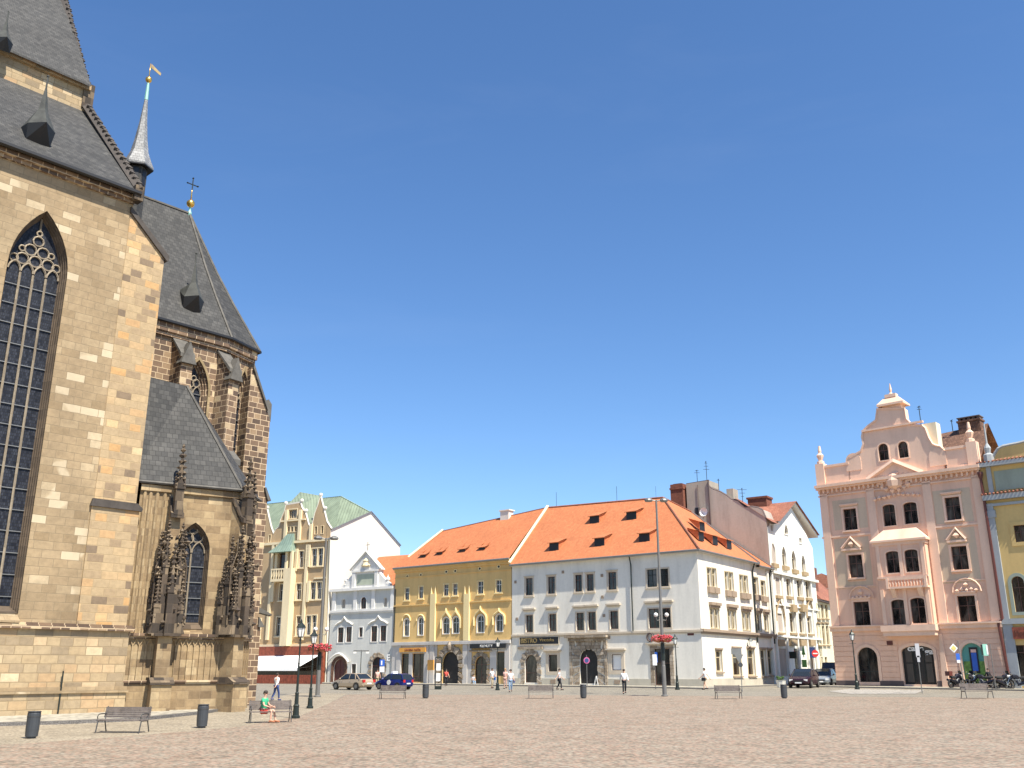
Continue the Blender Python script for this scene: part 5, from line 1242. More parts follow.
# firewall: bare party wall facing the square
FW = Frame(JF.P(.0, -11.6, 0).xy, JF.P(.0, -.06, 0).xy)
def fw(x, y): return FW.hit(x, y)
mb = MB(); q = [fw(686, 484), fw(706.5, 480.5)]; s7 = q[1][0] + .3
mb.prism(FW, [(q[0][0], 0), (s7, 0), (s7, q[1][1]), (q[0][0], q[0][1])], -3, 0); mb.build('firewall', 'firewall_grey', jh)
mb = MB(); q2 = [fw(x, y) for x, y in ((764.5, 520), (762, 510), (758, 508), (752, 507), (745, 507.5), (742, 505), (738, 501), (731, 499.5), (727, 496), (720, 492), (713, 489.5), (709, 487))]
mb.prism(FW, [(s7, 0), (FW.L, 0), (FW.L, q2[0][1])] + q2[1:] + [(s7, fw(708, 486)[1])], -3, .02); mb.build('firewall', 'firewall_pink', jh)
mb = MB(); pp = [FW.P(s, -.1, z + .05) for s, z in [(FW.L, q2[0][1])] + q2[1:] + [(s7, fw(708, 486)[1])]]; mb.tube(pp, .13, 4); mb.tube([FW.P(q[0][0], -.1, q[0][1]), FW.P(s7, -.1, q[1][1])], .12, 4); mb.tube([FW.P(s7, .12, 14), FW.P(s7, .12, q[1][1])], .09, 5); mb.tube([FW.P(fw(698.5, 500)[0], .1, 14), FW.P(fw(698.5, 500)[0], .1, fw(698, 485)[1])], .05, 4); mb.build('coping', 'plinth_dark', jh)
s, z = fw(697.5, 511.5); mb = MB(); mb.box(FW, s - .3, s + .3, 0, .05, z - .5, z + .5); mb.build('window', 'black', jh)
mb = MB(); a, b = fw(672.5, 500)[0], fw(685, 500)[0]; zt = fw(679, 484.5)[1]; mb.box(FW, a, b, -1.6, .5, 14, zt); mb.box(FW, a - .08, b + .08, -1.7, .6, zt - .7, zt - .45); ch = mb.build('chimney', 'brick', jh)
mb = MB(); mb.box(FW, a + .3, b - .3, -1.3, .2, zt, zt + .12); mb.build('chimney_cap', 'plinth_dark', ch)
mb = MB(); s, z = fw(728.5, 495); mb.box(FW, s - .5, s + .4, -2.2, -.6, z - 1.5, z + .9); mb.build('chimney', 'firewall_grey', jh)
mb = MB(); s, z = JF.hit(759, 503, -3); p = atY(760, 504, 126); f_ = Frame(p.xy, p.xy + FW.d); mb.box(f_, -1.3, 1.3, -1, 1, p.z - 3, p.z + .6); mb.box(f_, -1.45, 1.45, -1.1, 1.1, p.z + .6, p.z + .85); mb.build('chimney', 'brick', jh)
mb = MB(); mb.quad(*[atY(x, y, Y) for x, y, Y in ((757, 507, 122), (790, 505, 126), (775, 523, 121), (764, 521, 118))]); mb.build('roof', 'roof_red', jh, fix=False)
def aerial(px, py0, py1, Y, bars, label):
    t = thing('roof_aerial', label, 'aerial', atY(px, py0, Y), 0, 'aerials on the roofs')
    a, b = atY(px, py0, Y), atY(px, py1, Y); b.x, b.y = a.x, a.y
    mb = MB(); mb.tube([a, b], .045, 4); mb.build('mast', 'dark_metal', t)
    mb = MB()
    for f, w_ in bars: c = a.lerp(b, f); mb.tube([c - V((w_, 0, 0)), c + V((w_, 0, 0))], .03, 4)
    if bars: mb.tube([a.lerp(b, .97) - V((0, .3, 0)), a.lerp(b, .97) + V((0, .3, 0))], .03, 4); mb.build('crossbar', 'dark_metal', t)
aerial(707, 482, 461, 122.5, ((.6, .4), (.75, .3), (.9, .2)), 'tallest aerial on the grey firewall top')
aerial(697.5, 484, 470, 122.8, ((.8, .35), (.95, .25)), 'shorter forked aerial left of the tallest one on the firewall')
aerial(719, 491, 479, 121.5, ((.9, .2),), 'thin aerial on the curved firewall top')
aerial(743, 505, 488, 120, ((.9, .6), (.7, .35), (.5, .2)), 'aerial with wide crossbars above the curved end of the firewall')
aerial(764, 503, 497, 126, ((.8, .3),), 'small aerial on the dark brick chimney')
dsh = thing('satellite_dish', 'white satellite dish on the firewall beside the orange roof', 'satellite dish', FW.P(fw(706, 513)[0], .3, fw(706, 513)[1]))
s, z = fw(706, 512.7); mb = MB()
for i in range(3):
    r0, r1, o0_, o1_ = (.0, .2, .4)[i], (.2, .4, .55)[i], (.45, .5, .62)[i], (.5, .62, .78)[i]
    for k in range(12):
        a, b = 2 * pi * k / 12, 2 * pi * (k + 1) / 12
        mb.quad(FW.P(s + r0 * cos(a), o0_, z + r0 * sin(a)), FW.P(s + r1 * cos(a), o1_, z + r1 * sin(a)), FW.P(s + r1 * cos(b), o1_, z + r1 * sin(b)), FW.P(s + r0 * cos(b), o0_, z + r0 * sin(b)))
mb.build('dish', 'white', dsh, fix=False); mb = MB(); mb.tube([FW.P(s, 0, z), FW.P(s, .45, z)], .05, 4); mb.tube([FW.P(s, .5, z - .6), FW.P(s, 1.1, z - .1)], .03, 4); mb.build('arm', 'grey_metal', dsh)
# ------------------------------------------------------------------ cream side-street house
KF = Frame((40.9, 130.3), (46.5, 140.2))
kh = bldg('side_street_house', 'narrow cream house with red roof seen down the side street left of the pink house', KF)
fk = Fac(kh, KF, reveal=.2); kk = dict(frame='window_cream', surr='cream_wall', sw=.08, nx=1, glass='glass_warm')
for i in range(3):
    fk.win(817 + i * 4, 604 + i * .4, 819.6 + i * 4, 618, sill='villa_brown', sp=.2, **kk); fk.win(818.2 + i * 4, 626, 820.8 + i * 4, 644.5, sill='villa_brown', hood='villa_brown', hw=.1, hp=.2, **kk)
    if i < 2: fk.win(821 + i * 4, 657, 823.3 + i * 4, 672, **kk)
kz = KF.z_at(815.5, 598); fk.finish([(0, -.3), (KF.L, -.3), (KF.L, kz), (0, kz)], 'cream_wall')
mb = MB(); mb.quad(KF.P(0, .6, kz - .1), KF.P(KF.L + 4, .6, kz - .1), KF.P(KF.L + 4, -6, kz + 7), KF.P(0, -6, kz + 7)); mb.build('roof', 'roof_red', kh, fix=False)
mb = MB(); strip(mb, KF, 0, KF.L, kz - .35, .25, .5); mb.build('cornice', 'plinth_dark', kh)
mb = MB(); p = atY(811, 566, 134); mb.box(Frame(p.xy, p.xy + KF.d), -.6, .6, -.6, .6, p.z - 4, p.z - .3); mb.build('chimney', 'brick', kh)
# closing house far down the street
ZF = Frame((44, 150), (56, 150)); zh = bldg('far_house', 'distant ochre house closing the end of the side street', ZF)
mb = MB(); mb.box(ZF, -6, 14, -6, 0, -.3, 13); mb.build('wall', 'cream_wall', zh); mb = MB(); mb.prism(ZF, [(-6, 13), (14, 13), (4, 17)], -6, .5); mb.build('roof', 'roof_red', zh)
# ------------------------------------------------------------------ pink house
PF = Frame((35.9 * .955, 110 * .955), (49.0 * .955, 98 * .955))
ph = bldg('pink_house', 'tall pink house with a curved baroque gable and arched ground floor openings at right', PF)
pc = PF.z_at(898, 477.5); p1 = PF.z_at(915, 628)
fp = Fac(ph, PF, reveal=.28)
pkw = dict(surr='pink_light', sw=.2, so=.07)
for b in ((843.8, 508.6, 857, 530), (945.6, 497, 960.6, 520)): fp.win(*b, bars=(.62,), hood='pink_light', hw=.3, hp=.25, hh=.14, hgap=.4, sill='pink_light', sp=.25, **pkw)
for b in ((849, 554.6, 863, 577.6), (952, 546, 968, 569.8)): fp.win(*b, bars=(.62,), sill='pink_light', sp=.25, **pkw)
for b in ((854.4, 601.6, 870, 627), (958.4, 595.6, 976.4, 621.8)): fp.win(*b, bars=(.62,), frame='brown_frame', hood='pink_light', hw=.2, hp=.2, hh=.12, hgap=.3, **pkw)
for b in ((883, 504.2, 895.6, 526), (903.6, 502, 917.6, 523.8)): fp.win(*b, kind='seg', bars=(.62,), **{**pkw, 'sw': .14})
pa = fp.win(858.2, 647.2, 878.2, 682, 'round', 'dark_metal', 'shop_glass', nx=2, bars=(.3,), name='shop_window')
pb = fp.win(902.8, 645.6, 935, 684.4, 'seg', 'dark_metal', 'shop_dark', nx=3, bars=(.76,), name='entrance')
pcw = fp.win(962.5, 643, 985, 684, 'round', 'teal_panel', 'teal_panel', nx=1, bars=(), name='shop_window')
fp.hit_ = PF.hit
G = lambda x, y: PF.hit(x, y)
fp.finish([(0, -.3), (PF.L, -.3), (PF.L, pc), (0, pc)], 'pink_wall')
# door wings and shop posters
mb = MB(); w_ = pb[1] - pb[0]
for a, b in ((pb[0] + .3, pb[0] + w_ * .3), (pb[1] - w_ * .3, pb[1] - .3)):
    mb.box(PF, a, b, -.22, -.18, pb[2] + .2, pb[2] + 2.0); mb.box(PF, a, b, -.22, -.18, pb[2] + 2.1, pb[2] + 3.7)
mb.build('door_leaf', 'tinted', ph)
b_ = [o for o in children(ph) if o.name.startswith('entrance')][0]
zt = PF.z_at(918, 651); text(PF, pb[0] + .6, -.15, PF.z_at(910, 650.8), 'caffe', .75, 'road_white', b_, width=1.6, bold=True); text(PF, pb[0] + 2.3, -.15, PF.z_at(925, 654), 'galerie', .75, 'road_white', b_, width=2.5, bold=True)
sw_ = [o for o in children(ph) if o.name.startswith('shop_window')][-1]
mb = MB(); w_ = pcw[1] - pcw[0]; mb.box(PF, pcw[0] + .06, pcw[1] - .06, -.19, -.17, pcw[2], pcw[2] + 2.1); mb.build('grass_print', 'grass_panel', sw_)
mb = MB(); mb.box(PF, pcw[0] + w_ * .34, pcw[0] + w_ * .72, -.16, -.12, pcw[2] + 1.0, pcw[2] + 3.4); mb.build('screen_frame', 'black', sw_)
mb = MB(); mb.box(PF, pcw[0] + w_ * .42, pcw[0] + w_ * .66, -.115, -.10, pcw[2] + 1.2, pcw[2] + 2.9); mb.build('screen_print', 'blue', sw_)
mb = MB(); mb.box(PF, pcw[0] + w_ * .42, pcw[0] + w_ * .66, -.115, -.10, pcw[2] + 2.92, pcw[2] + 3.2); mb.build('screen_print', 'cloth_pink', sw_)
# bay / oriel: first to second storey
OF = off_frame(PF, .95); ba, bb = OF.s_at(880, 600), OF.s_at(931.5, 600); bz0, bz1 = PF.z_at(905, 628), OF.z_at(903, 541)
fo = Fac(ph, OF, reveal=.22)
for b in ((891.8, 599.4, 906.6, 624.6), (911, 597.6, 925.6, 623.4), (886.3, 551, 900, 573), (905, 549.2, 918.6, 571.8)): fo.win(*b, kind='seg', bars=(.64,), surr='pink_light', sw=.14, so=.06)
fo.finish([(ba, bz0), (bb, bz0), (bb, bz1), (ba, bz1)], 'pink_wall')
mb = MB(); mb.box(OF, ba, ba + .02, -.96, 0, bz0, bz1); mb.box(OF, bb - .02, bb, -.96, 0, bz0, bz1); mb.box(OF, ba, bb, -.96, 0, bz0 - .1, bz0); mb.build('oriel_side', 'pink_wall', ph)
mb = MB(); za = OF.z_at(908, 577.5); zb = OF.z_at(908, 588.5)
mb.box(OF, ba - .1, bb + .1, -.95, .12, bz1 - .35, bz1 + .05); mb.box(OF, ba - .3, bb + .3, -.95, .35, bz1, bz1 + .2)
mb.box(OF, ba, bb, 0, .15, za, za + .2); mb.box(OF, ba - .15, bb + .15, -.9, .3, bz0 - .35, bz0 + .25); mb.box(OF, ba, bb, -.9, .15, bz0 - .8, bz0 - .35)
for s in (ba + .15, bb - .5, (ba + bb) / 2 - .15): mb.box(OF, s, s + .35, 0, .1, bz0 + .3, zb); mb.box(OF, s, s + .35, 0, .1, za + .2, bz1 - .35)
mb.build('oriel_moulding', 'pink_light', ph)
mb = MB(); q = [OF.P(ba - .3, .35, bz1 + .2), OF.P(bb + .3, .35, bz1 + .2), OF.P(bb + .3, -.94, bz1 + .2), OF.P(ba - .3, -.94, bz1 + .2)]; z_ = bz1 + 1.35
t_ = [OF.P(ba + .9, -.6, z_), OF.P(bb - .9, -.6, z_), OF.P(bb - .9, -.94, z_), OF.P(ba + .9, -.94, z_)]
for i in range(4): mb.quad(q[i], q[(i + 1) % 4], t_[(i + 1) % 4], t_[i])
mb.quad(*t_); mb.build('oriel_roof', 'pink_light', ph)
mb = MB(); a, b = OF.s_at(888.5, 582), OF.s_at(929, 580)   # balcony
mb.box(OF, a, b, 0, .7, zb, zb + .2); mb.box(OF, a, b, .55, .7, za - .25, za); n_ = 14
for i in range(n_): s = a + (b - a - .12) * i / (n_ - 1); mb.lathe(OF.P(s + .06, .62, zb + .2), [(.06, 0), (.1, .3), (.05, .6), (.07, za - zb - .45)], 6)
mb.box(OF, a, a + .25, .5, .75, zb, za + .02); mb.box(OF, b - .25, b, .5, .75, zb, za + .02)
for s in (a + .5, b - .9): mb.prism(Frame(OF.P(s, 0, 0).xy, OF.P(s, 1, 0).xy), [(0, zb), (.6, zb), (0, zb - .9)], -.25, .2)
mb.build('balcony', 'pink_light', ph)
# greenish panels, pilasters, cornices
mb = MB()
for x0, x1, y0, y1 in ((833.5, 867, 499, 529), (836, 871, 537.5, 588), (934, 972, 489, 523), (938, 978, 528, 583)):
    xm, ym = (x0 + x1) / 2, (y0 + y1) / 2; a, b = PF.s_at(x0, ym), PF.s_at(x1, ym); z0, z1 = PF.z_at(xm, y1), PF.z_at(xm, y0)
    hs = [h for h in fp.holes if h[0][0] > a and h[1][0] < b and h[0][1] > z0 - 1.5 and h[2][1] < z1 + 1.5]
    hs = [h for h in fp.holes if a - .3 < (h[0][0] + h[1][0]) / 2 < b + .3 and z0 - 1 < (h[0][1] + h[2][1]) / 2 < z1 + 1]
    if hs: ha, hb = hs[0][0][0] - .21, hs[0][1][0] + .21; hz0, hz1 = hs[0][0][1] - .21, hs[0][2][1] + .21
    for r_ in ((a, ha, z0, z1), (hb, b, z0, z1), (ha, hb, z0, hz0 - .2), (ha, hb, hz1, z1)):
        if r_[1] - r_[0] > .05 and r_[3] - r_[2] > .05: mb.box(PF, r_[0], r_[1], -.02, .012, r_[2], r_[3])
mb.build('wall_panel', 'pink_green', ph)
mb = MB(); z5 = PF.z_at(898, 531); z4 = PF.z_at(898, 585)
for a, b in ((-.1, ba - .05), (bb + .05, PF.L + .1)):
    strip(mb, PF, a, b, z5 - .1, .2, .14); strip(mb, PF, a, b, z4, .12, .1)
strip(mb, PF, -.1, PF.L + .1, p1 - .15, .4, .3); strip(mb, PF, -.1, PF.L + .1, p1 + .25, .15, .5)
for px_ in (827, 878, 936, 991):
    s = PF.s_at(px_ if px_ != 827 else 830, 560); s = max(.4, min(PF.L - .4, s)); w2 = .42
    mb.box(PF, s - w2, s + w2, -.02, .16, p1 + .4, pc - .8)
strip(mb, PF, -.1, PF.L + .1, pc - 1.1, .15, .16); strip(mb, PF, -.2, PF.L + .2, pc - .15, .3, .75); strip(mb, PF, -.15, PF.L + .15, pc - .35, .2, .5)
n_ = 34
for i in range(n_):
    s = .1 + (PF.L - .2) * i / (n_ - 1); mb.box(PF, s - .1, s + .1, 0, .26, pc - .75, pc - .35)
mb.build('cornice', 'pink_light', ph)
for x_, yt, kz_ in ((851.8, 544, 0), (957, 535.6, 0)):   # pediments over third floor windows
    mb = MB(); a, zz = PF.hit(x_ - 9.5, yt + 5); b, _ = PF.hit(x_ + 9.5, yt + 3); c, zt = PF.hit(x_, yt)
    mb.tube([PF.P(a, .2, zz), PF.P(c, .2, zz + 1.15), PF.P(b, .2, zz)], .15, 4); mb.box(PF, a, b, 0, .3, zz - .25, zz - .05); mb.blob(PF.P(c, .2, zz + .4), .4); mb.build('pediment', 'pink_light', ph)
for x_, yt in ((861, 590), (966, 582.5)):  # shell ornaments
    mb = MB(); c, zt = PF.hit(x_, yt); mb.tube([PF.P(c + 1.35 * cos(pi * i / 8), .12, zt - .9 + 1.3 * sin(pi * i / 8)) for i in range(9)], .08, 4); mb.blob(PF.P(c, .1, zt - .2), .3)
    for i in range(5): mb.blob(PF.P(c + (i - 2) * .45, .1, zt - .75 + .1 * (i % 2)), .22)
    mb.build('cartouche', 'pink_light', ph)
# rusticated ground floor grooves as raised bands
mb = MB(); zz = .9; cut = sorted([(pa[0] - .35, pa[1] + .35, pa[3] + .4), (pb[0] - .35, pb[1] + .35, pb[3] + .35), (pcw[0] - .35, pcw[1] + .35, pcw[3] + .4)])
while zz < p1 - .6:
    a = -.02
    for c0, c1, ct in cut + [(PF.L + .02, 0, 99)]:
        if zz < ct:
            mb.box(PF, a, c0, -.02, .05, zz, zz + .47); a = c1
    zz += .52
mb.build('rustication', 'pink_wall', ph)
mb = MB(); a = -.05
for c0, c1, ct in cut + [(PF.L + .05, 0, 99)]: mb.box(PF, a, c0 + .3, -.02, .12, -.3, .62 + gz(0, 100)); a = c1 - .3
mb.build('plinth', 'plinth_dark', ph)
mb = MB()
for shp in (rarch(*pa), sarch(*pb), rarch(*pcw)): mb.ring(PF, grow(shp, .3), shp, -.02, .09)
mb.build('arch_surround', 'pink_light', ph)
# corner buttress-like bright fin right of the door
mb = MB(); s = PF.s_at(944, 665); mb.prism(PF, [(s - .35, .9), (s + .35, .9), (s + .2, p1 - .6), (s - .1, p1 - .6)], 0, .18); mb.build('corner_pier', 'pink_light', ph)
# parapet, gable
mb = MB(); zp0 = pc + .15; bl = PF.z_at(836, 466); 
gl, gr = PF.s_at(848, 455), PF.s_at(945, 450)
mb.box(PF, 0, gl, -.5, 0, zp0, zp0 + 2.1); mb.box(PF, gr, PF.L, -.5, 0, zp0, zp0 + 2.1)
for a, b in ((0, gl), (gr, PF.L)): mb.box(PF, a, b, -.6, .12, zp0 + 2.0, zp0 + 2.25); mb.box(PF, a, b, -.6, .12, zp0, zp0 + .3)
mb.box(PF, -.1, .9, -.7, .2, zp0, zp0 + 2.5); mb.box(PF, PF.L - .9, PF.L + .1, -.7, .2, zp0, zp0 + 2.5); mb.build('parapet', 'pink_light', ph)
fgb = Fac(ph, PF, o=.0, reveal=.25)
fgb.win(878.4, 443.4, 888.4, 460.4, 'round', bars=(.6,), surr='pink_light', sw=.12); fgb.win(898.2, 441.2, 908, 457.8, 'round', bars=(.6,), surr='pink_light', sw=.12)
gp_ = [(943, 458), (943, 449), (940.5, 446.5), (936, 445.5), (932.5, 444), (928.5, 437.5), (925, 428), (922, 425.5), (912, 425), (906, 419), (904.5, 408.5), (877, 409), (876, 420), (868, 426), (863, 431), (862, 437), (863.5, 444), (861, 451), (855, 454.5), (849, 458), (847, 466)]
gs = [G(*p) for p in gp_]; gs[0] = (gs[0][0], zp0); gs[-1] = (gs[-1][0], zp0)
fgb.finish(gs[::-1], 'pink_light', 'gable')
gable = [o for o in children(ph) if o.name.startswith('gable')][0]
mb = MB(); mb.quad(*[PF.P(s, -.9, z) for s, z in gs]); n_ = len(gs)
mb.add([PF.P(s, -.9, z) for s, z in gs] + [PF.P(s, 0, z) for s, z in gs], [(i, (i + 1) % n_, n_ + (i + 1) % n_, n_ + i) for i in range(n_)]); mb.build('gable_side', 'pink_light', gable)
mb = MB(); mb.tube([PF.P(s, .0, z) for s, z in gs[1:-1]], .14, 4)
zc = G(890, 426)[1]; mb.box(PF, G(862, 430)[0], G(924, 428)[0], -.1, .22, zc - .2, zc); 
zc = G(890, 405.5)[1]; a, b = G(874.5, 405)[0] + .35, G(908, 405)[0] - .35; mb.box(PF, a, b, -1.6, .4, zc, zc + .22); mb.box(PF, a + .45, b - .45, -1.4, -.05, zc - 3.2, zc)
c = (a + b) / 2; q = [PF.P(a, .4, zc + .22), PF.P(b, .4, zc + .22), PF.P(b, -1.2, zc + .22), PF.P(a, -1.2, zc + .22)]; zt = G(890, 397)[1]; t_ = [PF.P(c - .75, -.1, zt), PF.P(c + .75, -.1, zt), PF.P(c + .75, -.7, zt), PF.P(c - .75, -.7, zt)]
for i in range(4): mb.quad(q[i], q[(i + 1) % 4], t_[(i + 1) % 4], t_[i])
mb.quad(*t_); mb.box(PF, c - .6, c + .6, -.7, 0, zt, zt + .35); mb.lathe(PF.P(c, -.35, zt + .3), [(.3, 0), (.1, .3), (.16, .6), (.03, 1.3)], 6)
for x_, y_ in ((853, 458), (937, 452.5)): s, z = G(x_, y_); mb.prism(PF, [(s + .85 * cos(pi * i / 8), z - .3 + .85 * sin(pi * i / 8)) for i in range(9)] + [(s - .85, z - 1.4), (s + .85, z - 1.4)], -.45, .06)
mb.build('gable_coping', 'pink_light', gable)
mb = MB(); a, za_ = G(868, 480); c, zt = G(893, 463); b, _ = G(938, 474)
a, c, b = G(868, 475)[0], G(895, 465)[0], G(924, 472)[0]; z0 = pc + .1; zt = G(895, 461.5)[1]
mb.tube([PF.P(a, .35, z0), PF.P(c, .35, zt), PF.P(b, .35, z0)], .28, 4); mb.prism(PF, [(a, z0), (b, z0), (c, zt)], 0, .25); mb.build('pediment', 'pink_light', ph)
mb = MB(); c, zz = G(895, 482); mb.lathe(PF.P(c, .1, zz), [(.02, -.9), (.75, -.5), (.85, .1), (.5, .8), (.05, 1.0)], 8)
for k in range(14): a = 2 * pi * k / 14; mb.blob(PF.P(c + 1.5 * cos(a), .12, zz + .9 * sin(a)), random.uniform(.25, .42), .4)
for k in range(10): mb.blob(PF.P(c + (k - 4.5) * .5, .12, zz - 1.3 - .25 * abs(k - 4.5) * .3), .25, .4)
mb.build('coat_of_arms', 'pink_light', ph)
for x_, yb, yt in ((819.8, 467, 451), (973, 446.5, 427.5)):
    mb = MB(); s, zb = G(x_, yb); zt = G(x_, yt)[1]; s = .4 if x_ < 900 else PF.L - .5; H = zt - zb
    mb.lathe(PF.P(s, -.25, zp0 + 2.4), [(.42, 0), (.42, .4), (.2, .5), (.36, .9), (.42, 1.1), (.16, 1.4), (.2, 1.6), (.12, 2.2), (.03, H + .3)], 8); mb.build('finial', 'pink_light', ph)
mb = MB(); mb.box(PF, 0, PF.L, -12, -.42, -.3, pc + .1); mb.build('side_wall', 'pink_wall', ph)
mb = MB(); zr = atY(950, 434, 101).z; mb.quad(PF.P(6.5, -.5, pc + .3), PF.P(PF.L, -.5, pc + .3), PF.P(PF.L - .3, -6.5, zr + .6), PF.P(8, -6.5, zr)); mb.quad(PF.P(0, -.5, pc + .3), PF.P(6.5, -.5, pc + .3), PF.P(8, -6.5, zr)); mb.quad(PF.P(0, -12, pc), PF.P(PF.L, -12, pc), PF.P(PF.L - .3, -6.5, zr + .6), PF.P(8, -6.5, zr)); mb.quad(PF.P(0, -.5, pc + .3), PF.P(0, -12, pc), PF.P(8, -6.5, zr))
mb.build('roof', 'roof_brown', ph, fix=False)
mb = MB(); p = atY(970, 420, 99.5); f_ = Frame(p.xy, p.xy + PF.d); zt = atY(970, 419, 99.5).z; zt -= .4; mb.box(f_, -1.1, 1.15, -.7, .7, zt - 4.0, zt); mb.box(f_, -1.2, 1.25, -.8, .8, zt, zt + .2); c1 = mb.build('chimney', 'roof_brown', ph)
mb = MB()
for k in range(5): mb.box(f_, -1.05 + k * .48, -.8 + k * .48, -.6, .6, zt + .2, zt + .45)
mb.box(f_, -1.15, 1.2, -.75, .75, zt + .45, zt + .55); mb.build('chimney_cap', 'plinth_dark', c1)
mb = MB(); p = atY(929.5, 445, 97.5); mb.box(Frame(p.xy, p.xy + PF.d), -.4, 1.0, -1.0, .3, p.z - 1, atY(940, 424, 97.5).z); mb.build('gable_return', 'cream_wall', ph)
aerial(921.5, 428, 406, 98.5, ((.85, .25), (.95, .2)), 'thin aerial behind the gable of the pink house')
aerial(953, 432, 420, 100, ((.9, .15),), 'thin rod on the brown roof left of the brick chimney')
mb = MB(); s = PF.L + .12; mb.tube([PF.P(s, .3, pc - 1.2), PF.P(s + .1, .25, p1 + .6), PF.P(s - .3, .3, p1 + .2), PF.P(s, .22, .9)], .13, 6); mb.lathe(PF.P(s, .3, pc - 1.3), [(.15, 0), (.3, .5), (.3, .7)], 6); mb.build('downpipe', 'red_frame', ph)
mb = MB(); s, z = PF.hit(890, 643); mb.box(PF, s - .3, s + .3, .06, .11, z - .2, z + .2); tag(mb.build('wall_plaque', 'red_frame'), 'tiny red-brown house plaque left of the arched entrance on the pink wall', 'plaque')
# ------------------------------------------------------------------ yellow and blue house at the right edge
BF = Frame(PF.P(PF.L + .05, 0, 0).xy, PF.P(PF.L + 12, 0, 0).xy)
bh = bldg('blue_yellow_house', 'yellow and blue painted house with curved gable at the right edge', BF, loc_s=1.5)
fb = Fac(bh, BF, reveal=.25)
bz = BF.z_at(1005, 462); b2z = BF.z_at(1005, 496); b1z = BF.z_at(1010, 622)
fb.win(1014.5, 525, 1026, 542, surr='facade_yellow', sw=.35, so=.08, bars=(.6,)); fb.win(1013, 576, 1026, 612, kind='round', surr='facade_teal', sw=.3, so=.08); fb.win(1017, 645, 1034, 683, glass='shop_glass', bars=(.8,))
for k_ in (1, 2, 3):
    fb.win(1014.5 + 27 * k_, 525 - 3.2 * k_, 1026 + 27 * k_, 542 - 3 * k_, surr='facade_yellow', sw=.35, so=.08, bars=(.6,)); fb.win(1013 + 27 * k_, 576 - 2 * k_, 1026 + 27 * k_, 612 - k_, kind='round', surr='facade_teal', sw=.3, so=.08)
    if k_ > 1: fb.win(1017 + 27 * k_, 645, 1034 + 27 * k_, 683, glass='shop_glass', bars=(.8,))
fb.finish([(0, -.3), (BF.L, -.3), (BF.L, bz), (0, bz)], 'facade_yellow')
mb = MB(); a, b = BF.s_at(996, 575), BF.s_at(1003.5, 575); mb.box(BF, a, b, -.02, .22, b1z, b2z - .6); mb.box(BF, a - .15, b + .15, -.02, .3, b2z - 2.0, b2z - 1.3)
mb.box(BF, .05, BF.s_at(1016.5, 650), -.02, .14, -.3, b1z - .2); a, b = BF.s_at(988, 480), BF.s_at(992.5, 480); mb.box(BF, max(0, a), b, -.02, .2, b2z, bz); mb.build('pilaster', 'facade_blue', bh)
mb = MB(); mb.box(BF, BF.s_at(995, 480), BF.L, 0, .06, b2z + .6, bz - .8); mb.build('frieze_panel', 'facade_teal', bh)
mb = MB(); strip(mb, BF, 0, BF.L, b2z - .3, .5, .5); strip(mb, BF, 0, BF.L, b2z - .9, .25, .25); strip(mb, BF, -.1, BF.L, bz - .3, .4, .6); strip(mb, BF, 0, BF.L, b1z - .2, .5, .3); mb.build('cornice', 'facade_blue', bh)
mb = MB()
for zc in (b2z + .25, bz + .12):
    for i in range(26): mb.tube([BF.P(i * .36, -.1, zc + .25), BF.P(i * .36, .62, zc)], .1, 4)
mb.build('cornice_tiles', 'roof_red', bh)
g_ = [BF.hit(x, y) for x, y in ((992, 459), (995, 453), (998, 448.5), (1003, 446), (1010, 444.5), (1018, 443), (1030, 440))]
mb = MB(); mb.prism(BF, [(g_[0][0], bz)] + g_ + [(g_[-1][0], bz)], -.8, 0); gg = mb.build('gable', 'facade_yellow', bh)
mb = MB(); mb.tube([BF.P(s, 0, z) for s, z in g_], .14, 4); mb.build('gable_coping', 'facade_blue', gg)
mb = MB(); s, z = BF.hit(989.5, 463); mb.lathe(BF.P(s, 0, bz + .1), [(.5, 0), (.5, .8), (.25, 1.0), (.35, 1.5), (.1, 2.0), (.08, 4.0)], 8); mb.build('finial', 'facade_blue', bh)
mb = MB(); mb.box(BF, 0, BF.L, -12, -.36, -.3, bz); mb.build('side_wall', 'facade_yellow', bh)
t, a, b, z0, z1 = board('fascia_sign', 'red-brown shop sign on the blue ground floor at the right edge', 'sign', BF, 1013, 627, 1034, 639, 'red_brown', .15, .14)
text(BF, a + .2, .30, z0 + .3, 'Hotel', .8, 'brick', t, width=1.2)
# ------------------------------------------------------------------ pavements and kerbs of the far side
def walk(name, fr, s0, s1, wd, out=None):
    n_ = 4
    for k in range(n_):
        a, b = s0 + (s1 - s0) * k / n_, s0 + (s1 - s0) * (k + 1) / n_
    mb = MB(); mk = MB(); tp = []
    for k in range(n_ + 1):
        s = s0 + (s1 - s0) * k / n_; q = []
        for o in (-.2, wd - .15, wd, ): p = fr.P(s, o, 0); q.append(V((p.x, p.y, gz(p.x, p.y) + .12)))
        tp.append(q)
    for k in range(n_):
        A, B = tp[k], tp[k + 1]
        mb.quad(A[0], B[0], B[1], A[1]); mk.quad(A[1], B[1], B[2], A[2]); mk.quad(A[2], B[2], B[2] - V((0, 0, .2)), A[2] - V((0, 0, .2)))
    for q in (tp[0], tp[-1]): mk.quad(q[0], q[2], q[2] - V((0, 0, .2)), q[0] - V((0, 0, .2)))
    tag(mb.build('pavement', 'walk_setts'), None, None, kind='structure'); tag(mk.build('kerb', 'kerb_granite'), None, None, kind='structure')
walk('p', WL, -.1, WL.L + 2.9, 5.0); walk('p', YF, -.1, YF.L + .1, 4.6); walk('p', GF, -.1, GF.L + .1, 4.0); walk('p', TF, 0, TF.L + .1, 6.0)
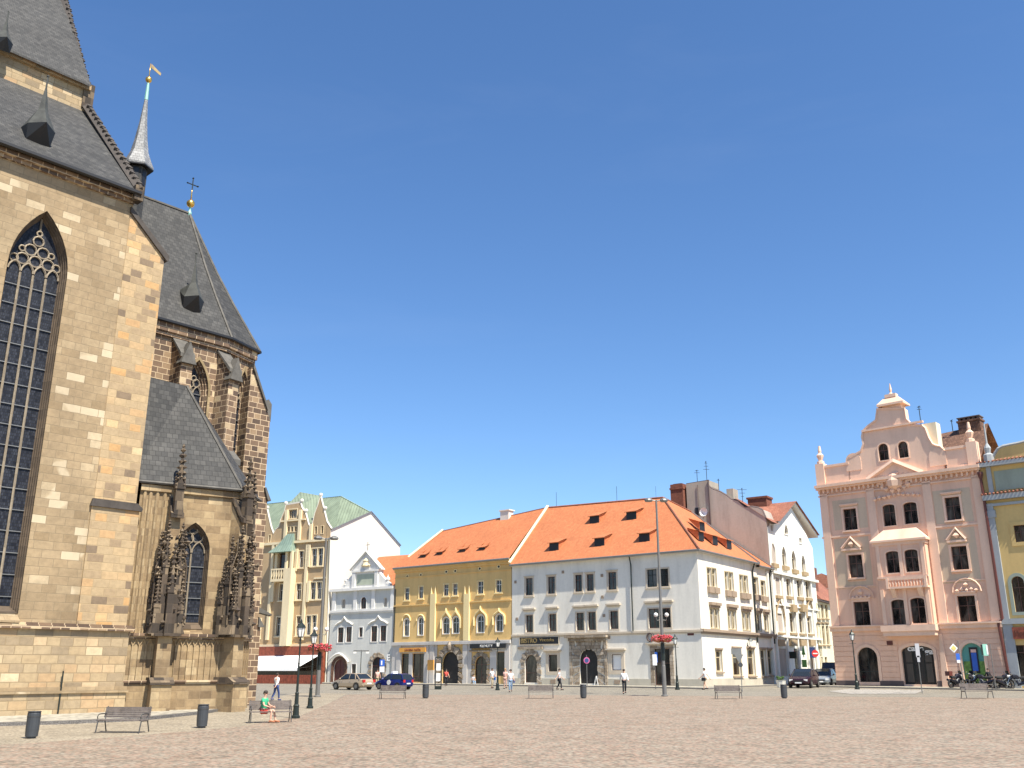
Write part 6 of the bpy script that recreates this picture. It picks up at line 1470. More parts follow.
walk('p', WR, 0, WR.L, 2.3); walk('p', JF, 0, JF.L, 2.2); walk('p', PF, -2.5, PF.L + .1, 4.5); walk('p', BF, 0, BF.L, 4.5)
isl = [ground(828, 691.5), ground(850, 689), ground(925, 690.5), ground(915, 694), ground(850, 694.2)]
gsheet('traffic_island', [(p.x, p.y) for p in isl], 'island_setts', .02)
# ================================================================== STREET FURNITURE
def gp3(px, py): p = ground(px, py); return p
def face_cam(p, extra=0): return atan2(-p.x, p.y) * 0 + atan2(p.x, p.y) * -1 + extra
# bench: x along seat, front towards -y
def make_bench():
    t = local_thing('park_bench', 'slatted bench standing between the two bins beside the church', 'bench', 'slatted benches on the square')
    for nm, f in (('seat', 0), ('backrest', 1)):
        mb = MB()
        for i in range(5):
            if f == 0: y = -.44 + i * .1; mb.box(LF, -.92, .92, -y - .046, -y + .046, .43, .465)
            else:
                z = .52 + i * .078; y = .07 + i * .018; mb.box(LF, -.92, .92, -y - .014, -y + .014, z, z + .073)
        mb.build(nm, 'bench_wood', t)
    for sx in (-.86, .86):
        mb = MB()
        mb.tube([(sx, -.46, .44), (sx, -.5, .3), (sx, -.56, .02)], .024, 5); mb.tube([(sx, .02, .44), (sx, .1, .25), (sx, .2, .02)], .024, 5)
        mb.tube([(sx, -.46, .42), (sx, 0, .42), (sx, .06, .5), (sx, .17, .93)], .022, 5)
        mb.tube([(sx, .1, .66), (sx, -.2, .68), (sx, -.46, .66), (sx, -.54, .58), (sx, -.5, .5)], .02, 5)
        mb.build('leg', 'bench_steel', t)
    return t
bench = make_bench()
def bz_(px, py): p = gp3(px, py); p.z += .01; return p
def put(o, px, py, rz, sc=1): return place(o, bz_(px, py), rz, sc)
put(bench, 124.5, 732.5, -.12)
dup(bench, 'slatted bench with a seated woman beside the green lamp posts', bz_(269.5, 722.5), .35)
dup(bench, 'slatted bench in front of the parked blue car', bz_(393, 699), -.05)
dup(bench, 'slatted bench in front of the arched shop door of the white house', bz_(541, 698.5), -.02)
dup(bench, 'slatted bench in front of the sunlit side of the white corner house', bz_(728, 699), .02)
dup(bench, 'slatted bench in front of the parked motorcycles', bz_(976, 698.5), .02, 1.12)
t = local_thing('litter_bin', 'dark cylindrical litter bin nearest the left edge of the photo', 'bin', 'dark cylindrical litter bins')
mb = MB(); mb.lathe((0, 0, 0), [(.15, .0), (.15, .04), (.205, .06), (.22, .3), (.22, .82), (.195, .9), (.19, .83), (.15, .8)], 16); mb.build('body', 'bin_metal', t, smooth=False)
mb = MB(); mb.lathe((0, 0, 0), [(.222, .70), (.227, .70), (.227, .745), (.222, .745)], 16); mb.lathe((0, 0, 0), [(.205, .86), (.235, .88), (.205, .905)], 16); mb.build('rim', 'bench_steel', t)
put(t, 31, 738.5, 0); binp = t
for lab, px, py in (('dark cylindrical litter bin between the church bench and the seated woman', 201.5, 728), ('dark cylindrical litter bin in front of the yellow house', 425.5, 698.5), ('dark cylindrical litter bin in front of the big portal of the white house', 583.5, 698.5), ('dark cylindrical litter bin before the mouth of the side street', 784.5, 698.5)):
    dup(binp, lab, bz_(px, py), 0, 1.0 if px < 300 else 1.05)
# historic lamp post
def make_lamp():
    t = local_thing('street_lamp', 'green cast iron lantern post nearest the seated woman', 'street lamp', 'cast iron lantern posts')
    mb = MB(); mb.lathe((0, 0, 0), [(.2, 0), (.2, .1), (.15, .14), (.13, .5), (.15, .54), (.1, .62), (.085, 1.05), (.1, 1.1), (.06, 1.16), (.045, 2.4), (.06, 2.43), (.04, 2.47), (.035, 3.45), (.06, 3.5), (.03, 3.55), (.03, 3.62)], 10); mb.build('post', 'dark_metal', t)
    mb = MB(); mb.tube([(-.26, 0, 3.38), (.26, 0, 3.38)], .018, 4); mb.lathe((0, 0, 0), [(.12, 3.6), (.13, 3.64)], 6)
    for k in range(6):
        a = pi * k / 3; mb.tube([(.12 * cos(a), .12 * sin(a), 3.64), (.2 * cos(a), .2 * sin(a), 4.05)], .012, 4)
    mb.lathe((0, 0, 0), [(.23, 4.05), (.22, 4.09), (.12, 4.22), (.05, 4.28), (.05, 4.34), (.015, 4.45)], 6); la = mb.build('lantern', 'dark_metal', t)
    mb = MB(); mb.lathe((0, 0, 0), [(.11, 3.65), (.19, 4.04)], 6); mb.build('lantern_glass', 'lamp_glass', la)
    return t
lamp = make_lamp(); put(lamp, 295.5, 718.5, 0, 1.02)
for lab, px, py, sc in (('green cast iron lantern post just behind the nearest one, by the church kerb', 309.8, 708.5, .98), ('cast iron lantern post before the shops of the yellow house', 497.5, 690.3, 1.05), ('cast iron lantern post right of the tall flower basket mast', 677.5, 689.8, 1.12), ('cast iron lantern post at the left corner of the pink house', 857.3, 689.6, 1.22)):
    p = bz_(px, py); dup(lamp, lab, p, 0, sc)
# tall masts with flood lights, globes and flower baskets
def make_mast(H, zg, zf, label):
    t = local_thing('lighting_mast', label, 'lamp mast', 'tall grey lighting masts with flower baskets')
    mb = MB(); mb.tube([(0, 0, 0), (0, 0, 2.2), (0, 0, 2.25), (0, 0, H)], [.17, .15, .13, .075], 10); mb.lathe((0, 0, 0), [(.26, 0), (.26, .08), (.18, .12)], 10); mb.build('pole', 'grey_metal', t)
    mb = MB(); mb.lathe((0, 0, 0), [(.16, zf - 1.6), (.16, zf - .4), (.3, zf - .35)], 8); mb.build('sleeve', 'dark_metal', t)
    for sx in (-1, 1):
        mb = MB(); mb.tube([(0, 0, H - .1), (sx * .5, 0, H)], .05, 5); mb.lathe((sx * .62, 0, H), [(.1, .16), (.3, .06), (.34, -.06), (.28, -.14)], 10); mb.build('floodlight', 'zinc', t)
        mb = MB(); mb.tube([(0, 0, zg - .25), (sx * .35, 0, zg - .3), (sx * .42, 0, zg)], .03, 5); br = mb.build('globe_arm', 'grey_metal', t)
        mb = MB(); mb.ball((sx * .42, 0, zg + .12), .17, 10); mb.build('globe', 'lamp_glass', br, smooth=True)
    mb = MB(); mb.tube([(0, 0, H), (0, 0, H + 1.1)], .012, 4); mb.build('lightning_rod', 'dark_metal', t)
    for k in range(4):
        a = pi / 2 * k + .4; cx, cy = .48 * cos(a), .48 * sin(a)
        mb = MB(); mb.lathe((cx, cy, zf), [(.12, -.28), (.3, -.05), (.33, 0)], 8); mb.tube([(0, 0, zf - .25), (cx, cy, zf - .25)], .025, 4); bk = mb.build('flower_basket', 'terracotta', t)
        mb = MB()
        for i in range(110):
            r = .42 * sqrt(random.random()); b = random.uniform(0, 2 * pi); z = zf + random.uniform(-.22, .26) * (1.2 - r); mb.cur = 0 if random.random() < .2 else (1 if random.random() < .65 else 2)
            mb.blob((cx + r * cos(b), cy + r * sin(b), z), random.uniform(.04, .08), .5)
        mb.build('flowers', ['leaf', 'flower_red', 'flower_pink'], bk)
    return t
def hz(px, py, base): p = ground(*base); return EYE.z + ray(px, py).z / ray(px, py).y * p.y - p.z
m1 = make_mast(hz(330, 538, (317, 697)), hz(318, 631, (317, 697)), hz(320, 648, (317, 697)), 'tall grey lighting mast with red flowers beside the church, before the tan house')
put(m1, 317.3, 697, .1)
m2 = make_mast(hz(655, 498, (664.5, 697)), hz(661, 616, (664.5, 697)), hz(664, 638.5, (664.5, 697)), 'tall grey lighting mast with red flowers in front of the white corner house')
put(m2, 664.8, 696.5, .05)
# ------------------------------------------------------------------ signs on posts
def post_sign(label, base, top, plates, name='road_sign', cat='road sign', poler=.035, pmat='grey_metal'):
    """plates: (kind, px, py, w_m, h_m, mat)"""
    p = bz_(*base); t = local_thing(name, label, cat)
    H = hz(top[0], top[1], base)
    mb = MB(); mb.tube([(0, 0, -.05), (0, 0, H)], poler, 6); mb.build('post', pmat, t)
    for kind, py, w, h, mat, *ex in plates:
        zc = hz(base[0], py, base); dx = ex[0] if ex else 0; yo = ex[1] if len(ex) > 1 else -.05
        mb = MB()
        if kind == 'disc': mb.prism(LF, [(dx + w / 2 * cos(2 * pi * i / 16), zc + w / 2 * sin(2 * pi * i / 16)) for i in range(16)], -yo, -yo + .02)
        elif kind == 'diamond': mb.prism(LF, [(dx, zc - h / 2), (dx + w / 2, zc), (dx, zc + h / 2), (dx - w / 2, zc)], -yo, -yo + .02)
        elif kind == 'tri': mb.prism(LF, [(dx - w / 2, zc + h / 2), (dx + w / 2, zc + h / 2), (dx, zc - h / 2)], -yo, -yo + .02)
        else: mb.box(LF, dx - w / 2, dx + w / 2, -yo, -yo + .02, zc - h / 2, zc + h / 2)
        mb.build('sign_plate', mat, t)
    return place(t, p, 0)
post_sign('round magenta-backed no parking sign on a post before the big portal', (587.2, 687.5), (586.3, 655), [('disc', 660.5, .62, .62, 'magenta'), ('disc', 660.5, .42, .42, 'cloth_navy', 0, -.072)])
post_sign('red no entry sign with white bar at the side street corner', (817.8, 684), (817.3, 648), [('disc', 653.6, .86, .86, 'red'), ('rect', 653.6, .6, .14, 'road_white', 0, -.072)])
post_sign('blue parking sign over a white plate in front of the grey house', (381.3, 689.5), (381, 659), [('rect', 663, .45, .6, 'blue'), ('rect', 669.5, .45, .5, 'road_white'), ('rect', 663, .12, .4, 'road_white', -.05, -.072)])
post_sign('slim pole with grey sign backs before the sunlit wall of the corner house', (742.3, 692), (740, 648), [('rect', 651.5, .9, .5, 'zinc', -.3), ('tri', 659, .8, .75, 'zinc', -.1), ('disc', 665, .4, .4, 'bin_metal')], pmat='zinc')
post_sign('tall pole with stacked white panels before the arched entrance of the pink house', (922.3, 693.5), (920.3, 645), [('rect', 650.5, .34, 1.1, 'cloth_grey'), ('rect', 659, .22, .5, 'cloth_grey')])
post_sign('yellow diamond priority road sign with blue plate left of the teal window', (964.2, 690.3), (957.6, 641), [('diamond', 648.3, .78, .82, 'road_white', -.5), ('diamond', 648.3, .5, .54, 'yellow_paint', -.5, -.072), ('rect', 657.5, .34, .7, 'blue', -.2), ('rect', 661.5, .3, .25, 'road_white', -.2, -.072)])
post_sign('pole with small green and white stop sign at the right corner of the pink house', (996.3, 691), (990, 644), [('rect', 650, .42, 1.0, 'copper', -.5), ('rect', 650, .14, .8, 'road_white', -.35, -.072), ('rect', 650, .16, .9, 'dark_metal', -.8)])
post_sign('thin twin-armed lamp pole before the grey house', (359.7, 689), (359.7, 650), [('rect', 651, 1.5, .12, 'zinc'), ('rect', 652.5, .3, .2, 'lamp_glass', -.6), ('rect', 652.5, .3, .2, 'lamp_glass', .6)], name='street_lamp', cat='street lamp', pmat='dark_metal')
post_sign('brown post with a pale notice plate left of the corner shop door', (655.8, 689), (655, 652), [('rect', 660, .4, 1.0, 'road_white')])
t = local_thing('information_stand', 'black framed information stand with white sheets left of the passage arch', 'notice stand'); H = hz(437, 657, (438, 689.5))
mb = MB(); mb.ring(LF, rect(-.32, .32, 0, H), rect(-.24, .24, .3, H - .1), -.06, .06); mb.build('frame', 'dark_metal', t)
mb = MB(); mb.box(LF, -.2, .22, -.02, .0, H * .58, H * .8); mb.build('poster', 'white', t); mb = MB(); mb.box(LF, -.2, .22, -.02, .0, H * .25, H * .5); mb.build('poster', 'road_white', t)
put(t, 438, 689.5, 0)
t = local_thing('folded_parasol', 'folded orange-red parasol standing in the big portal', 'parasol'); mb = MB(); mb.tube([(0, 0, 0), (0, 0, 2.6)], .03, 5); mb.build('pole', 'grey_metal', t)
mb = MB(); mb.lathe((0, 0, 0), [(.12, .9), (.24, 1.1), (.2, 1.7), (.05, 2.55)], 8); mb.build('canopy', 'cloth_red', t); put(t, 580.8, 685.8, 0)
t = local_thing('folding_board', 'white pavement A-board beside the right jamb of the big portal', 'pavement board')
mb = MB()
for sg in (-1, 1): mb.add([(-.3, sg * .3, 0), (.3, sg * .3, 0), (.26, sg * .03, 1.05), (-.26, sg * .03, 1.05), (-.3, sg * .27, 0), (.3, sg * .27, 0), (.26, 0, 1.05), (-.26, 0, 1.05)], [(0, 1, 2, 3), (4, 5, 6, 7), (0, 4, 7, 3), (1, 5, 6, 2)])
mb.build('board', 'white', t); put(t, 597.5, 686.2, .9)
# hanging signs on the white gabled house
for lab, px, py, w, h, mat in (('dark square sign hanging between the doors of the white gabled house', 792.3, 655, .9, .8, 'dark_metal'), ('green tree-shaped sign on the white gabled house', 804.6, 652, .5, 1.1, 'hedge_green'), ('dark green bracket sign below the tree-shaped one', 805.2, 663.5, .6, .9, 'hedge_green'), ('violet-blue flag sign behind the no entry sign', 812.6, 652.5, .8, 1.3, 'cloth_navy')):
    s, z = JF.hit(px, py, .6); t = thing('projecting_sign', lab, 'sign', JF.P(s, 0, z)); f_ = Frame(JF.P(s, .2, 0).xy, JF.P(s, .2 + w, 0).xy)
    mb = MB()
    if 'tree' in lab and 'below' not in lab: mb.prism(f_, [(0, z - h * .3), (w, z - h * .3), (w * .5, z + h * .7)], -.04, .04); mb.box(f_, w * .4, w * .6, -.04, .04, z - h * .6, z - h * .3)
    else: mb.box(f_, 0, w, -.04, .04, z - h / 2, z + h / 2)
    mb.build('sign_plate', mat, t); mb = MB(); mb.tube([JF.P(s, 0, z + h * .35), JF.P(s, .25, z + h * .35)], .03, 4); mb.build('bracket', 'dark_metal', t)
# planter by the villa door
p = bz_(781.5, 687.5); t = local_thing('planter', 'pale stone planter by the first door of the white gabled house', 'planter'); mb = MB(); mb.lathe((0, 0, 0), [(.4, 0), (.5, .6), (.55, .7), (.4, .7)], 8); mb.build('pot', 'villa_cream', t)
mb = MB()
for i in range(40): mb.blob((random.uniform(-.35, .35), random.uniform(-.35, .35), .75 + random.uniform(0, .3)), .09, .5)
mb.build('foliage', 'leaf', t); place(t, p)
# ------------------------------------------------------------------ cars
def make_car(label, paint, L=4.3, W=1.72, H=1.45, style='sedan', taxi=False, group='cars parked along the far kerb'):
    t = local_thing('parked_car', label, 'car', group)
    h = W / 2; x0 = -L / 2
    # stations: x fraction, z bottom, z belt, halfwidth
    if style == 'sedan': st = [(0, .45, .72, .72), (.02, .3, .88, .86), (.1, .24, .95, .95), (.2, .2, .96, 1), (.5, .2, .93, 1), (.7, .2, .9, 1), (.85, .22, .82, .97), (.96, .28, .68, .86), (1, .4, .55, .7)]
    elif style == 'hatch': st = [(0, .45, .8, .78), (.02, .3, .98, .9), (.1, .24, 1.0, .97), (.3, .2, .98, 1), (.7, .2, .93, 1), (.86, .22, .85, .97), (.96, .28, .7, .86), (1, .4, .55, .7)]
    else: st = [(0, .4, 1.1, .93), (.02, .3, 1.2, .97), (.3, .22, 1.2, 1), (.75, .22, 1.15, 1), (.9, .25, 1.0, .95), (.98, .3, .8, .86), (1, .4, .6, .75)]
    k = H / 1.45
    def loft(rows, mat, nm, par, smooth=True):
        mb = MB(); n_ = len(rows[0]); mb.add([q for r in rows for q in r], [(i * n_ + j, i * n_ + j + 1, (i + 1) * n_ + j + 1, (i + 1) * n_ + j) for i in range(len(rows) - 1) for j in range(n_ - 1)] + [list(range(n_)), [(len(rows) - 1) * n_ + j for j in range(n_)]])
        return mb.build(nm, mat, par, smooth=False)
    rows = []
    for f, zb, zt, w in st:
        x = x0 + f * L; w *= h; q = [(x, -w * .85, zb), (x, -w, zb + .12), (x, -w, (zb + zt) / 2 + .05), (x, -w * .95, zt - .03), (x, -w * .7, zt + .02), (x, w * .7, zt + .02), (x, w * .95, zt - .03), (x, w, (zb + zt) / 2 + .05), (x, w, zb + .12), (x, w * .85, zb), (x, -w * .85, zb)]
        rows.append(q)
    body = loft(rows, paint, 'body', t)
    if style == 'sedan': cab = [(.1, .93, .0), (.24, 1.0, .86), (.34, 1.0, 1), (.56, 1.0, .98), (.66, .98, .6), (.76, .86, 0)]
    elif style == 'hatch': cab = [(.01, .95, .0), (.09, 1.0, .85), (.2, 1, 1), (.52, 1.0, .98), (.64, .98, .55), (.76, .88, 0)]
    else: cab = [(.0, 1.1, .0), (.02, 1.15, .9), (.1, 1.15, 1), (.7, 1.12, .98), (.8, 1.05, .6), (.9, .95, 0)]
    def cabrow(f, zb, fr_, inset=0, lo=None, hi=None):
        x = x0 + f * L; zt = zb + (H - zb) * fr_ - .0; wb = h * .92; wt = h * (.92 - .2 * fr_)
        a = zb - .03
        return [(x, -wb, a), (x, -wt, zt - .04), (x, -wt * .85, zt), (x, wt * .85, zt), (x, wt, zt - .04), (x, wb, a)]
    loft([cabrow(f, zb, q) for f, zb, q in cab], 'car_glass', 'windows', t)
    mb = MB()      # roof skin and pillars
    top = [c for c in cab if c[2] > .8]
    pts = []
    for f, zb, q in top:
        x = x0 + f * L; zt = zb + (H - zb) * q; wt = h * (.92 - .2 * q) + .015
        pts.append([(x, -wt, zt - .07), (x, -wt * .85, zt + .015), (x, wt * .85, zt + .015), (x, wt, zt - .07)])
    mb.add([q for r in pts for q in r], [(i * 4 + j, i * 4 + j + 1, i * 4 + 5 + j, i * 4 + 4 + j) for i in range(len(pts) - 1) for j in range(3)])
    for sg in (-1, 1):
        def cp(i, up): f, zb, q = cab[i]; return V((x0 + f * L, sg * h * (.925 if not up else .925 - .2 * q), (zb - .02) if not up else zb + (H - zb) * q - .02))
        n2 = len(cab); a_, b_ = cp(n2 - 1, False), cp(n2 - 3, True); mb.tube([a_, b_], .035, 4)
        mb.tube([cp(0, False), cp(1, True) if style != 'van' else cp(1, True)], .05, 4)
        mx = x0 + .42 * L; mb.tube([(mx, sg * h * .925, .93), (mx + .03, sg * h * .73, H - .06)], .03, 4)
        if style == 'sedan': mx = x0 + .22 * L; mb.tube([(mx, sg * h * .925, .93), (mx + .2, sg * h * .75, H - .1)], .05, 4)
    mb.build('roof', paint, t)
    for fx in (.19, .81):
        for sg in (-1, 1):
            x = x0 + fx * L; f_ = Frame((x, 0), (x + 1, 0)); c = [(.31 * cos(2 * pi * i / 14), .31 + .31 * sin(2 * pi * i / 14)) for i in range(14)]
            mb = MB(); o0_, o1_ = sorted((sg * (h - .18), sg * (h + .012))); mb.prism(f_, c, o0_, o1_); wl = mb.build('wheel', 'rubber', t)
            mb = MB(); c2 = [(.19 * cos(2 * pi * i / 10), .31 + .19 * sin(2 * pi * i / 10)) for i in range(10)]; o0_, o1_ = sorted((sg * (h + .0), sg * (h + .025))); mb.prism(f_, c2, o0_, o1_); mb.build('rim', 'grey_metal', wl)
            mb = MB(); mb.tube([(x + .37 * cos(pi * i / 8), sg * (h - .005), .3 + .37 * sin(pi * i / 8)) for i in range(9)], .025, 4); mb.build('wheel_arch', 'rubber', t)
    for sg in (-1, 1):
        mb = MB(); mb.box(LF, x0 + L * .955, x0 + L * .99, *sorted((sg * h * .5, sg * h * .8)), .52 * k, .66 * k); mb.build('headlight', 'lamp_glass', t)
        mb = MB(); mb.box(LF, x0 - .01, x0 + L * .03, *sorted((sg * h * .55, sg * h * .86)), .66 * k, .9 * k); mb.build('tail_light', 'tail_red', t)
        mb = MB(); mb.blob((x0 + L * .66, sg * (h + .08), .98 * k), .1, .1); mb.build('mirror', paint, t)
        mb = MB(); mb.box(LF, x0 + L * .35, x0 + L * .38, *sorted((sg * h, sg * (h + .02))), .78, .81); mb.box(LF, x0 + L * .6, x0 + L * .63, *sorted((sg * h, sg * (h + .02))), .78, .81); mb.build('door_handle', 'chrome', t)
    mb = MB(); mb.box(LF, x0 - .02, x0 + .01, -.26, .26, .52, .63); mb.build('number_plate', 'road_white', t); mb = MB(); mb.box(LF, x0 + L - .02, x0 + L + .012, -.26, .26, .36, .46); mb.build('number_plate', 'road_white', t)
    mb = MB(); mb.box(LF, x0 + L * .975, x0 + L + .005, -.4, .4, .46, .6); mb.build('grille', 'black', t)
    if taxi:
        mb = MB(); mb.prism(LF, [(-.2, H), (.1, H), (.05, H + .24), (-.15, H + .24)], -.35, .35); mb.build('roof_sign', 'white', t)
        for sg in (-1, 1): mb = MB(); f_ = Frame((0, 0), (1, 0)); mb.prism(f_, [(-.1 + .24 * cos(2 * pi * i / 10), .68 + .24 * sin(2 * pi * i / 10)) for i in range(10)], *sorted((sg * (h - .02), sg * (h + .02)))); mb.build('door_emblem', 'road_white', t)
    return t
def head(d): return atan2(d.y, d.x)
def front(px, o, fr=None):
    fr = fr or PF; p = fr.P(fr.s_at(px, 688, o), o, 0); return V((p.x, p.y, gz(p.x, p.y) + (.125 if o < 4.4 else .01)))
c1 = make_car('beige sedan parked in front of the grey house', 'car_tan', 4.4, 1.75, 1.45); put(c1, 352.5, 689.8, head(-GF.d) - .1, 1.0)
c2 = make_car('dark blue taxi hatchback with a white roof sign by the grey and yellow houses', 'car_blue', 3.9, 1.7, 1.5, 'hatch', True); put(c2, 393.5, 689.6, head(-GF.d) - .05, .94)
c3 = make_car('dark maroon car parked nearest in the mouth of the side street', 'car_maroon', 4.3, 1.8, 1.5, 'hatch'); put(c3, 804.5, 687.8, atan2(-.93, -.37) - .12, 1.2)
c4 = make_car('silver-blue car parked behind the maroon one in the side street', 'car_silver', 4.3, 1.75, 1.5, 'hatch'); put(c4, 825, 686.2, atan2(-.93, -.37) - .1, 1.2)
c5 = make_car('dark navy van at the back of the side street beside the pink house', 'van_navy', 5.0, 1.95, 2.4, 'van'); put(c5, 832, 685.2, atan2(-.93, -.37), 1.05)
# ------------------------------------------------------------------ motorcycles
def make_moto(label):
    t = local_thing('motorcycle', label, 'motorcycle', 'motorcycles parked before the pink and blue houses')
    for x, nm in ((-.7, 'wheel'), (.75, 'wheel')):
        mb = MB(); mb.tube([(x + .3 * cos(2 * pi * i / 16), 0, .32 + .3 * sin(2 * pi * i / 16)) for i in range(17)], .065, 6, False); w_ = mb.build(nm, 'rubber', t)
        mb = MB()
        for i in range(5): a = 2 * pi * i / 5; mb.tube([(x, 0, .32), (x + .27 * cos(a), 0, .32 + .27 * sin(a))], .02, 4)
        mb.tube([(x, -.08, .32), (x, .08, .32)], .06, 6); mb.build('rim', 'chrome', w_)
    mb = MB(); mb.tube([(.75, -.09, .32), (.5, -.09, .95)], .03, 5); mb.tube([(.75, .09, .32), (.5, .09, .95)], .03, 5); mb.build('fork', 'chrome', t)
    mb = MB(); mb.tube([(.5, 0, .9), (.1, 0, .62), (-.2, 0, .55), (-.7, 0, .34)], .04, 5); mb.tube([(.5, 0, .8), (.3, 0, .35), (-.2, 0, .3)], .04, 5); mb.build('frame', 'black', t)
    mb = MB(); mb.box(LF, -.2, .28, -.15, .15, .28, .55); mb.tube([(.05, 0, .5), (.18, 0, .72)], .13, 8); mb.build('engine', 'zinc', t)
    mb = MB(); mb.tube([(-.12, 0, .78), (.05, 0, .86), (.3, 0, .88), (.45, 0, .82)], [.08, .17, .18, .08], 8); mb.build('tank', 'moto_paint', t)
    mb = MB(); mb.tube([(-.75, 0, .84), (-.5, 0, .8), (-.15, 0, .78)], [.07, .13, .12], 8); mb.build('seat', 'rubber', t)
    mb = MB(); mb.tube([(.38, -.36, 1.02), (.44, -.2, 1.08), (.5, 0, 1.0), (.44, .2, 1.08), (.38, .36, 1.02)], .022, 5); mb.blob((.5, -.32, 1.2), .06); mb.blob((.5, .32, 1.2), .06); mb.build('handlebar', 'chrome', t)
    mb = MB(); mb.ball((.62, 0, .9), .1, 8); mb.build('headlight', 'lamp_glass', t)
    mb = MB(); mb.tube([(.15, .14, .35), (-.2, .17, .25), (-.75, .19, .32)], [.03, .04, .06], 6); mb.build('exhaust', 'chrome', t)
    mb = MB(); mb.tube([(.1, -.17, .62), (.0, -.17, .3), (-.4, -.19, .45), (-.85, -.17, .62)], [.09, .12, .14, .09], 7); mb.tube([(.1, .17, .62), (.0, .17, .3), (-.4, .19, .45), (-.85, .17, .62)], [.09, .12, .12, .09], 7); mb.tube([(.75, 0, .68), (.55, 0, .7), (.4, 0, .85)], [.07, .13, .1], 7); mb.build('fairing', 'moto_paint', t)
    mb = MB(); mb.add([(.56, -.16, .98), (.56, .16, .98), (.42, .14, 1.3), (.42, -.14, 1.3)], [(0, 1, 2, 3)]); mb.build('windscreen', 'car_glass', t)
    return t
mo = make_moto('black motorcycle with a brown top box, leftmost in the row'); place(mo, front(957.5, 2.6), .5, 1.2)
mb = MB(); mb.box(LF, -1.0, -.62, -.2, .2, .9, 1.25); tb_ = mb.build('top_box', 'red_frame', mo)
def dupm(label, px, py, rz, sc=1.2):
    r = mo.copy(); COL.objects.link(r); r['label'] = label
    for ch in children(mo):
        if ch.name.startswith('top_box'): continue
        c = ch.copy(); COL.objects.link(c); c.parent = r
        for g in children(ch): d = g.copy(); COL.objects.link(d); d.parent = c
    return place(r, front(px, py, PF if px < 1000 else BF), rz, sc)
dupm('black motorcycle in front of the teal arched window', 972, 2.2, 1.0); dupm('black motorcycle beside the standing person in black', 984, 2.6, 2.5)
dupm('black motorcycle nearest the blue wall right of the sign pole', 1004.5, 2.4, .35); dupm('dark motorcycle cut by the right edge of the photo', 1019, 2.2, 2.75)
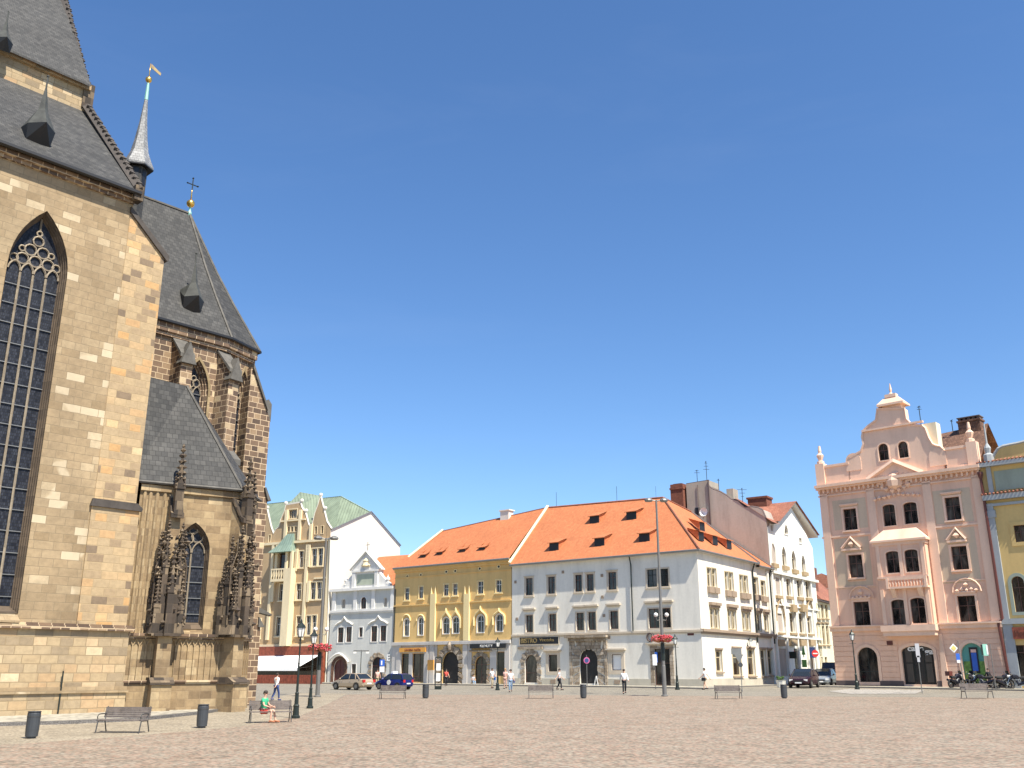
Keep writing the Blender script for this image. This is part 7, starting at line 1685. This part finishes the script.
# ------------------------------------------------------------------ people
def skin_mesh(verts, edges, sub=1):
    me = bpy.data.meshes.new('tmp_skin'); me.from_pydata([v[0] for v in verts], edges, [])
    o = bpy.data.objects.new('tmp_skin', me); COL.objects.link(o)
    m = o.modifiers.new('s', 'SKIN'); m.use_smooth_shade = True
    for i, v in enumerate(verts): me.skin_vertices[0].data[i].radius = (v[1], v[2] if len(v) > 2 else v[1]); me.skin_vertices[0].data[i].use_root = (i == 0)
    if sub: s_ = o.modifiers.new('u', 'SUBSURF'); s_.levels = sub; s_.render_levels = sub
    dg = bpy.context.evaluated_depsgraph_get(); r = bpy.data.meshes.new_from_object(o.evaluated_get(dg)); bpy.data.objects.remove(o)
    vv = [v.co.copy() for v in r.vertices]; ff = [tuple(p.vertices) for p in r.polygons]; bpy.data.meshes.remove(r); return vv, ff
def make_person(label, top='cloth_white', bottom='cloth_black', hair='hair_dark', seated=False, stride=.22, arm=.25, shorts=False, skirt=False, bag=None, long_hair=False, sleeve=False, group=None, shoes='cloth_black', cap=None):
    # local: forward = -y, z up
    t = local_thing('person', label, 'person', group)
    hipz = .46 if seated else .93; k = {}
    pel = V((0, .0, hipz + .03)); ch = V((0, .01, hipz + .38)); nk = V((0, -.0, hipz + .55)); hd = V((0, -.03, hipz + .72))
    sh_ = [V((sg * .175, .0, hipz + .5)) for sg in (-1, 1)]
    legs = []
    for sg, st in ((-1, stride), (1, -stride)):
        hp_ = V((sg * .09, 0, hipz - .02))
        if seated: kn = V((sg * .1, -.42, .5)); an = V((sg * .11, -.46 + st * .5, .08))
        else:
            kn = V((sg * .09, -.06 - st * .45, .49)); an = V((sg * .09, -st + .04, .09 + (.05 if st < 0 else 0)))
        to = an + V((0, -.17, -.05)); legs.append((hp_, kn, an, to))
    arms = []
    for i, sg in enumerate((-1, 1)):
        sw = arm * (1 if sg > 0 else -1)
        if seated: el = sh_[i] + V((sg * .05, -.1, -.26)); wr = el + V((-sg * .05, -.22, -.06))
        else: el = sh_[i] + V((sg * .07, -sw * .5 + .03, -.27)); wr = el + V((sg * .01, -sw * .9 - .05, -.22))
        arms.append((sh_[i], el, wr))
    vs, es = [(pel, .13, .1), (ch, .15, .1), (nk, .055, .055), (hd - V((0, 0, .05)), .06, .07), (hd + V((0, 0, .05)), .075, .09)], [(0, 1), (1, 2), (2, 3), (3, 4)]
    def addc(root, chain):
        prev = root
        for q in chain: vs.append(q); es.append((prev, len(vs) - 1)); prev = len(vs) - 1
    for hp_, kn, an, to in legs: addc(0, [(hp_, .085), (kn, .055), (an, .04), (to, .03, .035)])
    for s0, el, wr in arms: addc(1, [(s0, .055), (el, .04), (wr, .028)])
    vv, ff = skin_mesh(vs, es)
    mb = MB(); mb.add(vv, ff)
    for i, (s0, el, wr) in enumerate(arms):     # palms, fingers, thumbs
        d = (wr - el).normalized(); sd = V((0, -1, 0)); sd = (sd - d * sd.dot(d)).normalized(); palm = wr + d * .085
        mb.tube([wr - d * .01, wr + d * .04, palm], [.026, .036, .034], 6)
        for j, ln in enumerate((.07, .08, .075, .06)):
            b = palm + sd * (j - 1.5) * -.017; cu = V((-(1 if i else -1) * .35, 0, 0)); mb.tube([b - d * .01, b + (d + cu * .4).normalized() * ln * .5, b + (d + cu * .4).normalized() * ln * .5 + (d + cu).normalized() * ln * .5], [.009, .008, .006], 5)
        mb.tube([wr + d * .02 + sd * .025, wr + d * .05 + sd * .05, wr + d * .085 + sd * .055], [.012, .01, .007], 5)
    mb.tube([hd + V((0, -.085, .03)), hd + V((0, -.115, -.0)), hd + V((0, -.09, -.012))], [.008, .013, .008], 5)
    for sg in (-1, 1): mb.blob(hd + V((sg * .085, .005, .0)), .022, .1)
    body = mb.build('body', 'skin', t, smooth=True)
    mb = MB()
    for sg in (-1, 1): mb.blob(hd + V((sg * .032, -.093, .025)), .009, 0)
    mb.build('eyes', 'black', body); mb = MB(); mb.box(LF, -.022, .022, .088, .1, hd.z - .05, hd.z - .042); mb.build('mouth', 'cloth_red', body)
    # clothing
    vs = [(pel + V((0, 0, -.02)), .145, .115), (ch, .17, .115), (nk - V((0, 0, .05)), .09, .08)]; es = [(0, 1), (1, 2)]
    for s0, el, wr in arms: addc(1, [(s0, .072), (s0.lerp(el, .6 if not sleeve else 1.0), .056)] + ([(el.lerp(wr, .9), .042)] if sleeve else []))
    vv, ff = skin_mesh(vs, es); mb = MB(); mb.add(vv, ff); mb.build('shirt', top, t, smooth=True)
    vs, es = [(pel, .14, .11)], []
    for hp_, kn, an, to in legs: addc(0, [(hp_, .1), (kn if not shorts else hp_.lerp(kn, .75), .075)] + ([] if shorts else [(an + V((0, 0, .02)), .058)]))
    vv, ff = skin_mesh(vs, es); mb = MB(); mb.add(vv, ff)
    if skirt and not seated: mb.lathe((0, 0, 0), [(.2, .5), (.17, .75), (.14, .98)], 10)
    mb.build('trousers' if not (shorts or skirt) else ('shorts' if shorts else 'skirt'), bottom, t, smooth=True)
    mb = MB(); mb.lathe(hd + V((0, .012, .02)), [(.01, .125), (.06, .115), (.095, .07), (.1, .02), (.085, -.02)], 10)
    if long_hair: mb.tube([hd + V((0, .07, .06)), hd + V((0, .1, -.06)), hd + V((0, .1, -.2))], [.07, .08, .05], 7)
    else: mb.tube([hd + V((0, .05, .06)), hd + V((0, .07, -.03))], [.075, .055], 7)
    h_ = mb.build('hair', hair, t, smooth=True)
    for hp_, kn, an, to in legs: mb = MB(); mb.tube([an + V((0, .06, -.045)), an + V((0, -.05, -.035)), to + V((0, -.04, -.01))], [.045, .052, .035], 7); mb.build('shoe', shoes, t)
    return t
def person(label, px, py, rz, sc=1.0, **kw):
    bag = kw.pop('bag', None)
    t = make_person(label, **kw)
    place(t, bz_(px, py), rz, sc)
    if bag:
        b_ = local_thing('shoulder_bag', bag[1], 'bag'); mb = MB(); mb.box(LF, -.05, .08, -.16, .16, .72, .98); mb.build('pouch', bag[0], b_); mb = MB(); mb.tube([(0, -.1, .97), (-.08, 0, 1.46), (0, .1, .97)], .014, 4); mb.build('strap', bag[0], b_)
        off = Matrix.Rotation(rz, 3, 'Z') @ V((.27 * sc, 0, 0)); place(b_, t.location + off, rz, sc)
    return t
pw = pi / 2
seat = gp3(266.5, 722); 
sp = make_person('person seated on a bench in green top and red shorts facing right', 'cloth_green', 'cloth_red', 'hair_dark', seated=True, stride=.12, shorts=True, shoes='terracotta', long_hair=False)
bpos = bz_(269.5, 722.5); R_ = Matrix.Rotation(.35, 3, 'Z'); place(sp, bpos + R_ @ V((-.28, -.12, .02)), .35 + .95, 1.0)
person('person in white shirt and blue trousers walking near the church corner', 275.5, 700.5, 2.6, 1.0, top='cloth_white', bottom='cloth_navy', sleeve=True, shoes='cloth_navy', stride=.25)
person('person in white top and pale blue trousers before the yellow house', 510.5, 692.2, .1, 1.05, top='cloth_white', bottom='cloth_denim', stride=.05, bag=('cloth_navy', 'dark shoulder bag at the side of the person in white top'))
person('person in pink and cream clothes standing left of the one in white top', 505.3, 688.8, -.4, 1.05, top='cloth_pink', bottom='cloth_pink', shorts=True, hair='hair_fair', stride=.04, long_hair=True)
person('person in white and khaki left of the lantern before the yellow house', 492, 688.4, .8, 1.05, top='cloth_white', bottom='cloth_khaki', stride=.08, bag=('cloth_blue', 'bright blue bag carried by the person in khaki'))
person('person in pale shirt walking before the small shop window of the white house', 559.5, 690.2, pw, 1.05, top='cloth_white', bottom='cloth_black', stride=.2, bag=('cloth_navy', 'dark bag of the walker beside the small shop window'))
person('person in white shirt and black trousers standing on the square edge', 624.5, 694, .1, 1.08, top='cloth_white', bottom='cloth_black', stride=.05, sleeve=True)
person('person in khaki shorts at the corner of the white house', 705.5, 689.8, -2.2, 1.08, top='cloth_white', bottom='cloth_khaki', shorts=True, stride=.2, bag=('cloth_black', 'black bag of the person at the white house corner'))
pb_ = person('person dressed in black standing behind the motorcycles', 988.5, 690, .6, 1.0, top='cloth_black', bottom='cloth_black', sleeve=True, stride=.04)
place(pb_, front(990, 1.4), .6, 1.0)
t = make_person('person in grey crouched on the doorstep of the arched yellow house door', 'cloth_grey', 'cloth_denim', 'hair_dark', seated=True, stride=.02); place(t, YF.P(YF.s_at(477.5), .7, 0) + V((0, 0, gz(0, 110) - .05)), .4, .95)
person('person in pale clothes standing in the right door of the grey house', 377, 687.3, .2, 1.0, top='cloth_pink', bottom='cloth_khaki', stride=.03)
person('person in red top inside the passage arch of the yellow house', 446, 686.2, .3, 1.0, top='cloth_red', bottom='cloth_black', stride=.05)
EXPO = 0.95
# ------------------------------------------------------------------ camera, light
cam = bpy.data.cameras.new('camera'); co = bpy.data.objects.new('camera', cam); COL.objects.link(co); SC.camera = co
cam.sensor_fit = 'HORIZONTAL'; cam.sensor_width = 36; cam.lens = FP / 1024 * 36; cam.clip_start = .1; cam.clip_end = 6000
co.location = EYE; co.rotation_euler = (pi / 2 + TH, 0, 0)
w = bpy.data.worlds.new('World'); SC.world = w; w.use_nodes = True
nt = w.node_tree; sky = nt.nodes.new('ShaderNodeTexSky'); sky.sky_type = 'NISHITA'; sky.sun_disc = False
sky.sun_elevation = SUN_EL; sky.sun_rotation = atan2(SUN_AZ.x, SUN_AZ.y)
sky.altitude = 300; sky.air_density = 1.0; sky.dust_density = .3; sky.ozone_density = 5.0
bg = nt.nodes['Background']; hs = nt.nodes.new('ShaderNodeHueSaturation'); hs.inputs['Saturation'].default_value = 1.12; hs.inputs['Hue'].default_value = .502; nt.links.new(sky.outputs[0], hs.inputs['Color'])
# faint high cirrus wisps mixed into the sky
tc = nt.nodes.new('ShaderNodeTexCoord'); mp = nt.nodes.new('ShaderNodeMapping'); mp.inputs['Scale'].default_value = (1.6, 1.6, 7); mp.inputs['Rotation'].default_value = (.25, -.35, .5)
nz = nt.nodes.new('ShaderNodeTexNoise'); nz.inputs['Scale'].default_value = 1.7; nz.inputs['Detail'].default_value = 7; nz.inputs['Roughness'].default_value = .62; nz.inputs['Distortion'].default_value = .8
cr = nt.nodes.new('ShaderNodeValToRGB'); cr.color_ramp.elements[0].position = .52; cr.color_ramp.elements[1].position = .85; cr.color_ramp.elements[1].color = (.022, .022, .022, 1)
mx = nt.nodes.new('ShaderNodeMix'); mx.data_type = 'RGBA'
nt.links.new(tc.outputs['Generated'], mp.inputs[0]); nt.links.new(mp.outputs[0], nz.inputs['Vector']); nt.links.new(nz.outputs['Fac'], cr.inputs[0]); nt.links.new(cr.outputs[0], mx.inputs[0])
nt.links.new(hs.outputs[0], mx.inputs[6]); mx.inputs[7].default_value = (5.5, 5.8, 6.3, 1)
nt.links.new(mx.outputs[2], bg.inputs[0]); bg.inputs[1].default_value = .10
sl = bpy.data.lights.new('sun', 'SUN'); sl.energy = 4.6; sl.angle = radians(.5); sl.color = (1, .93, .81)
so = bpy.data.objects.new('sun', sl); COL.objects.link(so)
sdir = V((SUN_AZ.x * cos(SUN_EL), SUN_AZ.y * cos(SUN_EL), sin(SUN_EL)))
so.rotation_euler = sdir.to_track_quat('Z', 'Y').to_euler(); so.location = (0, 0, 80)
SC.view_settings.view_transform = 'Standard'; SC.view_settings.look = 'None'; SC.view_settings.exposure = EXPO; SC.view_settings.gamma = 1
